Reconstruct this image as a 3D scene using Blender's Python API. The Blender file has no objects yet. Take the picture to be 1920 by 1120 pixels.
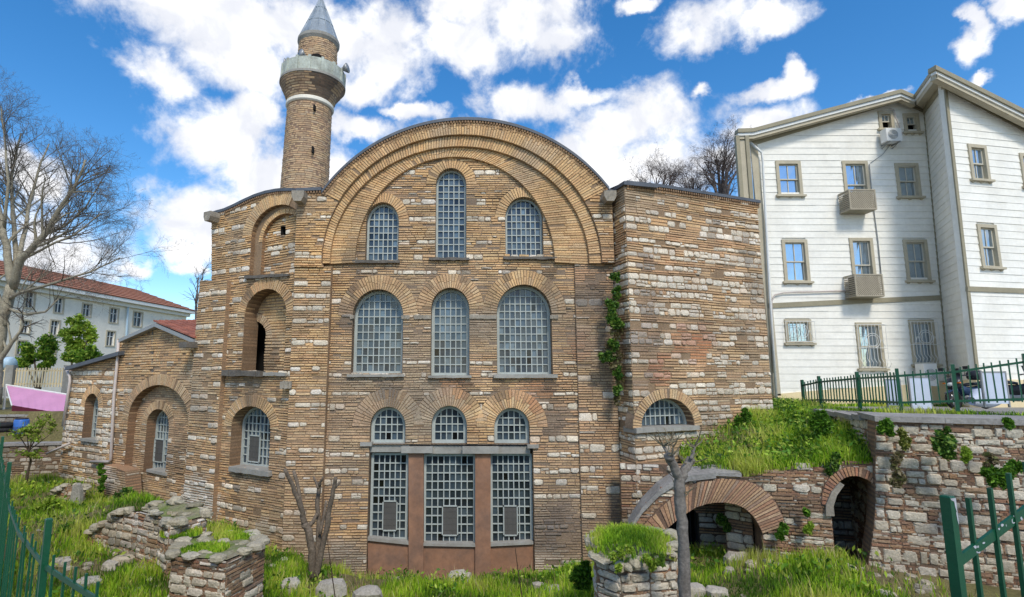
import bpy, bmesh, math, random
import numpy as np
from mathutils import Vector, noise
from mathutils.geometry import tessellate_polygon

scene = bpy.context.scene
COL = scene.collection
rng = random.Random(7)

# ------------------------------------------------------------------ camera
FPX, U0, V0, PITCH = 1000.0, 880.0, 560.0, math.radians(8.0)
EYE = Vector((0.0, 0.0, 5.8))
cam_data = bpy.data.cameras.new('camera')
cam = bpy.data.objects.new('camera', cam_data)
COL.objects.link(cam)
cam.location = EYE
cam.rotation_euler = (math.radians(90) + PITCH, 0, 0)
cam_data.sensor_width = 36.0
cam_data.lens = 36.0 * FPX / 1920.0
cam_data.shift_x = (960 - U0) / 1920.0
cam_data.clip_start = 0.05
cam_data.clip_end = 5000
scene.camera = cam

# ------------------------------------------------------------------ light and exposure
SUN_EL, SUN_AZ = math.radians(48), math.radians(164)     # azimuth clockwise from +Y (the view direction)
sun_data = bpy.data.lights.new('sun', 'SUN')
sun_data.energy = 1.5
sun_data.angle = math.radians(12)
sun_data.color = (1.0, 0.94, 0.84)
sun = bpy.data.objects.new('sun', sun_data)
COL.objects.link(sun)
sd = Vector((math.sin(SUN_AZ) * math.cos(SUN_EL), math.cos(SUN_AZ) * math.cos(SUN_EL), math.sin(SUN_EL)))
sun.rotation_euler = sd.to_track_quat('Z', 'Y').to_euler()
scene.view_settings.view_transform = 'Standard'
scene.view_settings.look = 'None'
scene.view_settings.exposure = 0.86
scene.view_settings.gamma = 1.0
scene.view_settings.use_curve_mapping = False
try:
    scene.cycles.use_denoising = True
    scene.cycles.max_bounces = 6
    scene.cycles.diffuse_bounces = 3
    scene.cycles.glossy_bounces = 3
    scene.cycles.transparent_max_bounces = 6
except Exception:
    pass

def ray(u, v):
    x, y = (u - U0) / FPX, (V0 - v) / FPX
    return Vector((x, math.cos(PITCH) - y * math.sin(PITCH), math.sin(PITCH) + y * math.cos(PITCH)))
def PY(u, v, Y):
    d = ray(u, v)
    return EYE + d * (Y / d.y)
def PZ(u, v, z):
    d = ray(u, v)
    return EYE + d * ((z - EYE.z) / d.z)
def VX(uh, v):                       # image x of a vertical line that crosses the horizon at uh
    return U0 + (uh - U0) * (1 + (v - 700) / 7115.0)
def lin(r, g, b):
    f = lambda c: (c / 255) / 12.92 if c / 255 <= .04045 else ((c / 255 + .055) / 1.055) ** 2.4
    return (f(r), f(g), f(b))

# ------------------------------------------------------------------ world: Nishita sky with clouds
world = bpy.data.worlds.new('World')
scene.world = world
world.use_nodes = True
wn, wl = world.node_tree.nodes, world.node_tree.links
wn.clear()
def W_(t, **kw):
    n = wn.new(t)
    for k, v in kw.items():
        setattr(n, k, v)
    return n
def wmath(op, a, b=None, c=None, clamp=False):
    n = W_('ShaderNodeMath', operation=op, use_clamp=clamp)
    for i, x in enumerate((a, b, c)):
        if x is None: continue
        if isinstance(x, (int, float)): n.inputs[i].default_value = x
        else: wl.new(x, n.inputs[i])
    return n.outputs[0]
sky = W_('ShaderNodeTexSky', sky_type='NISHITA', sun_disc=False)
sky.sun_elevation = SUN_EL
sky.sun_rotation = SUN_AZ
sky.altitude = 100
sky.air_density, sky.dust_density, sky.ozone_density = 1.0, 0.6, 2.2
hsv = W_('ShaderNodeHueSaturation')
hsv.inputs['Saturation'].default_value = 1.36
hsv.inputs['Value'].default_value = 0.75
wl.new(sky.outputs[0], hsv.inputs['Color'])
tc = W_('ShaderNodeTexCoord')
sep = W_('ShaderNodeSeparateXYZ')
wl.new(tc.outputs['Generated'], sep.inputs[0])
az = wmath('ARCTAN2', sep.outputs[0], sep.outputs[1])
el = wmath('ARCSINE', sep.outputs[2])
ae = W_('ShaderNodeCombineXYZ')
wl.new(az, ae.inputs[0]); wl.new(el, ae.inputs[1])
def wnoise(scale, detail, rough, vec, dist=0.0):
    n = W_('ShaderNodeTexNoise')
    n.inputs['Scale'].default_value = scale
    n.inputs['Detail'].default_value = detail
    n.inputs['Roughness'].default_value = rough
    n.inputs['Distortion'].default_value = dist
    wl.new(vec, n.inputs['Vector'])
    return n.outputs['Fac']
def azel(u, v):
    d = ray(u, v).normalized()
    return math.atan2(d.x, d.y), math.asin(d.z)
CLOUDS = [(400, 40, 195, 95), (300, 140, 75, 48), (440, 120, 130, 62), (560, 50, 120, 80), (700, 75, 105, 75), (730, 130, 70, 50), (690, 165, 60, 35),
          (900, 95, 80, 55), (990, 50, 125, 85), (860, 20, 70, 45), (1060, 80, 60, 45),
          (410, 265, 115, 62), (480, 220, 60, 38), (470, 330, 80, 45), (420, 425, 135, 72), (350, 470, 60, 40), (520, 380, 70, 90),
          (690, 240, 85, 30), (640, 330, 60, 50), (760, 200, 50, 16),
          (985, 200, 85, 38), (1180, 245, 150, 72), (1100, 300, 160, 70), (1230, 320, 180, 60), (1400, 240, 105, 40), (1090, 170, 50, 22),
          (1325, 50, 85, 52), (1415, 45, 70, 34), (1440, 158, 62, 20), (1472, 132, 22, 24), (1190, 8, 30, 16), (1316, 170, 24, 14),
          (1805, 90, 38, 28), (1825, 50, 22, 34), (1892, 25, 42, 32), (1830, 138, 32, 11), (1660, 178, 40, 10),
          (110, 470, 135, 75), (250, 500, 36, 22), (350, 508, 34, 16), (40, 330, 60, 40)]
def wnoise_col(scale, detail, rough):
    n = W_('ShaderNodeTexNoise')
    n.inputs['Scale'].default_value = scale; n.inputs['Detail'].default_value = detail; n.inputs['Roughness'].default_value = rough
    wl.new(tc.outputs['Generated'], n.inputs['Vector'])
    return n.outputs['Color']
wsub = W_('ShaderNodeVectorMath', operation='MULTIPLY_ADD')
wl.new(wnoise_col(6.0, 8, .6), wsub.inputs[0])
wsub.inputs[1].default_value = (.17, .13, 0); wsub.inputs[2].default_value = (-.085, -.065, 0)
wadd = W_('ShaderNodeVectorMath', operation='ADD')
wl.new(ae.outputs[0], wadd.inputs[0]); wl.new(wsub.outputs[0], wadd.inputs[1])
ae = wadd
cur = None
for (u, v, ru, rv) in CLOUDS:
    a, e = azel(u, v)
    a2, e2 = azel(u + ru, v)
    a3, e3 = azel(u, v - rv)
    sx, sy = 1 / max(1e-3, abs(a2 - a)), 1 / max(1e-3, abs(e3 - e))
    m = W_('ShaderNodeVectorMath', operation='MULTIPLY_ADD')
    wl.new(ae.outputs[0], m.inputs[0])
    m.inputs[1].default_value = (sx, sy, 0)
    m.inputs[2].default_value = (-a * sx, -e * sy, 0)
    L = W_('ShaderNodeVectorMath', operation='LENGTH')
    wl.new(m.outputs[0], L.inputs[0])
    dd = L.outputs['Value']
    cur = dd if cur is None else wmath('SMOOTH_MIN', cur, dd, 0.22)
n_big = wnoise(7.0, 9, .62, tc.outputs['Generated'], .35)
n_mid = wnoise(19.0, 8, .6, tc.outputs['Generated'], .2)
n_far = wnoise(2.2, 9, .58, tc.outputs['Generated'], .3)
d1 = wmath('ADD', cur, wmath('MULTIPLY', wmath('SUBTRACT', n_big, .5), -2.3))
d1 = wmath('ADD', d1, wmath('MULTIPLY', wmath('SUBTRACT', n_mid, .5), -1.5))
def wrange(x, a, b, c, d, smooth=True):
    n = W_('ShaderNodeMapRange', interpolation_type='SMOOTHSTEP' if smooth else 'LINEAR')
    wl.new(x, n.inputs[0])
    for i, k in enumerate((a, b, c, d)):
        n.inputs[i + 1].default_value = k
    return n.outputs[0]
den = wrange(d1, 1.42, 0.5, 0.0, 1.0)
# clouds of the half of the sky behind the photograph
back = wrange(wmath('ABSOLUTE', az), 1.0, 1.4, 0.0, 1.0)
den_b = wmath('MULTIPLY', wrange(n_far, .52, .62, 0, 1), back)
den_all = wmath('MAXIMUM', den, den_b)
core = wrange(d1, .95, -.4, 0.0, 1.0)
shade = wrange(wnoise(11.0, 6, .55, tc.outputs['Generated'], .4), .34, .62, 0.0, 1.0)
ccol = W_('ShaderNodeMix', data_type='RGBA')
ccol.inputs['A'].default_value = (3.1, 3.2, 3.5, 1)
ccol.inputs['B'].default_value = (4.35, 4.35, 4.4, 1)
wl.new(wmath('MAXIMUM', shade, wmath('MULTIPLY', core, .35)), ccol.inputs['Factor'])
wmix = W_('ShaderNodeMix', data_type='RGBA')
wl.new(den_all, wmix.inputs['Factor'])
wl.new(hsv.outputs[0], wmix.inputs['A'])
wl.new(ccol.outputs['Result'], wmix.inputs['B'])
bg = W_('ShaderNodeBackground')
bg.inputs['Strength'].default_value = 0.15
wl.new(wmix.outputs['Result'], bg.inputs['Color'])
wo = W_('ShaderNodeOutputWorld')
wl.new(bg.outputs[0], wo.inputs['Surface'])
try:
    world.cycles.sampling_method = 'MANUAL'
    world.cycles.sample_map_resolution = 512
except Exception:
    pass

# ------------------------------------------------------------------ materials
def material(name, color=(.5, .5, .5), attr=False, rough=.9, var=.18, scale=3.0, fine=28.0, fvar=.12, bump=0.0, bscale=45.0, metallic=0.0, spec=.3, tint=None, tint_scale=.6, tint_amt=.5, trans=None):
    m = bpy.data.materials.new(name)
    m.use_nodes = True
    N, L = m.node_tree.nodes, m.node_tree.links
    b = N['Principled BSDF']
    b.inputs['Roughness'].default_value = rough
    b.inputs['Metallic'].default_value = metallic
    b.inputs['Specular IOR Level'].default_value = spec
    t = N.new('ShaderNodeTexCoord')
    def nz(s, d=5, r=.6):
        n = N.new('ShaderNodeTexNoise')
        n.inputs['Scale'].default_value = s; n.inputs['Detail'].default_value = d; n.inputs['Roughness'].default_value = r
        L.new(t.outputs['Object'], n.inputs['Vector'])
        return n.outputs['Fac']
    if attr:
        a = N.new('ShaderNodeAttribute'); a.attribute_name = 'col'
        src = a.outputs['Color']
    else:
        a = N.new('ShaderNodeRGB'); a.outputs[0].default_value = (*color, 1)
        src = a.outputs[0]
    def rng_(x, lo, hi):
        n = N.new('ShaderNodeMapRange')
        L.new(x, n.inputs[0])
        n.inputs[1].default_value = .28; n.inputs[2].default_value = .72
        n.inputs[3].default_value = lo; n.inputs[4].default_value = hi
        return n.outputs[0]
    if tint:
        mx = N.new('ShaderNodeMix'); mx.data_type = 'RGBA'
        mm = N.new('ShaderNodeMath'); mm.operation = 'MULTIPLY'; mm.use_clamp = True
        L.new(rng_(nz(tint_scale, 7, .65), -.35, 1.2), mm.inputs[0]); mm.inputs[1].default_value = tint_amt
        L.new(mm.outputs[0], mx.inputs['Factor']); L.new(src, mx.inputs['A'])
        mx.inputs['B'].default_value = (*tint, 1)
        src = mx.outputs['Result']
    def mul(src, f):
        v = N.new('ShaderNodeVectorMath'); v.operation = 'SCALE'
        L.new(src, v.inputs[0]); L.new(f, v.inputs['Scale'])
        return v.outputs[0]
    if var: src = mul(src, rng_(nz(scale), 1 - var, 1 + var))
    if fvar: src = mul(src, rng_(nz(fine, 4), 1 - fvar, 1 + fvar))
    L.new(src, b.inputs['Base Color'])
    if bump:
        bp = N.new('ShaderNodeBump'); bp.inputs['Strength'].default_value = bump; bp.inputs['Distance'].default_value = .02
        L.new(nz(bscale, 6, .65), bp.inputs['Height']); L.new(bp.outputs[0], b.inputs['Normal'])
    if trans:
        tr = N.new('ShaderNodeBsdfTranslucent'); ms = N.new('ShaderNodeMixShader'); ms.inputs[0].default_value = trans
        L.new(src, tr.inputs['Color'])
        L.new(b.outputs[0], ms.inputs[1]); L.new(tr.outputs[0], ms.inputs[2])
        L.new(ms.outputs[0], N['Material Output'].inputs['Surface'])
    return m

MAT = {}
MAT['masonry'] = material('masonry', attr=True, var=.2, scale=1.3, fine=30, fvar=.3, bump=.9, bscale=34, tint=lin(132, 116, 100), tint_scale=.5, tint_amt=.22)
MAT['masonry_plain'] = material('masonry_plain', attr=True, var=.14, scale=1.6, fine=30, fvar=.2, bump=.7, bscale=38)
MAT['rubble'] = material('rubble', attr=True, var=.2, scale=2.5, fine=26, fvar=.28, bump=.9, bscale=30, tint=lin(96, 92, 72), tint_scale=1.3, tint_amt=.4)
MAT['lattice'] = material('grey_lattice', lin(172, 178, 172), rough=.7, var=.1, scale=2, fine=20, fvar=.08)
MAT['old_glass'] = material('old_glass', attr=True, rough=.12, var=.25, scale=2.5, fine=9, fvar=.12, spec=.6, bump=.06, bscale=5)
MAT['sash_glass'] = material('sash_glass', (.40, .49, .57), rough=.03, var=.05, fvar=0, metallic=.85, bump=.03, bscale=1.2)  # blue base colour puts extra sky reflection into the panes
MAT['lead'] = material('lead_roof', lin(92, 96, 102), rough=.6, var=.2, scale=3, fvar=.1, metallic=.2)
MAT['cone_lead'] = material('cone_lead', lin(140, 150, 158), rough=.5, var=.3, scale=2.2, fine=16, fvar=.15, metallic=.15)
MAT['parapet'] = material('parapet', lin(188, 194, 182), var=.15, scale=3, fine=16, fvar=.15, tint=lin(120, 116, 104), tint_scale=2.5, tint_amt=.5)
MAT['stone_trim'] = material('stone_trim', lin(150, 142, 128), var=.25, scale=3, fine=20, fvar=.2, bump=.6)
MAT['dark_trim'] = material('dark_stone_sill', lin(104, 98, 90), var=.25, scale=3, fine=20, fvar=.2, bump=.6)
MAT['cement'] = material('grey_cement', lin(158, 156, 148), var=.14, scale=2, fine=14, fvar=.1, bump=.3, tint=lin(120, 108, 96), tint_amt=.4, tint_scale=2.2)
MAT['red_plaster'] = material('red_plaster', lin(156, 116, 90), var=.22, scale=1.6, fine=9, fvar=.1, bump=.25, tint=lin(118, 94, 80), tint_scale=1.7, tint_amt=.85)
MAT['plaster_white'] = material('white_plaster', lin(232, 226, 210), var=.1, scale=1, fine=12, fvar=.06)
MAT['siding'] = material('white_siding', lin(240, 237, 226), rough=.55, var=.07, scale=1.2, fine=7, fvar=.05, bump=.12, bscale=14, tint=lin(206, 198, 178), tint_scale=.5, tint_amt=.3)
MAT['siding_trim'] = material('beige_trim', lin(150, 142, 118), rough=.6, var=.1, scale=2, fine=18, fvar=.08)
MAT['window_trim'] = material('window_trim', lin(182, 172, 148), rough=.6, var=.1, scale=2, fine=18, fvar=.07)
MAT['sash'] = material('sash', lin(196, 190, 172), rough=.55, var=.06, fvar=.05)
MAT['white_paint'] = material('white_paint', lin(222, 222, 216), rough=.5, var=.06, fvar=.04)
MAT['cream'] = material('cream_plaster', lin(226, 206, 164), var=.08, scale=1, fvar=.06)
MAT['green_paint'] = material('green_paint', lin(8, 74, 46), rough=.38, var=.12, scale=4, fine=40, fvar=.08, spec=.5, bump=.1, bscale=60)
MAT['worn_paint'] = material('worn_grey_metal', lin(170, 172, 176), rough=.6, var=.2, scale=30, fvar=.2)
MAT['bark'] = material('bark', attr=True, var=.3, scale=5, fine=24, fvar=.35, bump=1.0, bscale=16)
MAT['twig'] = material('twig', attr=True, var=.15, scale=3, fvar=0)
MAT['leaf'] = material('leaf', attr=True, rough=.55, var=.12, scale=1.3, fvar=0, trans=.35)
MAT['soil'] = material('soil', lin(104, 100, 62), var=.3, scale=.9, fine=12, fvar=.35, bump=1.0, bscale=9, tint=lin(112, 96, 70), tint_scale=.7, tint_amt=.6)
MAT['pavement'] = material('pavement', lin(140, 136, 128), var=.16, scale=1.3, fine=16, fvar=.18, bump=.4)
MAT['cap'] = material('stone_cap', lin(150, 146, 140), var=.22, scale=2, fine=16, fvar=.22, bump=.6)
MAT['tile'] = material('roof_tile', attr=True, var=.2, scale=3, fvar=.15)
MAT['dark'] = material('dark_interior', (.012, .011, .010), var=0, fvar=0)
MAT['metal_grey'] = material('grey_metal', lin(150, 152, 152), rough=.45, var=.08, fvar=.05, metallic=.3)
MAT['pipe'] = material('painted_pipe', lin(196, 184, 176), rough=.5, var=.1, scale=3, fvar=.06)
MAT['white_plastic'] = material('white_plastic', lin(224, 224, 220), rough=.45, var=.05, fvar=.03)
MAT['mesh_grey'] = material('vent_screen', lin(88, 86, 82), rough=.7, var=.1, fvar=.15, fine=60)
MAT['slat'] = material('slatted_wood', lin(168, 158, 138), rough=.65, var=.12, scale=4, fvar=.1)
MAT['pink'] = material('pink_canvas', lin(222, 160, 196), rough=.7, var=.1, scale=1.2, fvar=.05, trans=.25)
MAT['maroon'] = material('maroon_canvas', lin(96, 32, 52), rough=.8, var=.1, fvar=.05)
MAT['blue_plastic'] = material('blue_plastic', lin(62, 110, 182), rough=.45, var=.1, fvar=.05)
MAT['tank_blue'] = material('pale_blue_tank', lin(176, 200, 214), rough=.4, var=.06, fvar=.04)
MAT['board'] = material('pale_board', lin(196, 206, 222), rough=.55, var=.06, fvar=.04)
MAT['tyre'] = material('tyre', (.02, .02, .02), rough=.8, var=.1, fvar=0)
MAT['black_plastic'] = material('black_plastic', (.025, .026, .03), rough=.35, var=.1, fvar=0)
MAT['bike_blue'] = material('bike_paint', lin(48, 66, 92), rough=.25, var=.05, fvar=0, spec=.6)
MAT['chrome'] = material('chrome', (.6, .6, .6), rough=.2, var=0, fvar=0, metallic=1)
MAT['lamp_lens'] = material('lamp_lens', lin(220, 220, 210), rough=.1, var=0, fvar=0)
MAT['orange'] = material('orange_lens', lin(225, 120, 40), rough=.2, var=0, fvar=0)
MAT['grass'] = material('grass_blades', attr=True, rough=.6, var=.2, scale=.8, fvar=0, trans=.4)

# ------------------------------------------------------------------ mesh builder and object helpers
class MB:
    def __init__(s): s.v, s.f, s.c = [], [], []
    def quad(s, a, b, c, d, col=(.5, .5, .5)):
        i = len(s.v); s.v += [tuple(a), tuple(b), tuple(c), tuple(d)]
        s.f.append((i, i + 1, i + 2, i + 3)); s.c.append(col)
    def poly(s, pts, col=(.5, .5, .5)):
        i = len(s.v); s.v += [tuple(p) for p in pts]
        s.f.append(tuple(range(i, i + len(pts)))); s.c.append(col)
    def hexa(s, lo, hi, col=(.5, .5, .5)):     # prism from two rings of points
        n = len(lo); i = len(s.v)
        s.v += [tuple(p) for p in lo] + [tuple(p) for p in hi]
        s.f.append(tuple(range(i + n - 1, i - 1, -1))); s.f.append(tuple(range(i + n, i + 2 * n)))
        for k in range(n):
            s.f.append((i + k, i + (k + 1) % n, i + n + (k + 1) % n, i + n + k))
        s.c += [col] * (n + 2)
    def box(s, x0, x1, y0, y1, z0, z1, col=(.5, .5, .5)):
        s.hexa([(x0, y0, z0), (x1, y0, z0), (x1, y1, z0), (x0, y1, z0)], [(x0, y0, z1), (x1, y0, z1), (x1, y1, z1), (x0, y1, z1)], col)
    def obox(s, c, ex, ey, ez, col=(.5, .5, .5)):   # oriented box, half extent vectors
        c, ex, ey, ez = map(Vector, (c, ex, ey, ez))
        q = [c - ex - ey, c + ex - ey, c + ex + ey, c - ex + ey]
        s.hexa([p - ez for p in q], [p + ez for p in q], col)
    def tube(s, pts, rad, n=8, col=(.5, .5, .5), cap=True):
        pts = [Vector(p) for p in pts]
        if isinstance(rad, (int, float)): rad = [rad] * len(pts)
        base = len(s.v); up = None
        for k, p in enumerate(pts):
            t = (pts[min(k + 1, len(pts) - 1)] - pts[max(k - 1, 0)])
            if t.length < 1e-9: t = Vector((0, 0, 1))
            t.normalize()
            if up is None: up = t.orthogonal().normalized()
            else:
                up = up - t * up.dot(t)
                up = up.normalized() if up.length > 1e-6 else t.orthogonal().normalized()
            w = t.cross(up)
            for j in range(n):
                a = 2 * math.pi * j / n
                q = p + (up * math.cos(a) + w * math.sin(a)) * rad[k]
                s.v.append((q.x, q.y, q.z))
        for k in range(len(pts) - 1):
            for j in range(n):
                a, b = base + k * n + j, base + k * n + (j + 1) % n
                s.f.append((a, b, b + n, a + n)); s.c.append(col)
        if cap:
            s.f.append(tuple(base + j for j in range(n))[::-1]); s.c.append(col)
            e = base + (len(pts) - 1) * n
            s.f.append(tuple(e + j for j in range(n))); s.c.append(col)
    def lathe(s, prof, n=32, col=(.5, .5, .5), colf=None):   # prof: (centre, radius)
        base = len(s.v)
        for c, r in prof:
            for j in range(n):
                a = 2 * math.pi * j / n
                s.v.append((c[0] + r * math.cos(a), c[1] + r * math.sin(a), c[2]))
        for k in range(len(prof) - 1):
            for j in range(n):
                a, b = base + k * n + j, base + k * n + (j + 1) % n
                s.f.append((a, b, b + n, a + n)); s.c.append(colf(k, j) if colf else col)
        s.f.append(tuple(base + j for j in range(n))[::-1]); s.c.append(col)
        e = base + (len(prof) - 1) * n
        s.f.append(tuple(e + j for j in range(n))); s.c.append(col)

def mesh_obj(name, mb, mat, root=None, smooth=False):
    me = bpy.data.meshes.new(name)
    off = Vector(root['origin']) if root is not None and 'origin' in root else Vector((0, 0, 0))
    vv = np.array(mb.v, dtype=np.float64).reshape(-1, 3) - np.array(off)
    me.from_pydata([tuple(p) for p in vv], [], mb.f)
    at = me.attributes.new('col', 'FLOAT_COLOR', 'FACE')
    c = np.ones((len(mb.f), 4), dtype=np.float32)
    c[:, :3] = np.array(mb.c, dtype=np.float32).reshape(-1, 3)
    at.data.foreach_set('color', c.ravel())
    if smooth: me.shade_smooth()
    me.materials.append(MAT[mat] if isinstance(mat, str) else mat)
    o = bpy.data.objects.new(name, me)
    COL.objects.link(o)
    if root is not None:
        o.parent = root
        o['origin'] = tuple(off)
    return o
def fast_mesh(name, verts, tris, cols, mat, root=None):
    me = bpy.data.meshes.new(name)
    nv, nt = len(verts), len(tris)
    me.vertices.add(nv); me.vertices.foreach_set('co', np.asarray(verts, dtype=np.float32).ravel())
    me.loops.add(nt * 3); me.loops.foreach_set('vertex_index', np.asarray(tris, dtype=np.int32).ravel())
    me.polygons.add(nt); me.polygons.foreach_set('loop_start', np.arange(0, nt * 3, 3, dtype=np.int32))
    at = me.attributes.new('col', 'FLOAT_COLOR', 'FACE')
    c = np.ones((nt, 4), dtype=np.float32); c[:, :3] = cols
    at.data.foreach_set('color', c.ravel())
    me.update(calc_edges=True); me.validate()
    me.materials.append(MAT[mat])
    o = bpy.data.objects.new(name, me)
    COL.objects.link(o)
    if root is not None: o.parent = root
    return o
def tag(o, label, cat, group=None):
    o['label'] = label; o['category'] = cat
    if group: o['group'] = group
    return o
def thing(name, label, cat, loc=(0, 0, 0), group=None):
    o = bpy.data.objects.new(name, None)
    COL.objects.link(o)
    o.location = loc
    o['origin'] = tuple(loc)
    o.empty_display_size = .3
    return tag(o, label, cat, group)
def structure(o):
    o['kind'] = 'structure'; return o
def stuff(o):
    o['kind'] = 'stuff'; return o

# ------------------------------------------------------------------ walls: vertical planes with (s, z) coordinates
class Wall:
    def __init__(self, A, B):
        self.A = Vector((A[0], A[1])); d = Vector((B[0] - A[0], B[1] - A[1]))
        self.len = d.length; self.d = d.normalized(); self.n = Vector((self.d.y, -self.d.x))
    def px(self, u, v, off=0.0):
        r = ray(u, v); A = self.A + self.n * off
        den = r.x * self.n.x + r.y * self.n.y
        t = ((A.x - EYE.x) * self.n.x + (A.y - EYE.y) * self.n.y) / den
        p = EYE + r * t
        return ((p.x - A.x) * self.d.x + (p.y - A.y) * self.d.y, p.z)
    def pts(self, L, off=0.0): return [self.px(u, v, off) for u, v in L]
    def w(self, s, z, off=0.0):
        return (self.A.x + self.d.x * s + self.n.x * off, self.A.y + self.d.y * s + self.n.y * off, z)
def wbox(mb, W, s0, s1, z0, z1, o0, o1, col=(.5, .5, .5)):
    lo = [W.w(s0, z0, o0), W.w(s1, z0, o0), W.w(s1, z0, o1), W.w(s0, z0, o1)]
    hi = [W.w(s0, z1, o0), W.w(s1, z1, o0), W.w(s1, z1, o1), W.w(s0, z1, o1)]
    mb.hexa(lo, hi, col)
def wprism(mb, W, poly, o0, o1, col=(.5, .5, .5)):
    mb.hexa([W.w(s, z, o0) for s, z in poly], [W.w(s, z, o1) for s, z in poly], col)
def spans(poly, z):
    xs = []
    n = len(poly)
    for i in range(n):
        (s0, z0), (s1, z1) = poly[i], poly[(i + 1) % n]
        if (z0 <= z) != (z1 <= z):
            xs.append(s0 + (z - z0) / (z1 - z0) * (s1 - s0))
    xs.sort()
    return [(xs[i], xs[i + 1]) for i in range(0, len(xs) - 1, 2)]
def minus(sp, holes):
    for h0, h1 in holes:
        out = []
        for a, b in sp:
            if h1 <= a or h0 >= b: out.append((a, b)); continue
            if h0 > a: out.append((a, h0))
            if h1 < b: out.append((h1, b))
        sp = out
    return sp
def arch_poly(sl, sr, zb, zs, zt, n=18):
    c, r = (sl + sr) / 2, (sr - sl) / 2
    if zt - zs < .01: return [(sl, zb), (sr, zb), (sr, zt), (sl, zt)]
    P = [(sl, zb), (sr, zb)] if zb < zs - .01 else []
    for i in range(n + 1):
        a = math.pi * i / n
        P.append((c + r * math.cos(a), zs + (zt - zs) * math.sin(a)))
    return P
def opening(W, xl, xr, vt, vs, vb, off=0.0):
    vm = (vs + vb) / 2; c = (xl + xr) / 2
    sl = W.px(xl, vm, off)[0]; sr = W.px(xr, vm, off)[0]
    zt = W.px(c, vt, off)[1]; zs = W.px(c, vs, off)[1]; zb = W.px(c, vb, off)[1]
    return sl, sr, zb, zs, zt

def jit(c, a):
    f = 1 + rng.uniform(-a, a); g = rng.uniform(-a, a) * .25
    return (max(.01, c[0] * f * (1 + g)), max(.01, c[1] * f), max(.01, c[2] * f * (1 - g)))
def mix(a, b, t): return tuple(a[i] * (1 - t) + b[i] * t for i in range(3))
def quadblock(mb, W, P, f, b, col, inset=.004):
    """a brick: four (s, z) corners, front at offset f, sides running back to offset b"""
    cs = sum(p[0] for p in P) / 4; cz = sum(p[1] for p in P) / 4
    front = []
    for s, z in P:
        ds, dz = cs - s, cz - z; L = math.hypot(ds, dz) or 1
        k = inset + rng.uniform(0, .004)
        front.append(W.w(s + ds / L * k + rng.uniform(-.003, .003), z + dz / L * k + rng.uniform(-.003, .003), f + rng.uniform(-.004, .004)))
    back = [W.w(s, z, b) for s, z in P]
    i = len(mb.v); mb.v += front + back
    mb.f.append((i, i + 1, i + 2, i + 3)); mb.c.append(col)
    for k in range(4):
        j = (k + 1) % 4
        mb.f.append((i + k, i + j, i + 4 + j, i + 4 + k)); mb.c.append(col)
def stoneblock(mb, W, s0, s1, z0, z1, f, b, col, rnd=.28):
    w, h = s1 - s0, z1 - z0
    c = rnd * rng.uniform(.35, 1.15) * min(w, h); J = lambda k=.12: rng.uniform(-k, k) * min(w, h)
    P = [(s0 + c + J(), z0 + J(.06)), (s1 - c + J(), z0 + J(.06)), (s1 + J(.05), z0 + c + J()), (s1 + J(.05), z1 - c + J()),
         (s1 - c + J(), z1 + J(.06)), (s0 + c + J(), z1 + J(.06)), (s0 + J(.05), z1 - c + J()), (s0 + J(.05), z0 + c + J())]
    cs, cz = (s0 + s1) / 2, (z0 + z1) / 2
    i = len(mb.v); k = .80
    tl = rng.uniform(-.018, .018); k = rng.uniform(.74, .88)
    mb.v += [W.w(cs + (s - cs) * k, cz + (z - cz) * k, f + rng.uniform(-.008, .006) + tl * (z - cz) / max(h, .01)) for s, z in P]
    mb.v += [W.w(s, z, b) for s, z in P]
    mb.v.append(W.w(cs + J(), cz + J(), f + .008))
    for j in range(8):
        q = (j + 1) % 8
        mb.f.append((i + j, i + q, i + 16)); mb.f.append((i + j, i + q, i + 8 + q, i + 8 + j)); mb.c += [col, col]

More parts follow.
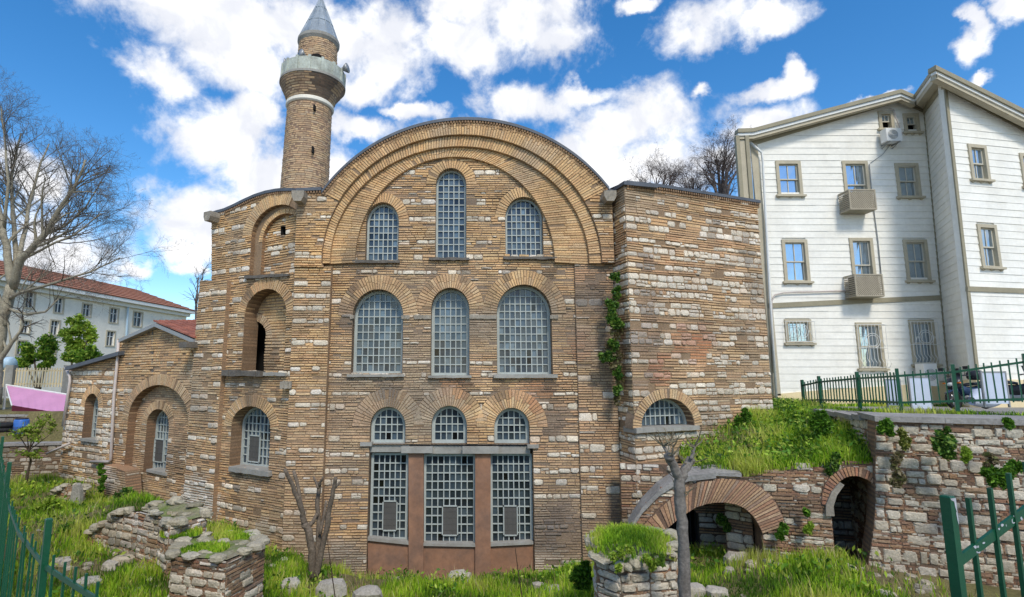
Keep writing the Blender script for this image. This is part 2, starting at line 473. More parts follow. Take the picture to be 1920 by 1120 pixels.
def make_rows(z0, z1, nb, ns, sh, bh=.066, seed=0):
    r = random.Random(seed); out = []; z = z0
    while z < z1:
        for _ in range(r.randint(*nb)):
            h = bh * r.uniform(.88, 1.14); out.append((z, z + h, 'b')); z += h
        for _ in range(r.randint(*ns)):
            h = r.uniform(*sh); out.append((z, z + h, 's')); z += h
    return out
def fill(mb, W, outer, holes, rows, off, colf, pstone=.8, bl=(.13, .44), sl=(.13, .44), joint=.03, prob_skip=0.03, rnd=.28, gap=.005, split=.22, cluster=True):
    zs = [p[1] for p in outer]; zlo, zhi = min(zs), max(zs)
    for (a, b, k) in rows:
        if b <= zlo or a >= zhi: continue
        zm = (max(a, zlo) + min(b, zhi)) / 2
        sp = spans(outer, zm)
        for h in holes: sp = minus(sp, spans(h, zm))
        b2 = min(b, zhi); a2 = max(a, zlo)
        if b2 - a2 < .025: continue
        if k == 'b' and pstone > .2: prob = prob_skip + .02
        else: prob = prob_skip
        for s0, s1 in sp:
            s = s0
            wob = lambda q: .03 * noise.noise(Vector((q * .6, a * 1.7, W.A.x)))
            bulge = lambda q: .03 * max(-.2, noise.noise(Vector((q * .7, a * .8, W.A.y))))
            while s < s1 - .03:
                cl = .5 + .9 * noise.noise(Vector((s * .55 + W.A.x, a * .7, 5.0)))
                run = (k == 's' and rng.random() < pstone * (min(1.15, .55 + .9 * cl) if cluster else 1)) or (k == 'b' and pstone > .2 and b - a > .06 and rng.random() < .035)
                L = rng.uniform(*(sl if run else bl))
                if s1 - (s + L) < .1: L = s1 - s
                e = min(s + L, s1); m = (s + e) / 2
                if rng.random() >= prob:
                    if run:
                        p = W.w(m, zm)
                        dz = wob(m) + rng.uniform(-.008, .008)
                        if b2 - a2 > .13 and rng.random() < split:
                            zc = a2 + (b2 - a2) * rng.uniform(.38, .62); mc_ = s + (e - s) * rng.uniform(.35, .65)
                            for (x0, x1, y0, y1) in ((s, mc_, a2, zc), (mc_, e, a2, zc), (s, e, zc, b2)) if rng.random() < .5 else ((s, e, a2, zc), (s, mc_, zc, b2), (mc_, e, zc, b2)):
                                stoneblock(mb, W, x0 + .005, x1 - .005, y0 + .006 + dz, y1 - .006 + dz, off + rng.uniform(.01, .035), off - .004, colf('s' if rng.random() < .75 else 'b', p), rnd)
                        else:
                            g0, g1 = rng.uniform(0, .02), rng.uniform(0, .02)
                            stoneblock(mb, W, s + gap, e - gap, a2 + gap + dz + g0, b2 - gap + dz - g1, off + rng.uniform(.012, .04), off - .004, colf('s', p), rnd)
                    else:
                        nn = max(1, round((b2 - a2) / .078)); hh = (b2 - a2) / nn
                        for q in range(nn):
                            za = a2 + q * hh; w0, w1 = wob(s), wob(e)
                            jn = joint * rng.uniform(.7, 1.35) / 2
                            P = [(s + .005, za + jn + w0), (e - .005, za + jn + w1), (e - .005, za + hh - jn + w1), (s + .005, za + hh - jn + w0)]
                            quadblock(mb, W, P, off + .008 + bulge(m) + rng.uniform(.0, .022), off - .004, colf('b', W.w(m, za)))
                s = e
def chips(mb, W, outer, holes, off, colf, n_per=26):
    zs = [p[1] for p in outer]; z = min(zs)
    while z < max(zs):
        h = rng.uniform(.03, .06); zm = z + h / 2; sp = spans(outer, zm)
        for q in holes: sp = minus(sp, spans(q, zm))
        for s0, s1 in sp:
            s = s0
            while s < s1:
                L = rng.uniform(.04, .17)
                e = min(s1, s + L)
                if rng.random() < .8 and e - s > .03:
                    d = rng.uniform(-.012, .012)
                    quadblock(mb, W, [(s + .004, z + .004 + d), (e - .004, z + .004 + d * .4), (e - .006, z + h - .004 + d * .4), (s + .006, z + h - .004 + d)], off + rng.uniform(.003, .014), off - .003, colf('b' if rng.random() < .7 else 's', W.w((s + e) / 2, z)))
                s = e
        z += h
def resample(P, step):
    d = [0]
    for i in range(1, len(P)): d.append(d[-1] + math.dist(P[i], P[i - 1]))
    n = max(2, int(round(d[-1] / step))); out = []; j = 0
    for i in range(n + 1):
        t = d[-1] * i / n
        while j < len(P) - 2 and d[j + 1] < t: j += 1
        k = (t - d[j]) / max(1e-9, d[j + 1] - d[j])
        out.append((P[j][0] + k * (P[j + 1][0] - P[j][0]), P[j][1] + k * (P[j + 1][1] - P[j][1])))
    return out
def band(mb, W, inner, outer, off, back, colf, nrad=1, course=.078, proud=(.008, .024), mortar=(.3, .24, .18), sides=True, gap=.019):
    """a ring of radial bricks between two polylines (given with the same parameter)"""
    n = max(3, int(sum(math.dist(outer[i], outer[i - 1]) + math.dist(inner[i], inner[i - 1]) for i in range(1, len(inner))) / 2 / course))
    def at(P, t):
        x = t * (len(P) - 1); i = min(int(x), len(P) - 2); k = x - i
        return (P[i][0] + k * (P[i + 1][0] - P[i][0]), P[i][1] + k * (P[i + 1][1] - P[i][1]))
    lerp = lambda a, b, t: (a[0] + (b[0] - a[0]) * t, a[1] + (b[1] - a[1]) * t)
    for i in range(n):
        t0, t1 = i / n, (i + 1) / n
        i0, i1, o0, o1 = at(inner, t0), at(inner, t1), at(outer, t0), at(outer, t1)
        mb.quad(W.w(*i0, off), W.w(*i1, off), W.w(*o1, off), W.w(*o0, off), mortar)
        if sides:
            mb.quad(W.w(*i0, off), W.w(*i1, off), W.w(*i1, back), W.w(*i0, back), mix(mortar, colf('b', W.w(*i0)), .6))
            mb.quad(W.w(*o0, off), W.w(*o1, off), W.w(*o1, back), W.w(*o0, back), mortar)
        cuts = [0] + sorted(min(.95, max(.05, (q + 1) / nrad + rng.uniform(-.12, .12))) for q in range(nrad - 1)) + [1]
        for q in range(len(cuts) - 1):
            ca, cb = cuts[q], cuts[q + 1]
            je = rng.uniform(-.07, .02) if cb == 1 and nrad == 1 else 0
            a, b, c, d = lerp(i0, o0, ca), lerp(i1, o1, ca), lerp(i1, o1, cb + je), lerp(i0, o0, cb + je)
            if rng.random() < .025: continue
            ga, gc = gap / max(.02, math.dist(a, b)) / 2, gap / max(.02, math.dist(d, c)) / 2
            P = [lerp(a, b, ga), lerp(b, a, ga), lerp(c, d, gc), lerp(d, c, gc)]
            quadblock(mb, W, P, off + rng.uniform(*proud), off - .004, colf('b', W.w(*P[0])))
    if sides:
        for t in (0, 1):
            mb.quad(W.w(*at(inner, t), off), W.w(*at(outer, t), off), W.w(*at(outer, t), back), W.w(*at(inner, t), back), mortar)
def backing(mb, W, outer, holes, off, thick, col, reveal=.35, rcol=None, sides=True):
    """mortar bed of a wall: the face with its holes, the reveals of the holes and the outer sides"""
    polys = [[Vector((s, z, 0)) for s, z in outer]] + [[Vector((s, z, 0)) for s, z in h] for h in holes]
    flat = [p for q in polys for p in q]
    for t in tessellate_polygon(polys):
        mb.poly([W.w(flat[i].x, flat[i].y, off) for i in t], col)
    for h in holes:
        for i in range(len(h)):
            a, b = h[i], h[(i + 1) % len(h)]
            nn = max(1, int(math.dist(a, b) / .05)) if sum(rcol or col) > .2 else 1
            for q in range(nn):
                p0 = (a[0] + (b[0] - a[0]) * q / nn, a[1] + (b[1] - a[1]) * q / nn); p1 = (a[0] + (b[0] - a[0]) * (q + 1) / nn, a[1] + (b[1] - a[1]) * (q + 1) / nn)
                k = rcol or col
                k = mix(k, lin(104, 84, 66), .5) if q % 2 else jit(k, .2)
                o_ = off + .015 - (.012 if q % 2 else 0)
                mb.quad(W.w(*p0, o_), W.w(*p1, o_), W.w(*p1, off - reveal), W.w(*p0, off - reveal), k)
    if sides:
        for i in range(len(outer)):
            a, b = outer[i], outer[(i + 1) % len(outer)]
            nn = max(1, int(math.dist(a, b) / .045)) if abs(a[0] - b[0]) < abs(a[1] - b[1]) else 1
            for q in range(nn):
                p0 = (a[0] + (b[0] - a[0]) * q / nn, a[1] + (b[1] - a[1]) * q / nn); p1 = (a[0] + (b[0] - a[0]) * (q + 1) / nn, a[1] + (b[1] - a[1]) * (q + 1) / nn)
                mb.quad(W.w(*p0, off), W.w(*p1, off), W.w(*p1, off - thick), W.w(*p0, off - thick), col if q % 2 else jit(mix(col, lin(176, 138, 104), .5), .16))

# ================================================================== THE CHURCH
W_C = Wall((-16.3, 21.5), (-7.75, 16.55))      # low chapel and the pier beside it
W_L = Wall((-7.75, 16.55), (-4.98, 15.0))      # narrow bay
W_M = Wall((-4.98, 15.0), (4.1, 15.0))         # great arch
W_T = Wall((4.1, 15.0), (4.3, 14.2))           # return of the end block
W_R = Wall((4.3, 14.2), (9.0, 16.1))           # end block

BRICK = [(lin(222, 184, 136), 5), (lin(210, 168, 122), 5), (lin(200, 160, 126), 4), (lin(220, 194, 156), 4), (lin(194, 144, 110), 3), (lin(180, 130, 100), 2), (lin(184, 166, 146), 2), (lin(140, 118, 98), 1)]
STONE = [(lin(236, 224, 202), 6), (lin(224, 210, 186), 5), (lin(206, 192, 170), 3), (lin(232, 222, 208), 3), (lin(186, 174, 158), 2), (lin(212, 186, 160), 1)]
def pick(pal):
    x = rng.random() * sum(w for _, w in pal)
    for c, w in pal:
        x -= w
        if x <= 0: return c
    return pal[0][0]
PATCH = []
def patch(W, u, v, r, col, a, off=0.0): PATCH.append((Vector(W.w(*W.px(u, v, off), off)), r, col, a))
PALE = lin(216, 208, 194)
for u, v, r in ((365, 930, .8), (340, 945, .7), (385, 955, .7)): patch(W_C, u, v, r, PALE, .9, .15)
patch(W_C, 245, 895, .6, PALE, .7, -.2)
for u, v, r in ((1190, 890, .35), (1190, 930, .4), (1194, 965, .45)): patch(W_R, u, v, r, PALE, .9)
for u, v, r in ((1030, 1062, .55), (1080, 1070, .4), (640, 1040, .5), (470, 1000, .6)): patch(W_M, u, v, r, PALE, .55)
for u, v, r in ((1050, 975, .7), (1020, 1010, .6), (1110, 560, .6), (1040, 800, .5), (725, 742, .45), (660, 600, .5), (640, 1055, .6)): patch(W_M, u, v, r, lin(112, 104, 98), .7)
for u, v, r in ((1290, 650, .7), (1240, 700, .5), (1320, 640, .5)): patch(W_R, u, v, r, lin(186, 112, 74), .6)
for u, v, r in ((1215, 570, .6), (1205, 640, .6), (1210, 490, .4), (1215, 720, .5)): patch(W_R, u, v, r, lin(116, 100, 92), .6)
for u, v, r in ((1000, 740, .6), (1090, 650, .5), (850, 735, .5)): patch(W_M, u, v, r, lin(184, 122, 88), .5)
for u, v, r in ((668, 560, .1), (740, 730, .18), (815, 740, .16), (880, 735, .2), (940, 735, .22), (1030, 740, .2), (672, 530, .16), (812, 520, .14), (870, 520, .14), (955, 515, .16), (1030, 515, .18), (700, 1000, .12)): patch(W_M, u, v, r, lin(96, 84, 74), -.6)
for u, v, r in ((440, 740, .25), (470, 735, .25), (520, 740, .2), (470, 545, .2), (445, 920, .2), (490, 930, .2)): patch(W_L, u, v, r, lin(92, 80, 70), -.6)
for u, v, r in ((1210, 850, .2), (1260, 860, .25), (1300, 850, .2), (1400, 480, .3), (1340, 430, .25)): patch(W_R, u, v, r, lin(96, 82, 72), -.5)
GREY, PINK, WARM, DARK = lin(162, 146, 124), lin(198, 154, 122), lin(228, 184, 122), lin(110, 98, 86)
def church_col(warm=.5, grey=.4, pink=.25, white=.25):
    def f(kind, p):
        p = Vector(p)
        c = pick(STONE) if kind == 's' else mix(pick(BRICK), lin(216, 178, 128), .5)
        n1 = noise.noise(p * .33 + Vector((3, 1, 7))); n2 = noise.noise(p * .62 + Vector((11, 5, 2))); n3 = noise.noise(p * Vector((.9, .9, .5)) + Vector((0, 9, 4)))
        hi = min(1, max(0, (p.z - 6.3) / 4.5))
        if kind == 'b':
            c = mix(c, WARM, warm * (.25 + .75 * hi))
            c = mix(c, GREY, grey * max(0, min(1, .5 + n1 * 1.6)) * (1 - .75 * hi))
            c = mix(c, PINK, pink * max(0, min(1, n2 * 2.2)))
        else:
            c = mix(mix(c, lin(206, 190, 164), .25), lin(228, 216, 196), white * .8); c = mix(c, GREY, .3 * (1 - hi) * (1 - white) * max(0, min(1, .4 + n1 * 1.5)))
        if n3 > .28: c = mix(c, DARK, min(.55, (n3 - .28) * 1.8))
        for q, r, k, a in PATCH:
            d = (p - q); d = Vector((d.x, d.y, d.z * (.3 if a < 0 else 1))).length / r + noise.noise(p * 2.2) * .45; a = abs(a)
            if d < 1: c = mix(c, k, a * min(1, (1 - d) * 2.2))
        if n2 < -.22: c = mix(c, lin(168, 156, 138), min(.5, (-.22 - n2) * 2))
        return jit(c, .09)
    return f
MORTAR_W, MORTAR_G = lin(144, 120, 94), lin(132, 114, 96)
MORTAR_BACK = lin(122, 100, 80)

church = thing('church', 'old brick and stone church with a great round arch over three tiers of latticed windows', 'church', (0, 17, 0))
col_mid, col_left, col_right = church_col(.45, .6, .3), church_col(.55, .35, .2), church_col(.2, .35, .4, .5)
col_arch = church_col(.42, .45, .15)

def ring_curves(op, t, n=26, a0=0.0, a1=math.pi):
    sl, sr, zb, zs, zt = op; c, r = (sl + sr) / 2, (sr - sl) / 2
    I, O = [], []
    for i in range(n + 1):
        a = a0 + (a1 - a0) * i / n
        I.append((c + r * math.cos(a), zs + (zt - zs) * math.sin(a)))
        O.append((c + (r + t) * math.cos(a), zs + (zt - zs + t) * math.sin(a)))
    return I, O
def ring_hole(op, t):
    sl, sr, zb, zs, zt = op
    return arch_poly(sl - t, sr + t, zs, zs, zt + t)
def glass_col(dark=1.0):
    k = rng.random()
    if k < .05: return (.006, .007, .008)
    c = mix(lin(46, 56, 66), lin(96, 112, 122), rng.random() ** 1.3)
    return tuple(q * dark for q in jit(c, .22))

def lattice_window(W, op, off, depth, pane=.19, vents=(), fr=.075, sub_dark=1.0, label=None):
    """arched window of small panes set back in its opening: frame with bars, glass behind, opening vents"""
    sl, sr, zb, zs, zt = op
    o = off - depth; c, r = (sl + sr) / 2, (sr - sl) / 2
    mb = MB()
    outer = arch_poly(sl - .01, sr + .01, zb - .01, zs, zt + (.01 if zt > zs + .02 else 0)); inner = arch_poly(sl + fr, sr - fr, zb + fr, zs, zt - fr)
    n = len(outer)
    for i in range(n):
        a, b, d, e = outer[i], outer[(i + 1) % n], inner[(i + 1) % n], inner[i]
        mb.quad(W.w(*a, o + .05), W.w(*b, o + .05), W.w(*d, o + .05), W.w(*e, o + .05))
        mb.quad(W.w(*e, o + .05), W.w(*d, o + .05), W.w(*d, o - .03), W.w(*e, o - .03))
    w = sr - sl - 2 * fr; nx = max(3, round(w / (pane * .82))); dz = pane * 1.16
    top = lambda s: zs + (zt - zs) * math.sqrt(max(0, 1 - ((s - c) / r) ** 2)) - fr * .6 if zt > zs + .02 else zt - fr * .6
    nz = max(2, round((zt - zb - 2 * fr) / dz)); dz = (zt - zb - 2 * fr) / nz
    bw = .0135
    for i in range(1, nx):
        s = sl + fr + w * i / nx
        wbox(mb, W, s - bw, s + bw, zb + fr * .6, top(s), o - .02, o + .03)
    for j in range(1, nz):
        z = zb + fr + dz * j
        if z <= zs or zt <= zs + .02: h = r - fr * .6
        else: h = r * math.sqrt(max(0, 1 - ((z - zs) / (zt - zs)) ** 2)) - fr * .6
        if h > .05: wbox(mb, W, c - h, c + h, z - bw, z + bw, o - .017, o + .027)
    win = mesh_obj('window', mb, 'lattice', church)
    g = MB()
    for i in range(nx):
        for j in range(nz):
            s0, s1 = sl + fr * .5 + (w + fr) * i / nx, sl + fr * .5 + (w + fr) * (i + 1) / nx
            z0 = zb + fr * .5 + (dz * nz + fr) / nz * j; z1 = z0 + (dz * nz + fr) / nz
            if zt > zs + .02 and z0 > zs and ((min(abs(s0 - c), abs(s1 - c))) / r) ** 2 + ((z0 - zs) / (zt - zs)) ** 2 > 1: continue
            t = lambda: rng.uniform(-.004, .004)
            a, b = t(), t()
            cc = glass_col(sub_dark)
            g.quad(W.w(s0, z0, o - .012 + a), W.w(s1, z0, o - .012 + b), W.w(s1, z1, o - .012 - a), W.w(s0, z1, o - .012 - b), cc)
    mesh_obj('glass', g, 'old_glass', win)
    for (u0, u1, v0, v1) in vents:
        a, z1 = W.px(u0, v0, o); b, z0 = W.px(u1, v1, o)
        v = MB()
        f = .03
        for q in ((a, a + f, z0, z1), (b - f, b, z0, z1), (a, b, z0, z0 + f), (a, b, z1 - f, z1)):
            wbox(v, W, q[0], q[1], q[2], q[3], o + .03, o + .07)
        mesh_obj('vent_frame', v, 'lattice', win)
        v = MB(); wbox(v, W, a + f, b - f, z0 + f, z1 - f, o + .03, o + .045)
        for q in range(1, 3): wbox(v, W, a + (b - a) * q / 3 - .01, a + (b - a) * q / 3 + .01, z0 + f, z1 - f, o + .044, o + .055)
        for q in range(1, 5): wbox(v, W, a + f, b - f, z0 + (z1 - z0) * q / 5 - .01, z0 + (z1 - z0) * q / 5 + .01, o + .044, o + .053)
        mesh_obj('vent_screen', v, 'mesh_grey', win)
    return win

# ---- middle: openings
T = {}
top_L = opening(W_M, 686, 747, 380, 416, 489); top_C = opening(W_M, 817, 874, 316, 346, 485); top_R = opening(W_M, 948, 1018, 370, 408, 482)
mid_L = opening(W_M, 660, 755, 543, 592, 702); mid_C = opening(W_M, 808, 880, 540, 580, 705); mid_R = opening(W_M, 932, 1035, 534, 588, 704)
low_L = opening(W_M, 694, 760, 763, 800, 830); low_C = opening(W_M, 809, 875, 761, 797, 834); low_R = opening(W_M, 927, 993, 765, 801, 834)
bay_s0, bay_z1 = W_M.px(690, 960)[0], W_M.px(840, 834)[1]; bay_s1 = W_M.px(1001, 960)[0]
bay_z0 = W_M.px(840, 1092)[1]
bay_hole = [(bay_s0, bay_z0 - .3), (bay_s1, bay_z0 - .3), (bay_s1, bay_z1), (bay_s0, bay_z1)]
roof_circle = lambda n=40, grow=0.0: [(875 + (337 + grow) * math.sin(a), 564 - (337 + grow) * math.cos(a)) for a in [math.radians(-53.6 + (53.6 + 52.2) * i / n) for i in range(n + 1)]]
roofM_px = roof_circle()
mid_outer_px = [(596, 1120), (1170, 1120), (VX(1156, 900), 900), (VX(1156, 370), 366)] + roofM_px[::-1] + [(596, 372)]
mid_outer = W_M.pts(mid_outer_px)
ops_mid = [(top_L, .30), (top_C, .30), (top_R, .30), (mid_L, .42), (mid_C, .42), (mid_R, .42), (low_L, .50), (low_C, .50), (low_R, .50)]
holes_mid = [arch_poly(*o) for o, _ in ops_mid[:6]]
# the low tympana join the bay of tall windows
low_union = []
for o in (low_L, low_C, low_R):
    holes_mid.append(arch_poly(o[0], o[1], bay_z1 + .02, o[3], o[4]))
wall = MB()
backing(wall, W_M, mid_outer, holes_mid + [bay_hole], 0, .6, MORTAR_G, reveal=.4, rcol=lin(128, 106, 84))
rowsM = make_rows(-.5, 14, (2, 6), (0, 1), (.11, .19), seed=5)
fill(wall, W_M, mid_outer, holes_mid + [bay_hole] + [ring_hole(o, t) for o, t in ops_mid], rowsM, 0, col_mid, pstone=.66, bl=(.16, .46), sl=(.1, .36))
mesh_obj('wall', wall, 'masonry', church)
for o, t in ops_mid:
    a = MB(); I, O = ring_curves(o, t)
    band(a, W_M, I, O, .012, -.3, col_arch if o[4] > 6.5 else church_col(.1, .75, .45), nrad=1 if t < .4 else 2, mortar=MORTAR_W)
    mesh_obj('window_arch', a, 'masonry', church)

# ---- archivolts of the great arch
def ell(cx, cy, a, b, n=60, t0=0.0, t1=math.pi):
    return [(cx + a * math.cos(t0 + (t1 - t0) * i / n), cy - b * math.sin(t0 + (t1 - t0) * i / n)) for i in range(n + 1)]
E1, E2, E3 = ell(866, 497, 258, 236), ell(862, 497, 240, 217), ell(853, 494, 186, 197)
for name, inn, out, off in (('archivolt', E3, E2, .10), ('archivolt', E2, E1, .20)):
    a = MB(); band(a, W_M, W_M.pts(inn), W_M.pts(out), off, 0, col_arch, nrad=2 if off < .15 else 1, course=.075, mortar=MORTAR_W)
    mesh_obj(name, a, 'masonry', church)
# outer ring under the roof, with spandrels beside it
def circ(r, n=60, t0=-53.6, t1=52.2): return [(875 + r * math.sin(math.radians(t0 + (t1 - t0) * i / n)), 564 - r * math.cos(math.radians(t0 + (t1 - t0) * i / n))) for i in range(n + 1)]
ring_in = circ(302); ring_out = circ(331)
# the inner line of the ring follows the first archivolt step
def on_ellipse(u, v, k=1.0):
    dx, dy = u - 866, v - 497
    s = 1 / math.sqrt((dx / 258) ** 2 + (dy / 236) ** 2)
    return (866 + dx * s, 497 + dy * s)
ring_in = [on_ellipse(*p) for p in ring_out]
a = MB(); band(a, W_M, W_M.pts(ring_in), W_M.pts(ring_out), .30, 0, col_arch, nrad=2, course=.078, mortar=MORTAR_W)
mesh_obj('archivolt', a, 'masonry', church)
sp = [(VX(548, 500), 505)] + [(VX(548, 362), 362), (604, 362)] + [p for p in ring_in[:1]] + [p for p in E1[::-1] if p[0] < ring_in[0][0] + 2] + [(VX(618, 505), 505)]
sp = [(VX(548, 505), 505), (VX(548, 362), 362), ring_out[0], ring_in[0]] + [p for p in E1[::-1] if p[0] < ring_in[0][0]][::-1][0:0]
leftE = sorted([p for p in E1 if p[0] < 866 and p[1] > ring_in[0][1]], key=lambda p: p[1])
sp += leftE + [(612, 505)]
s_poly = W_M.pts(sp)
a = MB(); backing(a, W_M, s_poly, [], .28, .3, MORTAR_W); fill(a, W_M, s_poly, [], rowsM, .28, col_left, pstone=.5)
mesh_obj('spandrel', a, 'masonry', church)
rightE = sorted([p for p in E1 if p[0] > 866 and p[1] > ring_in[-1][1]], key=lambda p: -p[1])
sp = [(1124, 497)] + rightE + [ring_in[-1], ring_out[-1], (VX(1155, 366), 366), (VX(1155, 480), 480), (VX(1155, 497), 497)]
s_poly = W_M.pts(sp)
a = MB(); backing(a, W_M, s_poly, [], .28, .3, MORTAR_W); fill(a, W_M, s_poly, [], rowsM, .28, church_col(.3, .5, .35), pstone=.4)
mesh_obj('spandrel', a, 'masonry', church)
# pilasters beside the arch
pl = [(VX(548, 1090), 1110), (VX(548, 503), 503), (VX(618, 503), 503), (VX(616, 1110), 1110)]
s_poly = W_M.pts(pl); a = MB()
backing(a, W_M, s_poly, [], .22, .3, MORTAR_W)
fill(a, W_M, s_poly, [], make_rows(-.5, 12, (3, 8), (1, 1), (.13, .19), seed=8), .22, col_left, pstone=.62)
mesh_obj('pilaster', a, 'masonry', church)
pr = [(VX(1082, 1090), 1110), (VX(1082, 488), 488), (VX(1155, 488), 488), (VX(1155, 1110), 1110)]
s_poly = W_M.pts(pr); a = MB()
backing(a, W_M, s_poly, [], .07, .2, MORTAR_G)
fill(a, W_M, s_poly, [], make_rows(-.5, 12, (4, 9), (1, 1), (.14, .24), seed=9), .07, church_col(.1, .6, .55), pstone=.6)
mesh_obj('pilaster', a, 'masonry', church)

# ---- windows of the middle
for o in (top_L, top_C, top_R): lattice_window(W_M, o, 0, .22, fr=.06, pane=.17)
for o in (mid_L, mid_C, mid_R): lattice_window(W_M, o, 0, .32, fr=.085, pane=.19)
for o in (low_L, low_C, low_R):
    lattice_window(W_M, (o[0], o[1], bay_z1 + .02, o[3], o[4]), 0, .22, fr=.09, pane=.18, sub_dark=.7)
D_LOW = .26
tall = [((694, 766), 849, 1012, [(718, 745, 938, 995)]), ((794, 891), 851, 1020, [(829, 859, 947, 1004)]), ((920, 996), 850, 1019, [(943, 971, 947, 1004)])]
for (ul, ur), vt, vb, vents in tall:
    sl, zb = W_M.px(ul, vb, -D_LOW); sr, zt = W_M.px(ur, vt, -D_LOW)
    lattice_window(W_M, (sl, sr, zb, zt, zt), 0, D_LOW, fr=.06, pane=.19, vents=vents, sub_dark=.5)
def wall_box_px(W, u0, u1, v0, v1, o0, o1, mat, name, root, of=None, vr=None, wob=0):
    """a slab given by its front corners in the picture; v0, v1 top and bottom at the left, vr the same at the right"""
    f = o1 if of is None else of
    t1, b1 = vr or (v0, v1)
    P = [W.px(u0, v1, f), W.px(u1, b1, f), W.px(u1, t1, f), W.px(u0, v0, f)]
    mb = MB()
    if wob:
        n = 10; lo, hi = [], []
        for i in range(n + 1):
            t = i / n
            s = P[0][0] + (P[1][0] - P[0][0]) * t
            lo.append((s, P[0][1] + (P[1][1] - P[0][1]) * t + rng.uniform(-wob, wob)))
            hi.append((s, P[3][1] + (P[2][1] - P[3][1]) * t + rng.uniform(-wob, wob)))
        for i in range(n):
            q = o1 + rng.uniform(-wob, wob)
            wprism(mb, W, [lo[i], lo[i + 1], hi[i + 1], hi[i]], o0, q)
    else:
        wprism(mb, W, P, o0, o1)
    return mesh_obj(name, mb, mat, root)
# apron of red plaster, red posts, lintels and capitals
wall_box_px(W_M, 690, 768, 1014, 1105, -.5, -.10, 'red_plaster', 'apron_panel', church, vr=(1021, 1105))
wall_box_px(W_M, 792, 893, 1023, 1105, -.5, -.10, 'red_plaster', 'apron_panel', church, vr=(1025, 1105))
wall_box_px(W_M, 918, 1001, 1023, 1105, -.5, -.10, 'red_plaster', 'apron_panel', church, vr=(1020, 1105))
wall_box_px(W_M, 766, 794, 848, 1105, -.5, -.02, 'red_plaster', 'post', church)
wall_box_px(W_M, 891, 920, 850, 1105, -.5, -.02, 'red_plaster', 'post', church)
wall_box_px(W_M, 689, 767, 1008, 1014, -.4, -.03, 'cement', 'sill', church, vr=(1016, 1022))
wall_box_px(W_M, 792, 893, 1019, 1024, -.4, -.03, 'cement', 'sill', church, vr=(1020, 1026))
wall_box_px(W_M, 918, 1000, 1020, 1025, -.4, -.03, 'cement', 'sill', church, vr=(1016, 1021))
wall_box_px(W_M, 693, 768, 831, 848, -.5, -.05, 'cement', 'lintel', church)
wall_box_px(W_M, 806, 872, 836, 851, -.5, -.05, 'cement', 'lintel', church)
wall_box_px(W_M, 928, 994, 837, 851, -.5, -.05, 'cement', 'lintel', church)
wall_box_px(W_M, 752, 811, 838, 850, -.4, .10, 'cement', 'capital', church)
wall_box_px(W_M, 867, 935, 838, 851, -.4, .10, 'cement', 'capital', church)
wall_box_px(W_M, 675, 697, 830, 837, -.3, .10, 'cement', 'capital', church)
wall_box_px(W_M, 989, 1010, 834, 841, -.3, .10, 'cement', 'capital', church)
# sills and impost blocks
for q in ((660, 749, 488, 493), (804, 880, 483, 488), (944, 1044, 481, 486)):
    wall_box_px(W_M, q[0], q[1], q[2], q[3], -.2, .12, 'dark_trim', 'sill', church, wob=.012)
for q in ((650, 757, 702, 707), (803, 884, 704, 709), (926, 1046, 702, 709)):
    wall_box_px(W_M, q[0], q[1], q[2], q[3], -.35, .12, 'cement', 'sill', church, wob=.008)
for q in ((656, 664), (752, 768), (776, 808), (880, 931), (1032, 1047)):
    wall_box_px(W_M, q[0], q[1], 591, 598, -.1, .05, 'stone_trim', 'impost_block', church, wob=.012)

# ---- narrow bay
nl_top = opening(W_L, 470, 565, 386, 436, 517); nl_in = opening(W_L, 484, 562, 400, 446, 517)
nl_mid = opening(W_L, 456, 535, 543, 592, 697); nl_low = opening(W_L, 432, 506, 762, 802, 880)
roofL_px = [(397, 404), (410, 400), (422, 397), (440, 389), (458, 380), (478, 371), (500, 364), (522, 360), (548, 359), (566, 362)]
left_px = [(VX(414, 525), 530)] + [(397, 530)] + roofL_px + [(VX(560, 900), 900), (VX(560, 1090), 1100), (VX(414, 1000), 1060)]
lo = W_L.pts(left_px)
wall = MB()
hL = [arch_poly(*nl_top), arch_poly(*nl_mid), arch_poly(*nl_low)]
backing(wall, W_L, lo, hL, 0, .5, MORTAR_W, reveal=.5, rcol=lin(140, 112, 84))
rowsL = make_rows(-.5, 13, (3, 7), (1, 1), (.13, .19), seed=12)
fill(wall, W_L, lo, hL + [ring_hole(nl_top, .42), ring_hole(nl_mid, .34), ring_hole(nl_low, .34)], rowsL, 0, col_left, pstone=.6)
mesh_obj('wall', wall, 'masonry', church)
for o, t in ((nl_top, .42), (nl_mid, .34), (nl_low, .34)):
    a = MB(); I, O = ring_curves(o, t, a0=0 if o is not nl_top else math.radians(62)); band(a, W_L, I, O, .012, -.3, col_arch, mortar=MORTAR_W)
    mesh_obj('window_arch', a, 'masonry', church)
# stepped blind niche at the top
a = MB()
o2 = arch_poly(*nl_top); backing(a, W_L, arch_poly(nl_top[0] - .02, nl_top[1] + .02, nl_top[2] - .02, nl_top[3], nl_top[4] + .02), [arch_poly(*nl_in)], -.13, .1, MORTAR_W, reveal=.14, rcol=lin(150, 118, 86))
I, O = ring_curves(nl_in, .16, a0=math.radians(50)); band(a, W_L, I, O, -.128, -.3, col_arch, mortar=MORTAR_W)
mesh_obj('niche', a, 'masonry', church)
a = MB()
hole = W_L.pts([(514, 437), (523, 437), (523, 421), (514, 421)])
big = arch_poly(nl_in[0] - .05, nl_in[1] + .05, nl_in[2] - .05, nl_in[3], nl_in[4] + .05)
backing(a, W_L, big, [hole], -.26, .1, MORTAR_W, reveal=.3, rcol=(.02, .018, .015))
fill(a, W_L, big, [hole], make_rows(6, 13, (2, 4), (1, 2), (.13, .18), seed=3), -.26, col_left, pstone=.6)
mesh_obj('niche_back', a, 'masonry', church)
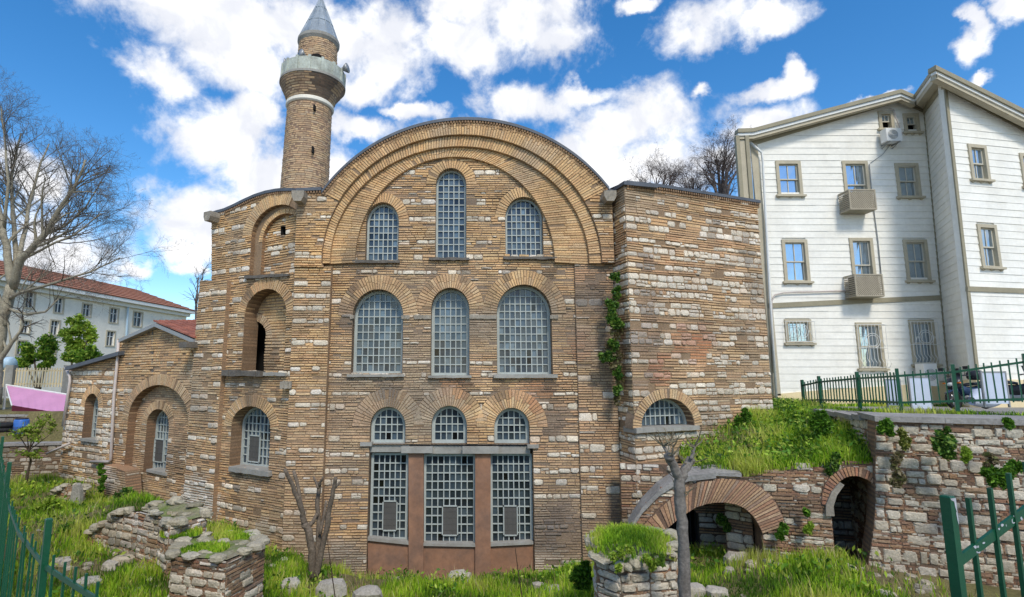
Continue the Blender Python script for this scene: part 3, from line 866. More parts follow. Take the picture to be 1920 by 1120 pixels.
a = MB(); P = W_L.pts([(505, 445), (532, 445), (532, 412), (505, 412)]); wprism(a, W_L, P, -.6, -.5); mesh_obj('opening_shade', a, 'dark', church)
# middle niche with a dark arched doorway
a = MB(); dn = opening(W_L, 449, 497, 603, 630, 704, -.45)
big = arch_poly(nl_mid[0] - .1, nl_mid[1] + .1, nl_mid[2] - .1, nl_mid[3], nl_mid[4] + .1)
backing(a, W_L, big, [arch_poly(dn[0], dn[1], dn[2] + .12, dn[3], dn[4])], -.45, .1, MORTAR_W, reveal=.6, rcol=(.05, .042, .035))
I, O = ring_curves(dn, .26); band(a, W_L, I, O, -.445, -.5, col_arch, mortar=MORTAR_W)
fill(a, W_L, big, [arch_poly(*dn), ring_hole(dn, .26)], make_rows(4, 10, (20, 30), (0, 0), (.1, .1), bh=.085, seed=2), -.45, church_col(.9, 0, .05), pstone=0)
mesh_obj('niche_back', a, 'masonry', church)
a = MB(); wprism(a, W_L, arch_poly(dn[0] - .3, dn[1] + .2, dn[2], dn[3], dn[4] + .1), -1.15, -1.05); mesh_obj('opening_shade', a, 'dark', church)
lattice_window(W_L, nl_low, 0, .42, fr=.07, pane=.2, vents=[(470, 489, 815, 868)])
wall_box_px(W_L, 457, 540, 517, 523, -.2, .1, 'dark_trim', 'sill', church, vr=(513, 518), wob=.01)
wall_box_px(W_L, 414, 486, 694, 705, -.4, .22, 'dark_trim', 'sill', church, vr=(696, 706), wob=.015)
wall_box_px(W_L, 486, 534, 698, 705, -.4, .1, 'cement', 'sill', church, vr=(699, 705), wob=.01)
wall_box_px(W_L, 428, 503, 875, 884, -.45, .14, 'cement', 'sill', church, vr=(885, 895), wob=.01)
wall_box_px(W_M, 524, 546, 716, 729, -.1, .3, 'stone_trim', 'impost_block', church, wob=.02)

# ---- pier and low chapel
pier_px = [(375, 526), (VX(414, 526) + 1, 526), (VX(414, 990) + 1, 990), (VX(361, 990), 990), (VX(361, 640), 640)]
pp = W_C.pts(pier_px, .15)
a = MB(); backing(a, W_C, pp, [], .15, .6, MORTAR_W)
rowsC = make_rows(-.5, 13, (3, 5), (1, 1), (.14, .19), seed=21)
fill(a, W_C, pp, [], rowsC, .15, col_left, pstone=.85, sl=(.2, .5))
mesh_obj('pier', a, 'masonry', church)
blind = opening(W_C, 233, 348, 722, 790, 960); ch_w1 = opening(W_C, 155, 181, 738, 764, 826)
gab_px = [(VX(366, 990), 990), (VX(366, 640), 645), (362, 640), (290, 609), (222, 637), (VX(214, 700), 700), (VX(214, 940), 945)]
gp = W_C.pts(gab_px)
a = MB(); backing(a, W_C, gp, [arch_poly(*blind)], 0, .5, MORTAR_W, reveal=.3, rcol=lin(134, 104, 78))
zsplit = W_C.px(290, 712)[1]
lowr = [r for r in make_rows(0, 7, (2, 4), (1, 2), (.14, .2), seed=31) if r[1] < zsplit]
upr = make_rows(lowr[-1][1], 10, (60, 70), (0, 0), (.1, .1), bh=.085, seed=1)
fill(a, W_C, gp, [arch_poly(*blind), ring_hole(blind, .36)], lowr + upr, 0, church_col(.75, .1, .2, .45), pstone=.72)
mesh_obj('wall', a, 'masonry', church)
a = MB(); I, O = ring_curves(blind, .36); band(a, W_C, I, O, .012, -.3, col_arch, mortar=MORTAR_W); mesh_obj('window_arch', a, 'masonry', church)
ch_w2 = opening(W_C, 272, 314, 767, 797, 888, -.28)
a = MB(); big = arch_poly(blind[0] - .1, blind[1] + .1, blind[2] - .2, blind[3], blind[4] + .1)
backing(a, W_C, big, [arch_poly(*ch_w2)], -.28, .2, MORTAR_W, reveal=.4, rcol=lin(128, 100, 76))
fill(a, W_C, big, [arch_poly(*ch_w2), ring_hole(ch_w2, .3)], make_rows(0, 9, (4, 9), (0, 1), (.13, .18), seed=33), -.28, church_col(.4, .4, .3), pstone=.4)
I, O = ring_curves(ch_w2, .3); band(a, W_C, I, O, -.27, -.5, col_arch, mortar=MORTAR_W)
mesh_obj('niche_back', a, 'masonry', church)
lattice_window(W_C, ch_w2, -.28, .36, fr=.07, pane=.2, vents=[(293, 308, 822, 868)])
side_px = [(VX(214, 960), 960), (VX(214, 664), 664), (130, 692), (106, 920)]
spp = W_C.pts(side_px)
a = MB(); backing(a, W_C, spp, [arch_poly(*ch_w1)], -.02, .5, MORTAR_W, reveal=.4, rcol=lin(128, 100, 76))
zs2 = W_C.px(170, 694)[1]
lr = [r for r in make_rows(0, 8, (1, 3), (1, 2), (.16, .22), seed=41) if r[1] < zs2]
fill(a, W_C, spp, [arch_poly(*ch_w1), ring_hole(ch_w1, .3)], lr + make_rows(lr[-1][1], 10, (60, 70), (0, 0), (.1, .1), bh=.085, seed=1), -.02, church_col(.35, .15, .3, .6), pstone=.9)
I, O = ring_curves(ch_w1, .3); band(a, W_C, I, O, -.01, -.3, col_arch, mortar=MORTAR_W)
mesh_obj('wall', a, 'masonry', church)
lattice_window(W_C, ch_w1, -.02, .36, fr=.06, pane=.22)
wall_box_px(W_C, 150, 180, 822, 827, -.45, .08, 'cement', 'sill', church, vr=(825, 831))
wall_box_px(W_C, 274, 310, 880, 885, -.7, -.2, 'cement', 'sill', church, vr=(887, 893))
# dark seam in the gable
wall_box_px(W_C, 284, 287, 614, 700, -.05, .02, 'dark_trim', 'seam', church)
# buttress stub at the foot of the chapel and its whitewashed patch
a = MB()
bt = W_C.pts([(195, 945), (197, 872), (234, 884), (238, 950)], .4); rb = make_rows(0, 6, (2, 4), (1, 2), (.14, .2), seed=4)
backing(a, W_C, bt, [], .4, .5, MORTAR_BACK); fill(a, W_C, bt, [], rb, .4, church_col(0, .6, .4), pstone=.6)
for (s_, z_), flip in ((bt[1], 0), (bt[2], 1)):
    p_, q_ = W_C.w(s_, 0, .4), W_C.w(s_, 0, -.1); Wq = Wall(p_, q_) if flip else Wall(q_, p_)
    fill(a, Wq, [(0, .8), (Wq.len, .8), (Wq.len, z_), (0, z_)], [], rb, .003, church_col(0, .6, .4), pstone=.5)
mesh_obj('buttress', a, 'masonry', church)

# ---- end block
lun = opening(W_R, 1201, 1301, 747, 801, 801)
roofR = [(1172, 348), (1180, 347), (1420, 381)]
rp_px = [(VX(1186, 1000), 1000)] + [(VX(1186, 360), 349), (1300, 358), (VX(1444, 382), 381), (VX(1444, 900), 900)]
rp = W_R.pts(rp_px); rp[0] = (-.012, rp[0][1]); rp[1] = (-.012, rp[1][1])
a = MB()
hr = [arch_poly(*lun)]
backing(a, W_R, rp, hr, 0, .6, MORTAR_W, reveal=.4, rcol=lin(116, 92, 74), sides=False)
rowsR = make_rows(-.5, 13, (1, 3), (1, 2), (.13, .22), seed=55)
fill(a, W_R, rp, hr + [ring_hole(lun, .27)], rowsR, 0, col_right, pstone=.9, sl=(.14, .4), bl=(.3, .6))
mesh_obj('wall', a, 'masonry', church)
a = MB(); I, O = ring_curves(lun, .27); band(a, W_R, I, O, .03, -.3, church_col(.1, .3, .7), mortar=MORTAR_G); mesh_obj('window_arch', a, 'masonry', church)
lattice_window(W_R, (lun[0], lun[1], lun[2], lun[3], lun[4]), 0, .3, fr=.07, pane=.2)
wall_box_px(W_R, 1194, 1312, 803, 813, -.4, .14, 'cement', 'sill', church, vr=(798, 806), wob=.006)
a = MB(); zt = W_T.px(1165, 352)[1]
tp = [(0, 0), (W_T.len - .02, 0), (W_T.len - .02, 11.0), (0, 11.0)]
ztop = W_R.px(1176, 349)[1]
tp = [(-.02, 0), (W_T.len, 0), (W_T.len, ztop), (-.02, ztop)]
backing(a, W_T, tp, [], 0, .3, MORTAR_W, sides=False); fill(a, W_T, tp, [], rowsR, 0, col_right, pstone=.9)
mesh_obj('wall', a, 'masonry', church)
# ---- roofs: lead over each curve, with a saw-tooth brick cornice
def roof_sheet(W, px, back, off, name='roof', th=.09, teeth=True, rise=0.0, mat='lead'):
    P = resample(W.pts(px, off), .12)
    mb = MB(); t = MB()
    for i in range(len(P) - 1):
        (s0, z0), (s1, z1) = P[i], P[i + 1]
        a0, a1 = W.w(s0, z0, off + .07), W.w(s1, z1, off + .07); b0, b1 = W.w(s0, z0 + th, off + .07), W.w(s1, z1 + th, off + .07)
        c0, c1 = W.w(s0, z0 + th + rise, -back), W.w(s1, z1 + th + rise, -back); d0, d1 = W.w(s0, z0, -back), W.w(s1, z1, -back)
        mb.quad(a0, a1, b1, b0); mb.quad(b0, b1, c1, c0); mb.quad(a0, a1, d1, d0)
    r = mesh_obj(name, mb, mat, church)
    if teeth:
        L = Q = resample(W.pts(px, off), .085)
        for i in range(0, len(Q) - 1):
            (s0, z0), (s1, z1) = Q[i], Q[i + 1]
            dx, dz = s1 - s0, z1 - z0; l = math.hypot(dx, dz) or 1; nx, nz = dz / l, -dx / l
            if nz > 0: nx, nz = -nx, -nz
            c = jit(lin(150, 120, 92), .15)
            P4 = [(s0 + nx * .075, z0 + nz * .075), (s0 + dx * .62 + nx * .075, z0 + dz * .62 + nz * .075), (s0 + dx * .62, z0 + dz * .62), (s0, z0)]
            quadblock(t, W, P4, off + .055, off - .05, c)
            P4 = [(s0 + nx * .15, z0 + nz * .15), (s1 + nx * .15, z1 + nz * .15), (s1 + nx * .08, z1 + nz * .08), (s0 + nx * .08, z0 + nz * .08)]
            quadblock(t, W, P4, off + .02, off - .05, jit(lin(160, 128, 94), .1))
        mesh_obj('cornice', t, 'masonry', church)
roof_sheet(W_M, roof_circle(60), 9, .30)
roof_sheet(W_M, [(556, 360), (604, 358)], 9, .28)
roof_sheet(W_M, [(1136, 360), (1158, 366)], 9, .28)
roof_sheet(W_L, roofL_px, 6, .0)
roof_sheet(W_R, [(1174, 346), (1240, 353), (1330, 367), (1423, 382)], 7, .02, rise=.3)
t = MB(); wbox(t, W_T, -.1, W_T.len + .08, ztop, ztop + .1, -1, .06); mesh_obj('roof', t, 'lead', church)
# stone spouts
for W, u, v, o in ((W_M, 566, 372, .28), (W_M, 1138, 372, .28), (W_L, 408, 408, .0)):
    s, z = W.px(u, v, o); mb = MB()
    wprism(mb, W, [(s - .17, z - .06), (s - .1, z - .2), (s + .1, z - .2), (s + .17, z - .06), (s + .17, z + .1), (s - .17, z + .1)], o - .1, o + .38)
    mesh_obj('spout', mb, 'stone_trim', church)
# chapel roofs
def eave(W, px, name, mat, w=.14, over=.25, back=5.0, rise=1.0):
    P = W.pts(px, over); mb = MB()
    for i in range(len(P) - 1):
        (s0, z0), (s1, z1) = P[i], P[i + 1]
        mb.hexa([W.w(s0, z0 - w, over), W.w(s1, z1 - w, over), W.w(s1, z1 - w + rise, -back), W.w(s0, z0 - w + rise, -back)],
                [W.w(s0, z0, over), W.w(s1, z1, over), W.w(s1, z1 + rise, -back), W.w(s0, z0 + rise, -back)])
    return mesh_obj(name, mb, mat, church)
eave(W_C, [(122, 688), (222, 659)], 'roof', 'lead', rise=.6)
eave(W_C, [(222, 636), (290, 606), (363, 637)], 'verge', 'metal_grey', w=.12, rise=0, back=.3)
# red tiles on the chapel gable
mb = MB(); g0, g1, g2 = W_C.px(222, 634, .2), W_C.px(290, 603, .2), W_C.px(366, 634, .2)
for (p, q) in ((g1, g2),):
    n = 9
    for k in range(26):
        y0, y1 = .25 - k * .2, .25 - (k + 1) * .2 - .04
        for i in range(n):
            t0, t1 = i / n, (i + 1) / n
            z = lambda t, y: p[1] + (q[1] - p[1]) * t + (.25 - y) * .10
            s = lambda t: p[0] + (q[0] - p[0]) * t
            c = jit(lin(146, 92, 76), .2)
            mb.hexa([W_C.w(s(t0), z(t0, y0), y0), W_C.w(s(t1), z(t1, y0), y0), W_C.w(s(t1), z(t1, y1) - .02, y1), W_C.w(s(t0), z(t0, y1) - .02, y1)],
                    [W_C.w(s(t0), z(t0, y0) + .05, y0), W_C.w(s(t1), z(t1, y0) + .05, y0), W_C.w(s(t1), z(t1, y1) + .03, y1), W_C.w(s(t0), z(t0, y1) + .03, y1)], c)
mesh_obj('tile_roof', mb, 'tile', church)
mb = MB(); s, z = W_C.px(360, 641, .2); wbox(mb, W_C, s - .12, s + .28, z - .2, z - .02, -.1, .55); mesh_obj('spout', mb, 'dark_trim', church)
# drainpipes of the chapel
mb = MB(); mb.tube([W_C.w(*W_C.px(u, v, .1), .1) for u, v in ((222, 638), (221, 668), (214, 740), (208, 862), (205, 866), (170, 866))], .05, 8)
mesh_obj('drainpipe', mb, 'pipe', church, smooth=True)
mb = MB(); mb.tube([W_C.w(*W_C.px(u, v, .1), .1) for u, v in ((123, 690), (131, 706), (131, 716), (118, 800))], .05, 8)
mesh_obj('drainpipe', mb, 'pipe', church, smooth=True)
mb = MB(); mb.tube([W_C.w(*W_C.px(u, v, .15), .15) for u, v in ((130, 832), (88, 851))], .05, 8)
mesh_obj('drainpipe', mb, 'pipe', church, smooth=True)
# hidden flanks and back walls so that the building is closed
mb = MB()
A, B = W_C.w(W_C.px(130, 692)[0], 0), W_C.w(W_C.px(130, 692)[0], W_C.px(130, 692)[1])
def flank(p, q, z0, z1): mb.hexa([(p[0], p[1], z0), (q[0], q[1], z0), (q[0] + .3, q[1] + .01, z0), (p[0] + .3, p[1] + .01, z0)], [(p[0], p[1], z1), (q[0], q[1], z1), (q[0] + .3, q[1] + .01, z1), (p[0] + .3, p[1] + .01, z1)], lin(150, 122, 94))
zc = W_C.px(130, 692)[1]
flank((A[0] + .05, A[1] + .1), (A[0] + 3, A[1] + 5.5), 0, zc - .05)
mesh_obj('flank_wall', mb, 'masonry_plain', church); mb = MB()
e = W_R.w(W_R.px(1444, 700)[0] - .4, 0); flank((e[0], e[1] + .1), (e[0] - 1.5, e[1] + 6), 0, W_R.px(1420, 382)[1] - .05)
mesh_obj('flank_wall', mb, 'masonry_plain', church); mb = MB()
e = W_L.w(W_L.px(397, 500)[0] + .05, 0); flank((e[0], e[1] + .05), (e[0] + 2.4, e[1] + 6), 0, W_L.px(397, 404)[1] - .02)
mesh_obj('flank_wall', mb, 'masonry_plain', church)

# ================================================================== MINARET
mc = PY(571, 500, 20.0)
mz = []
def mring(v, hw, cu):
    p = PY(cu, v, 20.0); d = (p - EYE); depth = d.y * math.cos(PITCH) + d.z * math.sin(PITCH)
    return (p, hw / 1000 * depth)
minaret = thing('minaret', 'round brick minaret with a white balcony and a pointed grey lead cone behind the church', 'minaret', tuple(PY(570, 420, 20.0)))
def shaft(name, prof, mat='masonry_plain', brick=True, n=44, smooth=False):
    R = [mring(*p) for p in prof]; mb = MB()
    if brick:
        z0, z1 = R[0][0].z, R[-1][0].z; nz = max(1, int(round((z1 - z0) / .085)))
        def at(t):
            zz = z0 + (z1 - z0) * t
            for i in range(len(R) - 1):
                if R[i][0].z <= zz + 1e-6 <= R[i + 1][0].z + 2e-6 or i == len(R) - 2:
                    k = (zz - R[i][0].z) / max(1e-6, R[i + 1][0].z - R[i][0].z)
                    return R[i][0].lerp(R[i + 1][0], k), R[i][1] * (1 - k) + R[i + 1][1] * k
        full = []
        for i in range(nz + 1): full.append(at(i / nz))
        mb.lathe(full, 48, col=lin(140, 116, 96), colf=lambda k, j: lin(138, 114, 94))
        for i in range(nz):
            (c0, r0), (c1, r1) = full[i], full[i + 1]
            a = rng.random(); st = .3 / r0
            while a < 2 * math.pi + .0:
                w = st * rng.uniform(.7, 1.2)
                if math.cos(a + math.pi / 2 + 0) > -2:
                    col = jit(mix(pick(BRICK), lin(186, 160, 126), .7), .08)
                    m = (c0.z + c1.z) / 2
                    if noise.noise(Vector((a * 2, m * .8, 3))) > .25: col = mix(col, lin(130, 112, 98), .4)
                    if name == 'corbel' and abs(((a % 6.283) - 5.25)) < .45 + .3 * noise.noise(Vector((a * 5, m * 4, 1))): col = mix(col, lin(74, 70, 68), .8)
                    pr = rng.uniform(.008, .02); k0, k1 = .16, .84
                    P = []
                    for (kk, aa) in ((k0, a + .01), (k0, a + w - .01), (k1, a + w - .01), (k1, a + .01)):
                        c = c0.lerp(c1, kk); r = r0 * (1 - kk) + r1 * kk + pr
                        P.append((c.x + r * math.cos(aa), c.y + r * math.sin(aa), c.z))
                    mb.quad(*P, col)
                a += w
    else:
        mb.lathe(R, n)
    return mesh_obj(name, mb, mat, minaret, smooth=smooth)
shaft('shaft', [(440, 44.5, 565), (362, 43, 571), (205, 40, 581)])
shaft('collar', [(207, 41, 581), (205, 43.5, 581.2), (200, 43.5, 581.6), (198, 41, 582)], 'plaster_white', False, smooth=False)
shaft('corbel', [(198, 41, 582), (190, 45, 582.5), (184, 47, 583), (175, 53, 584.5), (167, 57.5, 586), (164, 58, 586.5)])
shaft('balcony_slab', [(165, 59.5, 586.5), (161, 59.5, 587)], 'cement', False)
shaft('parapet', [(161, 57, 587), (138, 57, 589), (137, 55, 589), (155, 55, 587.6)], 'parapet', False)
for k in range(16):
    mb = MB()
    c0, r0 = mring(161, 58, 587); c1, r1 = mring(136, 57.6, 589.1); a = 2 * math.pi * k / 16 + .15
    e = Vector((math.cos(a), math.sin(a), 0)); t = Vector((-math.sin(a), math.cos(a), 0))
    mb.hexa([c0 + e * r0 + t * .05 - e * .05, c0 + e * r0 - t * .05 - e * .05, c0 + e * r0 - t * .05 + e * .02, c0 + e * r0 + t * .05 + e * .02],
            [c1 + e * r1 + t * .05 - e * .05, c1 + e * r1 - t * .05 - e * .05, c1 + e * r1 - t * .05 + e * .02, c1 + e * r1 + t * .05 + e * .02])
    mesh_obj('baluster', mb, 'parapet', minaret)
shaft('upper_shaft', [(160, 37, 592.5), (86, 34.5, 597)])
shaft('cornice', [(90, 35, 597), (85, 38, 597.5), (80, 38, 598)], 'cement', False)
R = [mring(*p) for p in [(80, 37, 598), (50, 24.5, 599.8), (20, 11.5, 601.4), (-4, 1.5, 602.5)]]
mb = MB(); n = 14
for k in range(len(R) - 1):
    for j in range(n):
        a0, a1 = 2 * math.pi * j / n, 2 * math.pi * (j + 1) / n
        P = [(R[k][0].x + R[k][1] * math.cos(a0), R[k][0].y + R[k][1] * math.sin(a0), R[k][0].z), (R[k][0].x + R[k][1] * math.cos(a1), R[k][0].y + R[k][1] * math.sin(a1), R[k][0].z),
             (R[k + 1][0].x + R[k + 1][1] * math.cos(a1), R[k + 1][0].y + R[k + 1][1] * math.sin(a1), R[k + 1][0].z), (R[k + 1][0].x + R[k + 1][1] * math.cos(a0), R[k + 1][0].y + R[k + 1][1] * math.sin(a0), R[k + 1][0].z)]
        mb.quad(*P)
        mb.tube([P[0], P[3]], .022, 5)
    mb.tube([(R[k][0].x + R[k][1] * math.cos(2 * math.pi * j / n), R[k][0].y + R[k][1] * math.sin(2 * math.pi * j / n), R[k][0].z) for j in range(n + 1)], .022, 5)
mesh_obj('cone_roof', mb, 'cone_lead', minaret)
c, r = mring(-4, 2, 602.5); mb = MB(); mb.lathe([(c + Vector((0, 0, d)), q) for d, q in ((-.1, .05), (.1, .09), (.2, .03), (.35, .07), (.5, .02), (.9, .01))], 10); mesh_obj('finial', mb, 'lead', minaret, smooth=True)
def slit(u, v, w, h):
    p = PY(u, v, 20.0); mb = MB(); r = .86 + .06
    ang = math.atan2(-1, 0)
    q = PY(u, v, 20.0 - .8); mb.box(q.x - w, q.x + w, q.y - .1, q.y + .4, q.z - h, q.z + h)
    mesh_obj('slit', mb, 'dark', minaret)
slit(590, 203, .03, .1); slit(587, 282, .03, .12)
q = PY(596, 122, 19.5); mb = MB(); P = [(q.x + .32 * math.cos(a), q.z - .1 + .42 * math.sin(a)) for a in [math.pi * i / 10 for i in range(11)]] + [(q.x - .32, q.z - .6), (q.x + .32, q.z - .6)]
mb.hexa([(x, q.y - .28, z) for x, z in P], [(x, q.y + .3, z) for x, z in P]); mesh_obj('balcony_door', mb, 'dark', minaret)
# loudspeakers on the balcony
def horn(u, v, ang, label, Y=19.1):
    p = PY(u, v, Y); t = thing('loudspeaker', label, 'loudspeaker', tuple(p), 'loudspeakers on the minaret balcony')
    d = Vector((math.sin(ang), -math.cos(ang), .1)).normalized()
    mb = MB(); mb.tube([p - d * .12, p, p + d * .14, p + d * .2], [.05, .07, .17, .2], 14); mesh_obj('horn', mb, 'metal_grey', t, smooth=True)
    mb = MB(); mb.tube([p - d * .2, p - d * .1], [.08, .08], 10); mb.tube([p - d * .1, p - d * .1 + Vector((0, 0, -.5))], .02, 6); mesh_obj('bracket', mb, 'black_plastic', t)
horn(571, 106, -.7, 'grey horn loudspeaker in front of the upper shaft of the minaret')
horn(542, 121, -1.3, 'grey horn loudspeaker at the left edge of the minaret balcony', 19.8)
horn(643, 130, 1.3, 'grey horn loudspeaker at the right edge of the minaret balcony', 19.8)

# ================================================================== WHITE TIMBER HOUSE
H_A = Wall((12.4, 22.0), (19.6, 22.0)); H_B = Wall((18.45, 19.5), (25.8, 20.9))
house = thing('timber_house', 'tall white clapboard house with olive eaves beside the end block of the church', 'house', (16, 22, 4.5))
def boards(mb, W, outer, holes, row=.285, off=0.0):
    zs = [p[1] for p in outer]; z = min(zs)
    while z < max(zs) - .02:
        b = min(z + row, max(zs)); zm = (z + b) / 2
        sp = spans(outer, zm)
        for h in holes: sp = minus(sp, spans(h, zm))
        for s0, s1 in sp:
            s = s0
            while s < s1 - .02:
                e = min(s1, s + rng.uniform(2.2, 4.2))
                if s1 - e < .6: e = s1
                j = rng.uniform(-.004, .004); g = .003 if e < s1 else 0
                A, B = W.w(s, z + j, off + .024), W.w(e - g, z + j, off + .034)
                C, D = W.w(e - g, b + j, off + .012), W.w(s, b + j, off + .012)
                mb.quad(A, B, C, D); mb.quad(A, B, W.w(e - g, z + j, off), W.w(s, z + j, off))
                s = e
        z = b
def rect_px(W, xl, xr, vt, vb, off=0.0):
    c, m = (xl + xr) / 2, (vt + vb) / 2
    return W.px(xl, m, off)[0], W.px(xr, m, off)[0], W.px(c, vb, off)[1], W.px(c, vt, off)[1]
winA = [(1455, 1502, 303, 367, 's'), (1581, 1629, 303, 388, 's'), (1679, 1723, 307, 370, 's'), (1646, 1674, 210, 243, 'o'), (1693, 1722, 214, 249, 'o'),
        (1467, 1515, 450, 529, 's'), (1595, 1639, 447, 545, 's'), (1695, 1740, 450, 527, 'h'), (1471, 1521, 599, 644, 'g1'), (1606, 1655, 605, 692, 'g2'), (1706, 1753, 600, 684, 'g2')]
winB = [(1816, 1850, 273, 338, 's'), (1834, 1870, 422, 502, 's'), (1913, 1948, 290, 352, 's'), (1935, 1975, 430, 512, 's')]
outA_px = [(1458, 741), (1411, 268), (1600, 211), (1683, 187), (1733, 206), (1779, 700), (1781, 718)]
outB_px = [(1832, 712), (1829, 690), (1769, 156), (1920, 237), (2010, 285), (2040, 715)]
def hole_of(W, w):
    s0, s1, z0, z1 = rect_px(W, *w[:4]); return [(s0 + .04, z0 + .04), (s1 - .04, z0 + .04), (s1 - .04, z1 - .04), (s0 + .04, z1 - .04)]
for W, out, wins in ((H_A, outA_px, winA), (H_B, outB_px, winB)):
    o = W.pts(out); hs = [hole_of(W, w) for w in wins]
    mb = MB(); backing(mb, W, o, hs, -.02, .2, (.8, .8, .8), reveal=.25); boards(mb, W, o, hs)
    mesh_obj('wall', mb, 'siding', house)
def edge3(W, a, b):
    pa, pb = Vector(W.w(*W.px(*a))), Vector(W.w(*W.px(*b)))
    return lambda z: pb + (pa - pb) * ((z - pb.z) / (pa.z - pb.z))
e1, e2 = edge3(H_A, (1733, 206), (1779, 700)), edge3(H_B, (1769, 156), (1829, 690))
zt1, zt2 = e1(0).z, 0
topA, topB = Vector(H_A.w(*H_A.px(1733, 206))), Vector(H_B.w(*H_B.px(1769, 156)))
mb = MB(); z = 4.6
while z < topA.z + 1.2:
    b = z + .285
    nrm = Vector((-1, -.3, 0)).normalized()
    if b < topA.z: mb.quad(e1(z) + nrm * .034, e2(z) + nrm * .034, e2(b) + nrm * .012, e1(b) + nrm * .012); mb.quad(e1(z), e2(z), e2(z) + nrm * .034, e1(z) + nrm * .034)
    z = b
zz = z - .285 * 2
mb.quad(e1(topA.z - .3), e2(topA.z - .3), topB, topA)
mesh_obj('wall', mb, 'siding', house)
mb = MB(); q = Vector((.05, .06, 0))
mb.hexa([e1(4.4) + q, e2(4.4) + q, e2(4.4) + q + Vector((.3, .1, 0)), e1(4.4) + q + Vector((.3, .1, 0))], [e1(topA.z - .1) + q, e2(topA.z - .1) + q, e2(topA.z - .1) + q + Vector((.3, .1, 0)), e1(topA.z - .1) + q + Vector((.3, .1, 0))])
mesh_obj('wall_core', mb, 'siding', house)
def strip(W, off, pts, d0, d1, depth, name, mat, root=None):
    mb = MB()
    for (u0, v0), (u1, v1) in zip(pts[:-1], pts[1:]):
        P = [W.px(u0, v0 + d1, off), W.px(u1, v1 + d1, off), W.px(u1, v1 + d0, off), W.px(u0, v0 + d0, off)]
        wprism(mb, W, P, off, off - depth)
    return mesh_obj(name, mb, mat, root or house)
def beam(p, q, down0, down1, th, name, mat):      # vertical-faced board between two 3-D points
    p, q = Vector(p), Vector(q); n = Vector(((q - p).y, -(q - p).x, 0)).normalized() * th
    mb = MB(); a, b = Vector((0, 0, down0)), Vector((0, 0, down1))
    mb.hexa([p - b, q - b, q - b + n, p - b + n], [p - a, q - a, q - a + n, p - a + n]); return mesh_obj(name, mb, mat, house)
OV = .5
main = [(1384, 241), (1413, 240), (1560, 201), (1690, 167), (1716, 178)]; wing = [(1755, 122), (1838, 163), (1920, 204), (2040, 266)]
strip(H_A, OV + .06, main, 0, 7, .3, 'roof_edge', 'siding_trim'); strip(H_A, OV, main, 7, 13.5, .2, 'fascia', 'white_paint'); strip(H_A, OV - .05, main, 13.5, 21, .2, 'fascia_board', 'window_trim')
strip(H_B, OV + .06, wing, 0, 8, .3, 'roof_edge', 'siding_trim'); strip(H_B, OV, wing, 8, 16, .2, 'fascia', 'white_paint'); strip(H_B, OV - .05, wing, 16, 26, .2, 'fascia_board', 'window_trim')
pA = Vector(H_A.w(*H_A.px(1716, 178, OV), OV)); pB = Vector(H_B.w(*H_B.px(1755, 122, OV), OV))
beam(pA, pB, 0, .16, .05, 'roof_edge', 'siding_trim'); beam(pA, pB, .16, .30, .02, 'fascia', 'white_paint'); beam(pA, pB, .30, .48, -.02, 'fascia_board', 'window_trim')
def soffit(W, fas, d, wallpts):
    mb = MB(); F = [Vector(W.w(*W.px(u, v + d, OV), OV)) for u, v in fas]; G = [Vector(W.w(*W.px(u, v), 0)) for u, v in wallpts]
    for i in range(len(F) - 1): mb.quad(F[i], F[i + 1], G[i + 1], G[i])
    return mesh_obj('soffit', mb, 'window_trim', house)
soffit(H_A, main, 20, [(1405, 268), (1420, 264), (1560, 223), (1683, 187), (1733, 206)]); soffit(H_B, wing, 25, [(1769, 156), (1845, 196), (1920, 237), (2040, 300)])
mb = MB(); dz = Vector((0, 0, .46)); mb.quad(pA - dz, pB - dz, topB, topA); mesh_obj('soffit', mb, 'window_trim', house)
strip(H_A, .05, [(1411, 262), (1600, 206), (1683, 181), (1733, 200)], 0, 11, .06, 'frieze', 'siding_trim'); strip(H_B, .05, [(1769, 150), (1920, 231), (2040, 295)], 0, 15, .06, 'frieze', 'siding_trim')
beam(topA + Vector((-.06, -.02, .05)), topB + Vector((-.06, -.02, .05)), 0, .28, .03, 'frieze', 'siding_trim')
# roof planes reaching back
mb = MB(); F = [Vector(H_A.w(*H_A.px(u, v, OV), OV)) for u, v in main]
for i in range(len(F) - 1): mb.quad(F[i], F[i + 1], F[i + 1] + Vector((7, 9, -.3)), F[i] + Vector((7, 9, -.3)))
F = [Vector(H_B.w(*H_B.px(u, v, OV), OV)) for u, v in wing]
for i in range(len(F) - 1): mb.quad(F[i], F[i + 1], F[i + 1] + Vector((7, 9, -.3)), F[i] + Vector((7, 9, -.3)))
mb.quad(pA, pB, pB + Vector((7, 9, -.3)), pA + Vector((7, 9, -.3)))
mesh_obj('roof', mb, 'lead', house)
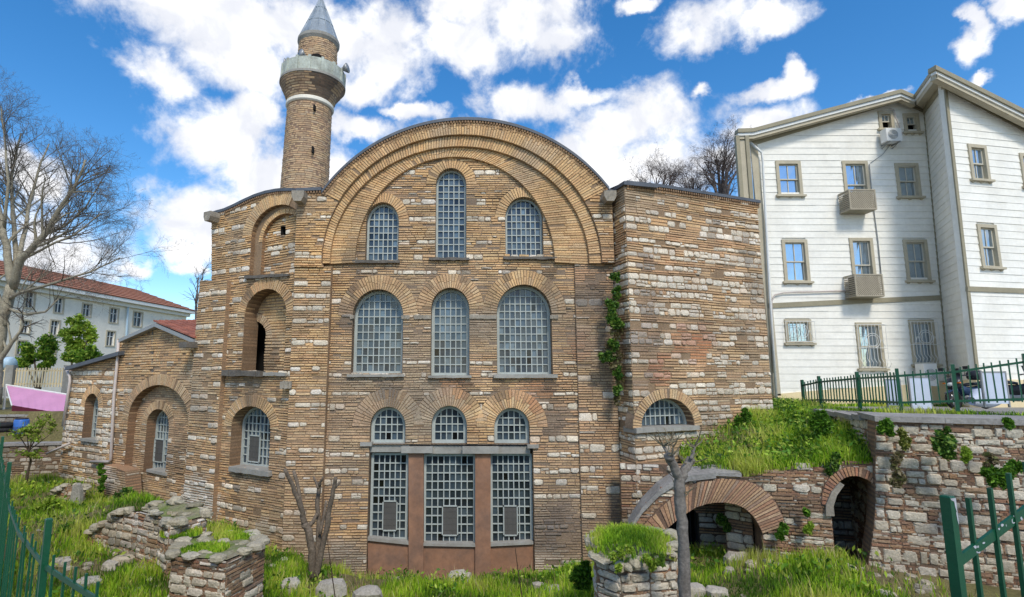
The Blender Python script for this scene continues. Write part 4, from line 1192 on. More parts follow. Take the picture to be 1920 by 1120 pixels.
# string courses and corner boards
strip(H_A, .07, [(1440, 569), (1600, 561), (1779, 553)], 0, 9, .09, 'string_course', 'siding_trim'); strip(H_B, .07, [(1815, 537), (1920, 541), (2040, 546)], 0, 9, .09, 'string_course', 'siding_trim')
pa, pb = Vector(H_A.w(*H_A.px(1776, 553, .07), .07)), Vector(H_B.w(*H_B.px(1816, 537, .07), .07)); beam(pa, pb, 0, .17, .04, 'string_course', 'siding_trim')
def vboard(W, a, b, w, off, name, mat):
    s0, z0 = W.px(*a); s1, z1 = W.px(*b); mb = MB(); wprism(mb, W, [(s0 - w / 2, z0), (s0 + w / 2, z0), (s1 + w / 2, z1), (s1 - w / 2, z1)], 0, off); return mesh_obj(name, mb, mat, house)
vboard(H_A, (1781, 735), (1733, 206), .14, .05, 'corner_board', 'siding_trim'); vboard(H_B, (1833, 715), (1770, 156), .13, .05, 'corner_board', 'siding_trim'); vboard(H_A, (1456, 742), (1412, 270), .3, .06, 'corner_board', 'window_trim')
# boxed pilaster at the near corner
for (u0, u1, o, m) in ((1386, 1393, .5, 'siding_trim'), (1393, 1404, .44, 'window_trim'), (1404, 1411, .5, 'siding_trim')):
    s0, s1, z0, z1 = rect_px(H_A, u0, u1, 254, 430, o); mb = MB(); wbox(mb, H_A, s0, s1, z0, z1, o, o - .16); mesh_obj('corner_board', mb, m, house)
mb = MB(); s0 = H_A.px(1400, 300)[0]; q0, q1, zt_ = Vector(H_A.w(s0 + .2, 4.0)), Vector(H_A.w(s0 + 5.8, 4.0, -8)), Vector((0, 0, H_A.px(1400, 262)[1] - 4)); mb.quad(q0, q1, q1 + zt_, q0 + zt_); mesh_obj('side_wall', mb, 'siding', house)
# plinth
for W, P in ((H_A, [(1455, 739), (1535, 732), (1663, 724), (1781, 716), (1784, 760), (1455, 770)]), (H_B, [(1832, 710), (2040, 716), (2040, 780), (1836, 775)])):
    mb = MB(); wprism(mb, W, W.pts(P), .06, -.3); mesh_obj('plinth', mb, 'cream', house)
mb = MB(); a, b = Vector(H_A.w(*H_A.px(1781, 716))), Vector(H_B.w(*H_B.px(1832, 710)))
o = Vector((-.07, -.03, 0)); mb.hexa([Vector((a.x, a.y, 4.3)) + o, Vector((b.x, b.y, 4.3)) + o, Vector((b.x + .4, b.y, 4.3)), Vector((a.x + .4, a.y, 4.3))], [a + o, b + o, b + Vector((.4, 0, 0)), a + Vector((.4, 0, 0))]); mesh_obj('plinth', mb, 'cream', house)
# windows
def house_window(W, w):
    xl, xr, vt, vb, kind = w; s0, s1, z0, z1 = rect_px(W, xl, xr, vt, vb); t = .13
    mb = MB()
    for q in ((s0, s0 + t, z0, z1), (s1 - t, s1, z0, z1), (s0 + t, s1 - t, z1 - t, z1), (s0 + t, s1 - t, z0, z0 + .05)):
        wbox(mb, W, q[0], q[1], q[2], q[3], -.1, .075)
    win = mesh_obj('window', mb, 'window_trim', house)
    mb = MB(); wbox(mb, W, s0 - .09, s1 + .09, z0 - .07, z0 + .012, -.06, .15)
    m = (s0 + s1) / 2
    for k, (a, b) in enumerate(((s0 - .04, s0 + .1), (m - .1, m + .1), (s1 - .1, s1 + .04))): wprism(mb, W, [(a, z0 - .07), ((a + b) / 2 - .03, z0 - .13), ((a + b) / 2 + .03, z0 - .13), (b, z0 - .07)], 0, .08)
    mesh_obj('sill', mb, 'window_trim', win)
    a0, a1, b0, b1 = s0 + t, s1 - t, z0 + .05, z1 - t; zm = (b0 + b1) / 2 if kind != 'g1' else b0
    lower_open = kind == 'o'
    mb = MB(); f = .05
    def sash(za, zb, o, sh=0):
        for q in ((a0, a0 + f, za, zb), (a1 - f, a1, za, zb), (a0 + f, a1 - f, za, za + f), (a0 + f, a1 - f, zb - f, zb)): wbox(mb, W, q[0], q[1], q[2], q[3], o - .045, o)
        wbox(mb, W, m - .018, m + .018, za + f, zb - f, o - .04, o - .004)
    g = MB()
    def pane(za, zb, o):
        for (p, q) in ((a0 + f * .5, m), (m, a1 - f * .5)):
            k = lambda: rng.uniform(-.006, .006)
            d = (k(), k(), k(), k()); 
            g.quad(W.w(p, za, o - .024 + d[0]), W.w(q, za, o - .024 + d[1]), W.w(q, zb, o - .024 + d[2]), W.w(p, zb, o - .024 + d[3]))
    if kind == 'g1': sash(b0, b1, -.03); pane(b0 + .02, b1 - .02, -.03)
    else:
        sash(zm - .02, b1, -.02); pane(zm, b1 - .02, -.02)
        if not lower_open: sash(b0, zm + .02, -.07); pane(b0 + .02, zm, -.07)
    mesh_obj('sash', mb, 'sash', win); mesh_obj('pane', g, 'sash_glass', win)
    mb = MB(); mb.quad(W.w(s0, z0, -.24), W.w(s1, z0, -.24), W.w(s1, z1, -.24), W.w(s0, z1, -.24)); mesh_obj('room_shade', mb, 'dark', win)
    if kind[0] == 'g':
        mb = MB(); e = .2; n = 8; X0, X1, Z0, Z1 = s0 - .04, s1 + .04, z0 + .06, z1 - .1
        rows = (Z1, Z0 + (Z1 - Z0) * .45, Z0) if kind == 'g2' else (Z1, Z0)
        for z in rows: mb.tube([W.w(X0, z, .05), W.w(X0, z, e), W.w(X1, z, e), W.w(X1, z, .05)], .012, 5)
        for i in range(n + 1):
            s = X0 + (X1 - X0) * i / n
            if kind == 'g2': mb.tube([W.w(s, Z1, e), W.w(s, Z0 + .35, e), W.w(s, Z0 + .18, e + .12), W.w(s, Z0, e + .02)], .009, 4)
            else: mb.tube([W.w(s, Z1, e), W.w(s, Z0, e)], .009, 4)
        cz = Z0 + (Z1 - Z0) * (.62 if kind == 'g2' else .5)
        for r in (.22, .30): mb.tube([W.w(m + r * math.cos(a), cz + r * math.sin(a), e + .012) for a in [2 * math.pi * i / 20 for i in range(21)]], .011, 4)
        for sg in (-1, 1): mb.tube([W.w(m + sg * (.3 + .22 * i / 6), cz - .05 - .16 * (i / 6) ** 2 + .1 * math.sin(i), e + .012) for i in range(7)], .01, 4)
        mesh_obj('grille', mb, 'white_paint', win)
for w in winA: house_window(H_A, w)
for w in winB: house_window(H_B, w)
# pipes on the house
mb = MB(); mb.tube([H_A.w(*H_A.px(u, v, .2), .2) for u, v in ((1402, 263), (1428, 286), (1430, 300), (1444, 560), (1456, 748))], .05, 8); mesh_obj('drainpipe', mb, 'white_paint', house, smooth=True)
mb = MB(); mb.tube([H_A.w(*H_A.px(u, v, .1), .1) for u, v in ((1450, 700), (1447, 565), (1453, 553), (1470, 549), (1600, 545))], .03, 6); mesh_obj('cable_duct', mb, 'pipe', house, smooth=True)
mb = MB(); mb.tube([H_A.w(*H_A.px(u, v, .06), .06) for u, v in ((1630, 308), (1634, 352), (1640, 405), (1646, 450), (1652, 514))], .02, 5); mesh_obj('cable', mb, 'metal_grey', house, smooth=True)

mb = MB(); mb.tube([H_A.w(*H_A.px(u, v, .05), .05) for u, v in ((1672, 268), (1655, 290), (1632, 306))], .012, 5); mesh_obj('cable', mb, 'metal_grey', house, smooth=True)
# air conditioners on the facade
def slat_box(u0, u1, v0, v1, label):
    o = .7; s0, s1, z0, z1 = rect_px(H_A, u0, u1, v0, v1, o); t = thing('air_conditioner_box', label, 'air conditioner cover', H_A.w((s0 + s1) / 2, z0, 0), 'slatted air conditioner boxes on the white house')
    W = H_A; mb = MB(); f = .05
    for q in ((s0, s0 + f), (s1 - f, s1)):
        wbox(mb, W, q[0], q[1], z0, z1, o - f, o); wbox(mb, W, q[0], q[1], z1 - f, z1, .04, o - f); wbox(mb, W, q[0], q[1], z0, z0 + f, .04, o - f)
    for q in ((z0, z0 + f), (z1 - f, z1)): wbox(mb, W, s0 + f, s1 - f, q[0], q[1], o - f, o)
    mesh_obj('frame', mb, 'slat', t)
    mb = MB(); h = z1 - z0 - 2 * f; x = s0 + f - h
    while x < s1 - f:
        for dr in (0, 1):
            a, b = max(x, s0 + f), min(x + h, s1 - f)
            if b - a > .02:
                za, zb = z0 + f + (a - x), z0 + f + (b - x)
                if dr: za, zb = z1 - f - (a - x), z1 - f - (b - x)
                mb.obox(Vector(W.w((a + b) / 2, (za + zb) / 2, o - .02 - dr * .012)), Vector(W.w(b - a, zb - za)) * 0 + Vector(((b - a) / 2, 0, (zb - za) / 2)), Vector((0, .006, 0)), Vector((-(zb - za), 0, (b - a))).normalized() * .014)
        x += .085
    for i in range(10):
        z = z0 + f + h * (i + .5) / 10; wbox(mb, W, s0 + .01, s0 + .03, z - .022, z + .022, .05, o - f); wbox(mb, W, s1 - .03, s1 - .01, z - .022, z + .022, .05, o - f)
    mesh_obj('slats', mb, 'slat', t)
    mb = MB(); wbox(mb, W, s0 + .02, s1 - .02, z0 - .012, z0 + .02, .04, o - .03); mesh_obj('base_tray', mb, 'siding_trim', t)
    mb = MB(); wbox(mb, W, s0 + .12, s1 - .12, z0 + .04, z1 - .08, .15, o - .12); mesh_obj('unit', mb, 'mesh_grey', t)
slat_box(1593, 1643, 355, 393, 'slatted air conditioner box hanging under the upper storey window of the white house')
slat_box(1604, 1657, 514, 556, 'slatted air conditioner box hanging just above the olive string course of the white house')
s0, s1, z0, z1 = rect_px(H_A, 1662, 1691, 240, 264, .5)
t = thing('air_conditioner', 'white outdoor air conditioner unit below the small attic windows', 'air conditioner', H_A.w(s0, z0, 0))
mb = MB(); wbox(mb, H_A, s0, s1, z0, z1, .16, .5); mesh_obj('casing', mb, 'white_plastic', t)
mb = MB(); c, r, zc = s0 + (s1 - s0) * .42, .2, (z0 + z1) / 2
for k in range(5): mb.tube([H_A.w(c + (r - k * .04) * math.cos(a), zc + (r - k * .04) * math.sin(a), .51) for a in [2 * math.pi * i / 20 for i in range(21)]], .008, 4)
mesh_obj('fan_grille', mb, 'metal_grey', t)
for s in (s0 + .1, s1 - .12): mb = MB(); wbox(mb, H_A, s, s + .04, z0 - .05, z0, .0, .5); mb.tube([H_A.w(s + .02, z0 - .16, .02), H_A.w(s + .02, z0 - .03, .42)], .018, 5); mesh_obj('bracket', mb, 'metal_grey', t)
mb = MB(); mb.tube([H_A.w(*H_A.px(u, v, .1), .1) for u, v in ((1692, 252), (1680, 222), (1676, 206), (1668, 203))], .02, 5); mesh_obj('hose', mb, 'pipe', t)

# ================================================================== LONG BUILDING FAR LEFT
B_L = Wall((-34.4, 35), (-31.5, 60))
bl = thing('apartment_building', 'long pale building with a red tiled roof behind the bare plane tree', 'building', (-33, 48, 4))
wl_px = [(103, 118, 560, 586), (155, 170, 571, 593), (206, 221, 579, 605), (250, 266, 586, 612), (48, 64, 548, 577), (40, 55, 602, 624), (95, 110, 602, 628), (150, 164, 612, 637), (200, 214, 622, 648), (32, 48, 640, 664), (247, 260, 627, 650), (88, 104, 645, 668), (-20, 0, 590, 618)]
def hbox(w): s0, s1, z0, z1 = rect_px(B_L, *w); return [(s0, z0), (s1, z0), (s1, z1), (s0, z1)]
ol = B_L.pts([(-110, 800), (-110, 505), (46, 530), (235, 567), (350, 592), (352, 760)])
ol = [(0, 3.5), (0, B_L.px(180, 557)[1]), (B_L.px(350, 592)[0], B_L.px(180, 557)[1]), (B_L.px(350, 592)[0], 3.5)]
zr = ol[1][1]
mb = MB(); backing(mb, B_L, ol, [hbox(w) for w in wl_px], 0, .3, (.6, .6, .6), reveal=.2); mesh_obj('wall', mb, 'plaster_white', bl)
for w in wl_px:
    s0, s1, z0, z1 = rect_px(B_L, *w); mb = MB(); t = .12
    for q in ((s0 - t, s0, z0 - t, z1 + t), (s1, s1 + t, z0 - t, z1 + t), (s0, s1, z1, z1 + t), (s0, s1, z0 - t, z0)): wbox(mb, B_L, q[0], q[1], q[2], q[3], .002, .05)
    win = mesh_obj('window', mb, 'window_trim', bl)
    mb = MB(); m = (s0 + s1) / 2
    for q in ((m - .04, m + .04, z0, z1), (s0, s0 + .08, z0, z1), (s1 - .08, s1, z0, z1), (s0, s1, z0 + (z1 - z0) * .62, z0 + (z1 - z0) * .67)): wbox(mb, B_L, q[0], q[1], q[2], q[3], -.14, -.08)
    mesh_obj('sash', mb, 'white_paint', win)
    mb = MB(); mb.quad(B_L.w(s0, z0, -.16), B_L.w(s1, z0, -.16), B_L.w(s1, z1, -.16), B_L.w(s0, z1, -.16), (.05, .07, .09)); mesh_obj('pane', mb, 'old_glass', win)
mb = MB(); wbox(mb, B_L, 0, ol[2][0] + .5, zr - .1, zr + .25, -.2, .7); wbox(mb, B_L, 0, ol[2][0] + .2, zr - .45, zr - .1, -.2, .3); mesh_obj('cornice', mb, 'white_paint', bl)
mb = MB(); n = 60; L = ol[2][0] + .7
for i in range(n):
    s0, s1 = L * i / n, L * (i + 1) / n
    for k in range(8):
        o0, o1 = .75 - k, .75 - k - 1.05; z0, z1 = zr + .26 + k * .34, zr + .26 + (k + 1) * .34
        mb.quad(B_L.w(s0, z0 + .05, o0), B_L.w(s1, z0 + .05, o0), B_L.w(s1, z1, o1), B_L.w(s0, z1, o1), jit(lin(164, 112, 86), .14)); mb.quad(B_L.w(s0, z0 + .05, o0), B_L.w(s1, z0 + .05, o0), B_L.w(s1, z0 - .05, o0 - .01), B_L.w(s0, z0 - .05, o0 - .01), lin(120, 70, 50))
mesh_obj('roof', mb, 'tile', bl)
mb = MB(); e = B_L.w(ol[2][0], 0); f = B_L.w(ol[2][0], 0, -14); mb.quad((e[0], e[1], 3.5), (f[0], f[1], 3.5), (f[0], f[1], zr + .2), (e[0], e[1], zr + .2)); mesh_obj('gable_wall', mb, 'plaster_white', bl)
mb = MB(); mb.tube([B_L.w(*B_L.px(u, v, .2), .2) for u, v in ((246, 568), (240, 578), (236, 640), (232, 720))], .09, 6); mesh_obj('drainpipe', mb, 'tank_blue', bl)

# ================================================================== TREES
def basis(d):
    d = d.normalized(); a = d.orthogonal().normalized(); return d, a, d.cross(a)
def grow(mb, p, d, L, r, lev, spec, col, tw):
    """one branch and its side branches; mb: thick wood, tw: twigs"""
    n = spec[lev][0]; pts, rad = [p.copy()], [r]; q = p.copy(); dd = d.normalized()
    taper = spec[lev][4]
    for i in range(n):
        dd = (dd + Vector((rng.gauss(0, 1), rng.gauss(0, 1), rng.gauss(0, 1))) * spec[lev][3] + Vector((0, 0, spec[lev][5]))).normalized()
        q = q + dd * (L / n); pts.append(q.copy()); rad.append(max(.003, r * (1 - taper * (i + 1) / n)))
    (mb if lev < 1 or r > .05 else tw).tube(pts, rad, 7 if r > .08 else (5 if r > .03 else 3), col if r > .04 else mix(col, lin(84, 72, 66), .65), cap=False)
    if lev + 1 < len(spec):
        k = spec[lev][1]
        for j in range(k):
            t = rng.uniform(spec[lev][2], 1.0); x = t * n; i = min(int(x), n - 1); pos = pts[i].lerp(pts[i + 1], x - i)
            bd = (pts[i + 1] - pts[i]).normalized(); _, a, b = basis(bd); ph = rng.uniform(0, 6.283); sp = rng.uniform(.55, 1.1)
            nd = (bd * math.cos(sp) + (a * math.cos(ph) + b * math.sin(ph)) * math.sin(sp)).normalized()
            grow(mb, pos, nd, L * rng.uniform(.38, .68) * (1.15 - .45 * t), rad[i] * .58, lev + 1, spec, col, tw)
def limb_tree(name, label, base, limbs, spec, col, cat='tree', group=None):
    t = thing(name, label, cat, tuple(base), group); mb, tw = MB(), MB()
    for pts, r0, r1, kids in limbs:
        n = len(pts); rad = [r0 + (r1 - r0) * i / (n - 1) for i in range(n)]
        P = [Vector(p) for p in pts]; Q, R = [], []
        for i in range(n - 1):
            for k in range(3):
                s = k / 3; p = P[i].lerp(P[i + 1], s)
                Q.append(p + Vector((rng.gauss(0, .02), rng.gauss(0, .02), 0)) * (1 if k else 0)); R.append(rad[i] + (rad[i + 1] - rad[i]) * s)
        Q.append(P[-1]); R.append(rad[-1])
        mb.tube(Q, R, 10 if r0 > .1 else 6, col)
        for j in range(kids):
            x = rng.uniform(.25, 1.0) * (len(Q) - 1); i = min(int(x), len(Q) - 2)
            bd = (Q[i + 1] - Q[i]).normalized(); _, a, b = basis(bd); ph = rng.uniform(0, 6.283); sp = rng.uniform(.45, 1.0)
            nd = (bd * math.cos(sp) + (a * math.cos(ph) + b * math.sin(ph)) * math.sin(sp) + Vector((0, 0, .25))).normalized()
            grow(mb, Q[i].lerp(Q[i + 1], x - i), nd, spec[0][6] * rng.uniform(.7, 1.25), max(.014, R[i] * .5), 0, spec, col, tw)
    mesh_obj('trunk', mb, 'bark', t, smooth=True)
    if tw.f: mesh_obj('twigs', tw, 'twig', t)
    return t
PT = lambda u, v, Y=27.0: PY(u, v, Y)
bk = lin(150, 142, 122)
plane_limbs = [
    ([PT(-14, 760), PT(-10, 690), PT(2, 600), PT(22, 535)], 0.36, 0.24, 2),
    ([PT(24, 540), PT(14, 480), PT(5, 425), PT(-14, 350), PT(-20, 270)], 0.211, 0.068, 11),
    ([PT(24, 540), PT(40, 486, 26.5), PT(84, 440, 26), PT(111, 393, 25.8), PT(138, 355, 25.5), PT(160, 300, 25.5)], 0.205, 0.043, 18),
    ([PT(26, 530), PT(30, 470, 27.5), PT(24, 400, 27.8), PT(22, 330, 28), PT(40, 250, 28)], 0.149, 0.043, 14),
    ([PT(30, 500), PT(48, 430, 28), PT(56, 380, 28.5), PT(72, 320, 28.6), PT(92, 270, 28.8)], 0.124, 0.034, 14),
    ([PT(18, 560), PT(38, 549, 26), PT(105, 530, 25), PT(170, 510, 24.6), PT(225, 484, 24.5)], 0.099, 0.025, 14),
    ([PT(40, 488), PT(90, 462, 25.5), PT(140, 440, 25), PT(190, 400, 25)], 0.081, 0.025, 14),
    ([PT(18, 580), PT(50, 590, 26), PT(85, 585, 25.5), PT(110, 560, 25.5)], 0.087, 0.025, 7),
    ([PT(84, 440), PT(120, 425, 27), PT(160, 390, 27.4), PT(190, 340, 27.5)], 0.081, 0.025, 12),
    ([PT(12, 610), PT(-10, 540, 27), PT(-30, 450, 27)], 0.155, 0.051, 8),
    ([PT(8, 430), PT(16, 340, 26.5), PT(8, 250, 26.5), PT(2, 200, 26.5)], 0.087, 0.025, 10),
]
SPEC_PLANE = [(5, 6, .2, .13, .75, .035, 2.4), (4, 6, .15, .18, .7, .05, 1), (3, 4, .2, .22, .6, .06, 1), (2, 0, 0, .25, .5, .03, 1)]
limb_tree('plane_tree', 'big bare plane tree with pale branching limbs in front of the long pale building', PT(4, 760), plane_limbs, SPEC_PLANE, bk)
SPEC_BARE = [(4, 6, .2, .15, .75, .05, 1.6), (3, 5, .2, .2, .65, .06, 1), (3, 4, .2, .24, .6, .05, 1), (2, 0, 0, .2, .5, .0, 1)]
def bare(label, u, Y, vb, vt, forks, r=.16):
    L = [([PY(u, vb, Y), PY(u + 1, (vb + vt) / 2 + 20, Y)], r, r * .7, 3)]
    for (du, dv) in forks: L.append(([PY(u + 1, (vb + vt) / 2 + 25, Y), PY(u + du * .5, vt + dv + 50, Y + rng.uniform(-1, 1)), PY(u + du, vt + dv + 22, Y + rng.uniform(-1, 1))], r * .6, .03, 9))
    limb_tree('bare_tree', label, PY(u, vb, Y), L, SPEC_BARE, lin(112, 100, 94), 'tree', 'bare trees behind the end block of the church')
bare('bare tree with a low wide crown, farthest from the white house behind the church roof', 1236, 34, 480, 296, [(-26, 30), (-6, 14), (14, 6), (30, 10)])
bare('bare tree standing between two others behind the church roof', 1300, 33, 480, 290, [(-16, 32), (0, 22), (14, 40)], .13)
bare('tallest bare tree behind the church roof, close beside the white house', 1352, 32, 480, 262, [(-30, 20), (-10, 6), (8, 0), (24, 8), (34, 30)], .19)
limb_tree('small_bare_tree', 'thin bare twiggy tree showing at the edge of the church pier', PY(368, 640, 30), [([PY(368, 640, 30), PY(368, 560, 30), PY(372, 520, 30)], .08, .03, 9), ([PY(368, 570, 30), PY(378, 530, 30), PY(382, 505, 30)], .05, .02, 8)], [(3, 4, .2, .2, .7, .05, .9), (3, 3, .2, .22, .6, .05, 1), (2, 0, 0, .25, .5, .0, 1)], lin(110, 100, 96))

# foliage: many small leaf faces
def leaf_arrays(centers, size, cols, flat=.0, nrm=None):
    n = len(centers); c = np.asarray(centers, dtype=np.float64)
    R = np.random.RandomState(rng.randint(0, 10 ** 6))
    a = R.normal(size=(n, 3)); a /= np.linalg.norm(a, axis=1, keepdims=True) + 1e-9
    b = R.normal(size=(n, 3)); b -= a * (a * b).sum(1, keepdims=True); b /= np.linalg.norm(b, axis=1, keepdims=True) + 1e-9
    s = size * R.uniform(.45, 1.5, (n, 1))
    v0, v1, v2, v3 = c - a * s, c + b * s * .48 + a * s * .05, c + a * s, c - b * s * .48 + a * s * .05
    V = np.stack([v0, v1, v2, v3], 1).reshape(-1, 3)
    i = np.arange(n)[:, None] * 4
    F = np.concatenate([i + np.array([[0, 1, 2]]), i + np.array([[0, 2, 3]])], 1).reshape(-1, 3)
    K = np.asarray(cols)[R.randint(0, len(cols), n)] * R.uniform(.65, 1.3, (n, 1))
    return V, F, np.repeat(K, 2, 0)
def clump_points(blobs, per):
    R = np.random.RandomState(rng.randint(0, 10 ** 6)); out = []
    for (c, r, k) in blobs:
        n = int(per * k); d = R.normal(size=(n, 3)); d /= np.linalg.norm(d, axis=1, keepdims=True)
        rad = np.clip(np.abs(R.normal(.55, .34, (n, 1))), .02, 1.5)
        out.append(np.asarray(c) + d * rad * np.asarray(r))
    return np.concatenate(out)
GREENS = {'dark': [lin(58, 96, 34), lin(80, 122, 40), lin(46, 78, 30), lin(110, 146, 54), lin(128, 150, 66)], 'mid': [lin(96, 140, 38), lin(74, 118, 32), lin(120, 160, 50), lin(62, 98, 30)], 'lime': [lin(160, 186, 62), lin(182, 200, 84), lin(138, 170, 52), lin(120, 150, 48)],
          'olive': [lin(120, 132, 52), lin(146, 150, 70), lin(96, 108, 44), lin(160, 158, 92)], 'dry': [lin(132, 118, 88), lin(112, 98, 74), lin(108, 112, 60), lin(150, 138, 100)]}
def bush(name, label, cat, base, blobs, per, size, pal, group=None, stem=None, part='foliage'):
    t = thing(name, label, cat, tuple(base), group)
    sub = []
    for c, r, k in blobs:      # break every mass into smaller uneven clumps
        m = 7
        for _ in range(m):
            d = Vector((rng.gauss(0, 1), rng.gauss(0, 1), rng.gauss(0, 1))).normalized() * rng.uniform(.3, .85)
            f = rng.uniform(.28, .55)
            sub.append((tuple(c[i] + d[i] * r[i] for i in range(3)), tuple(r[i] * f for i in range(3)), k * f))
    P = clump_points(sub, per)
    V, F, K = leaf_arrays(P, size, GREENS[pal] if isinstance(pal, str) else pal)
    fast_mesh(part, V - np.asarray(base), F, K, 'leaf', t)
    if stem:
        mb = MB()
        for pts, r in stem: mb.tube([Vector(p) for p in pts], [r * (1 - .6 * i / (len(pts) - 1)) for i in range(len(pts))], 6, lin(92, 80, 66))
        mesh_obj('trunk', mb, 'bark', t, smooth=True)
    return t
def blob(u, v, Y, ru, rv, k=1.0, depth=None):
    p = PY(u, v, Y); s = Y / 1000
    return (tuple(p), (ru * s, (depth or min(ru, rv)) * s, rv * s), k)
def stems_to(base, tips): return [([base, (Vector(base) * .6 + Vector(b) * .4) + Vector((rng.uniform(-.1, .1), 0, .1)), b], .09) for b in tips]
b0 = PY(72, 740, 36); bl_ = [blob(62, 660, 36, 26, 22), blob(90, 648, 36, 24, 22), blob(45, 678, 36, 28, 12), blob(85, 680, 36, 20, 14)]
bush('green_tree', 'dense mid green tree in front of the long pale building', 'tree', b0, bl_, 1000, .11, GREENS['mid'] + GREENS['lime'], 'green trees before the long pale building', stems_to(tuple(b0), [b[0] for b in bl_]))
b0 = PY(140, 740, 35); bl_ = [blob(150, 608, 35, 24, 20, .7), blob(132, 630, 35, 20, 22, .8), blob(165, 632, 35, 16, 20, .6), blob(148, 655, 35, 24, 18)]
bush('green_tree', 'airy lime green tree rising highest in front of the long pale building', 'tree', b0, bl_, 800, .1, 'lime', 'green trees before the long pale building', stems_to(tuple(b0), [b[0] for b in bl_]))
b0 = PY(175, 740, 33); bl_ = [blob(180, 662, 33, 26, 14), blob(158, 672, 33, 22, 12), blob(140, 668, 33, 16, 14)]
bush('green_tree', 'low mid green tree spreading just above the chapel roof', 'tree', b0, bl_, 1000, .11, GREENS['mid'] + GREENS['lime'], 'green trees before the long pale building', stems_to(tuple(b0), [b[0] for b in bl_]))

# ================================================================== GROUND
def idw(ctrl, p=3.2):
    C = np.array(ctrl)
    def f(x, y):
        x = np.atleast_1d(np.asarray(x, dtype=float)); y = np.atleast_1d(np.asarray(y, dtype=float))
        d2 = (x[:, None] - C[None, :, 0]) ** 2 + (y[:, None] - C[None, :, 1]) ** 2 + .02
        w = d2 ** (-p / 2)
        return (w * C[None, :, 2]).sum(1) / w.sum(1)
    return f
def wpt(W, u, v, off=.3):
    q = W.w(*W.px(u, v)); return (q[0] + W.n.x * off, q[1] + W.n.y * off, q[2])
CT = [wpt(W_C, 112, 893), wpt(W_C, 165, 905), wpt(W_C, 235, 935), wpt(W_C, 310, 955), wpt(W_C, 390, 984), wpt(W_L, 430, 990), wpt(W_L, 540, 1040), wpt(W_M, 610, 1066), wpt(W_M, 700, 1082), wpt(W_M, 840, 1090), wpt(W_M, 1000, 1082), wpt(W_M, 1085, 1066)]
for u, v, Y in ((60, 918, 20), (20, 920, 19), (40, 960, 15), (110, 990, 13), (250, 1100, 10.6), (180, 1040, 12), (290, 1080, 11), (250, 940, 14.2), (330, 985, 13.5), (400, 1000, 13.5), (520, 1100, 12), (520, 1050, 14), (600, 1085, 12.8), (700, 1112, 12.4), (850, 1112, 12.4), (1000, 1108, 12.3),
                (1080, 1100, 11.2), (1180, 1110, 10.0), (1100, 1075, 13.2), (1300, 1095, 11.2), (1340, 1060, 12.6), (1450, 1065, 11.4), (1540, 1060, 10.9), (1600, 1090, 10.2), (1640, 1110, 9.9)):
    p = PY(u, v, Y); CT.append((p.x, p.y, p.z))
CT += [(-2.5, 4.0, 1.3), (-6, 7.4, 1.5), (0, 3, 1.2), (3, 5, 1.3), (6, 7, 1.7), (0, 8, .9), (3, 8.6, 1.2), (9, 9, 1.9), (-11, 12.5, 1.9), (5, 15.5, 1.0), (7, 14, 1.3)]
Hyard = idw(CT)
YARD = [(-.1, .75), (1.9, 2.35), (10.5, 5.8), (14, 12), (10.5, 18), (0, 18), (-5, 17.5), (-13, 24), (-21, 22.3), (-20.5, 21.3), (-13.2, 14.2)]
def inside(x, y, poly):
    x = np.asarray(x); y = np.asarray(y); r = np.zeros(x.shape, bool)
    for i in range(len(poly)):
        (x0, y0), (x1, y1) = poly[i], poly[(i + 1) % len(poly)]
        c = ((y0 > y) != (y1 > y))
        with np.errstate(divide='ignore', invalid='ignore'):
            r ^= c & (x < (x1 - x0) * (y - y0) / (y1 - y0 + 1e-12) + x0)
    return r
gx = np.concatenate([[-900, -400, -200, -100, -60, -40, -30], np.arange(-26, 22, .3), [24, 28, 34, 45, 60, 100, 200, 400, 900]])
gy = np.concatenate([[-600, -200, -80, -30, -12, -4], np.arange(0, 27, .3), [28, 30, 34, 40, 50, 70, 100, 200, 400, 900, 1800]])
GX, GY = np.meshgrid(gx, gy)
ins = inside(GX.ravel(), GY.ravel(), YARD)
Z = np.where((GX.ravel() < -12) & (GY.ravel() < 25.6) & (GY.ravel() > 20.5), 2.5, 4.0)
R = np.random.RandomState(4)
Z[ins] = Hyard(GX.ravel()[ins], GY.ravel()[ins]) + R.normal(0, .018, ins.sum())
nxg, nyg = len(gx), len(gy)
ii = (np.arange(nyg - 1)[:, None] * nxg + np.arange(nxg - 1)[None, :]).ravel()
quads = np.stack([ii, ii + 1, ii + nxg + 1, ii + nxg], 1)
me = bpy.data.meshes.new('ground'); me.from_pydata(np.stack([GX.ravel(), GY.ravel(), Z], 1).tolist(), [], quads.tolist()); me.shade_smooth()
me.materials.append(MAT['soil']); ground = bpy.data.objects.new('ground', me); COL.objects.link(ground); structure(ground)

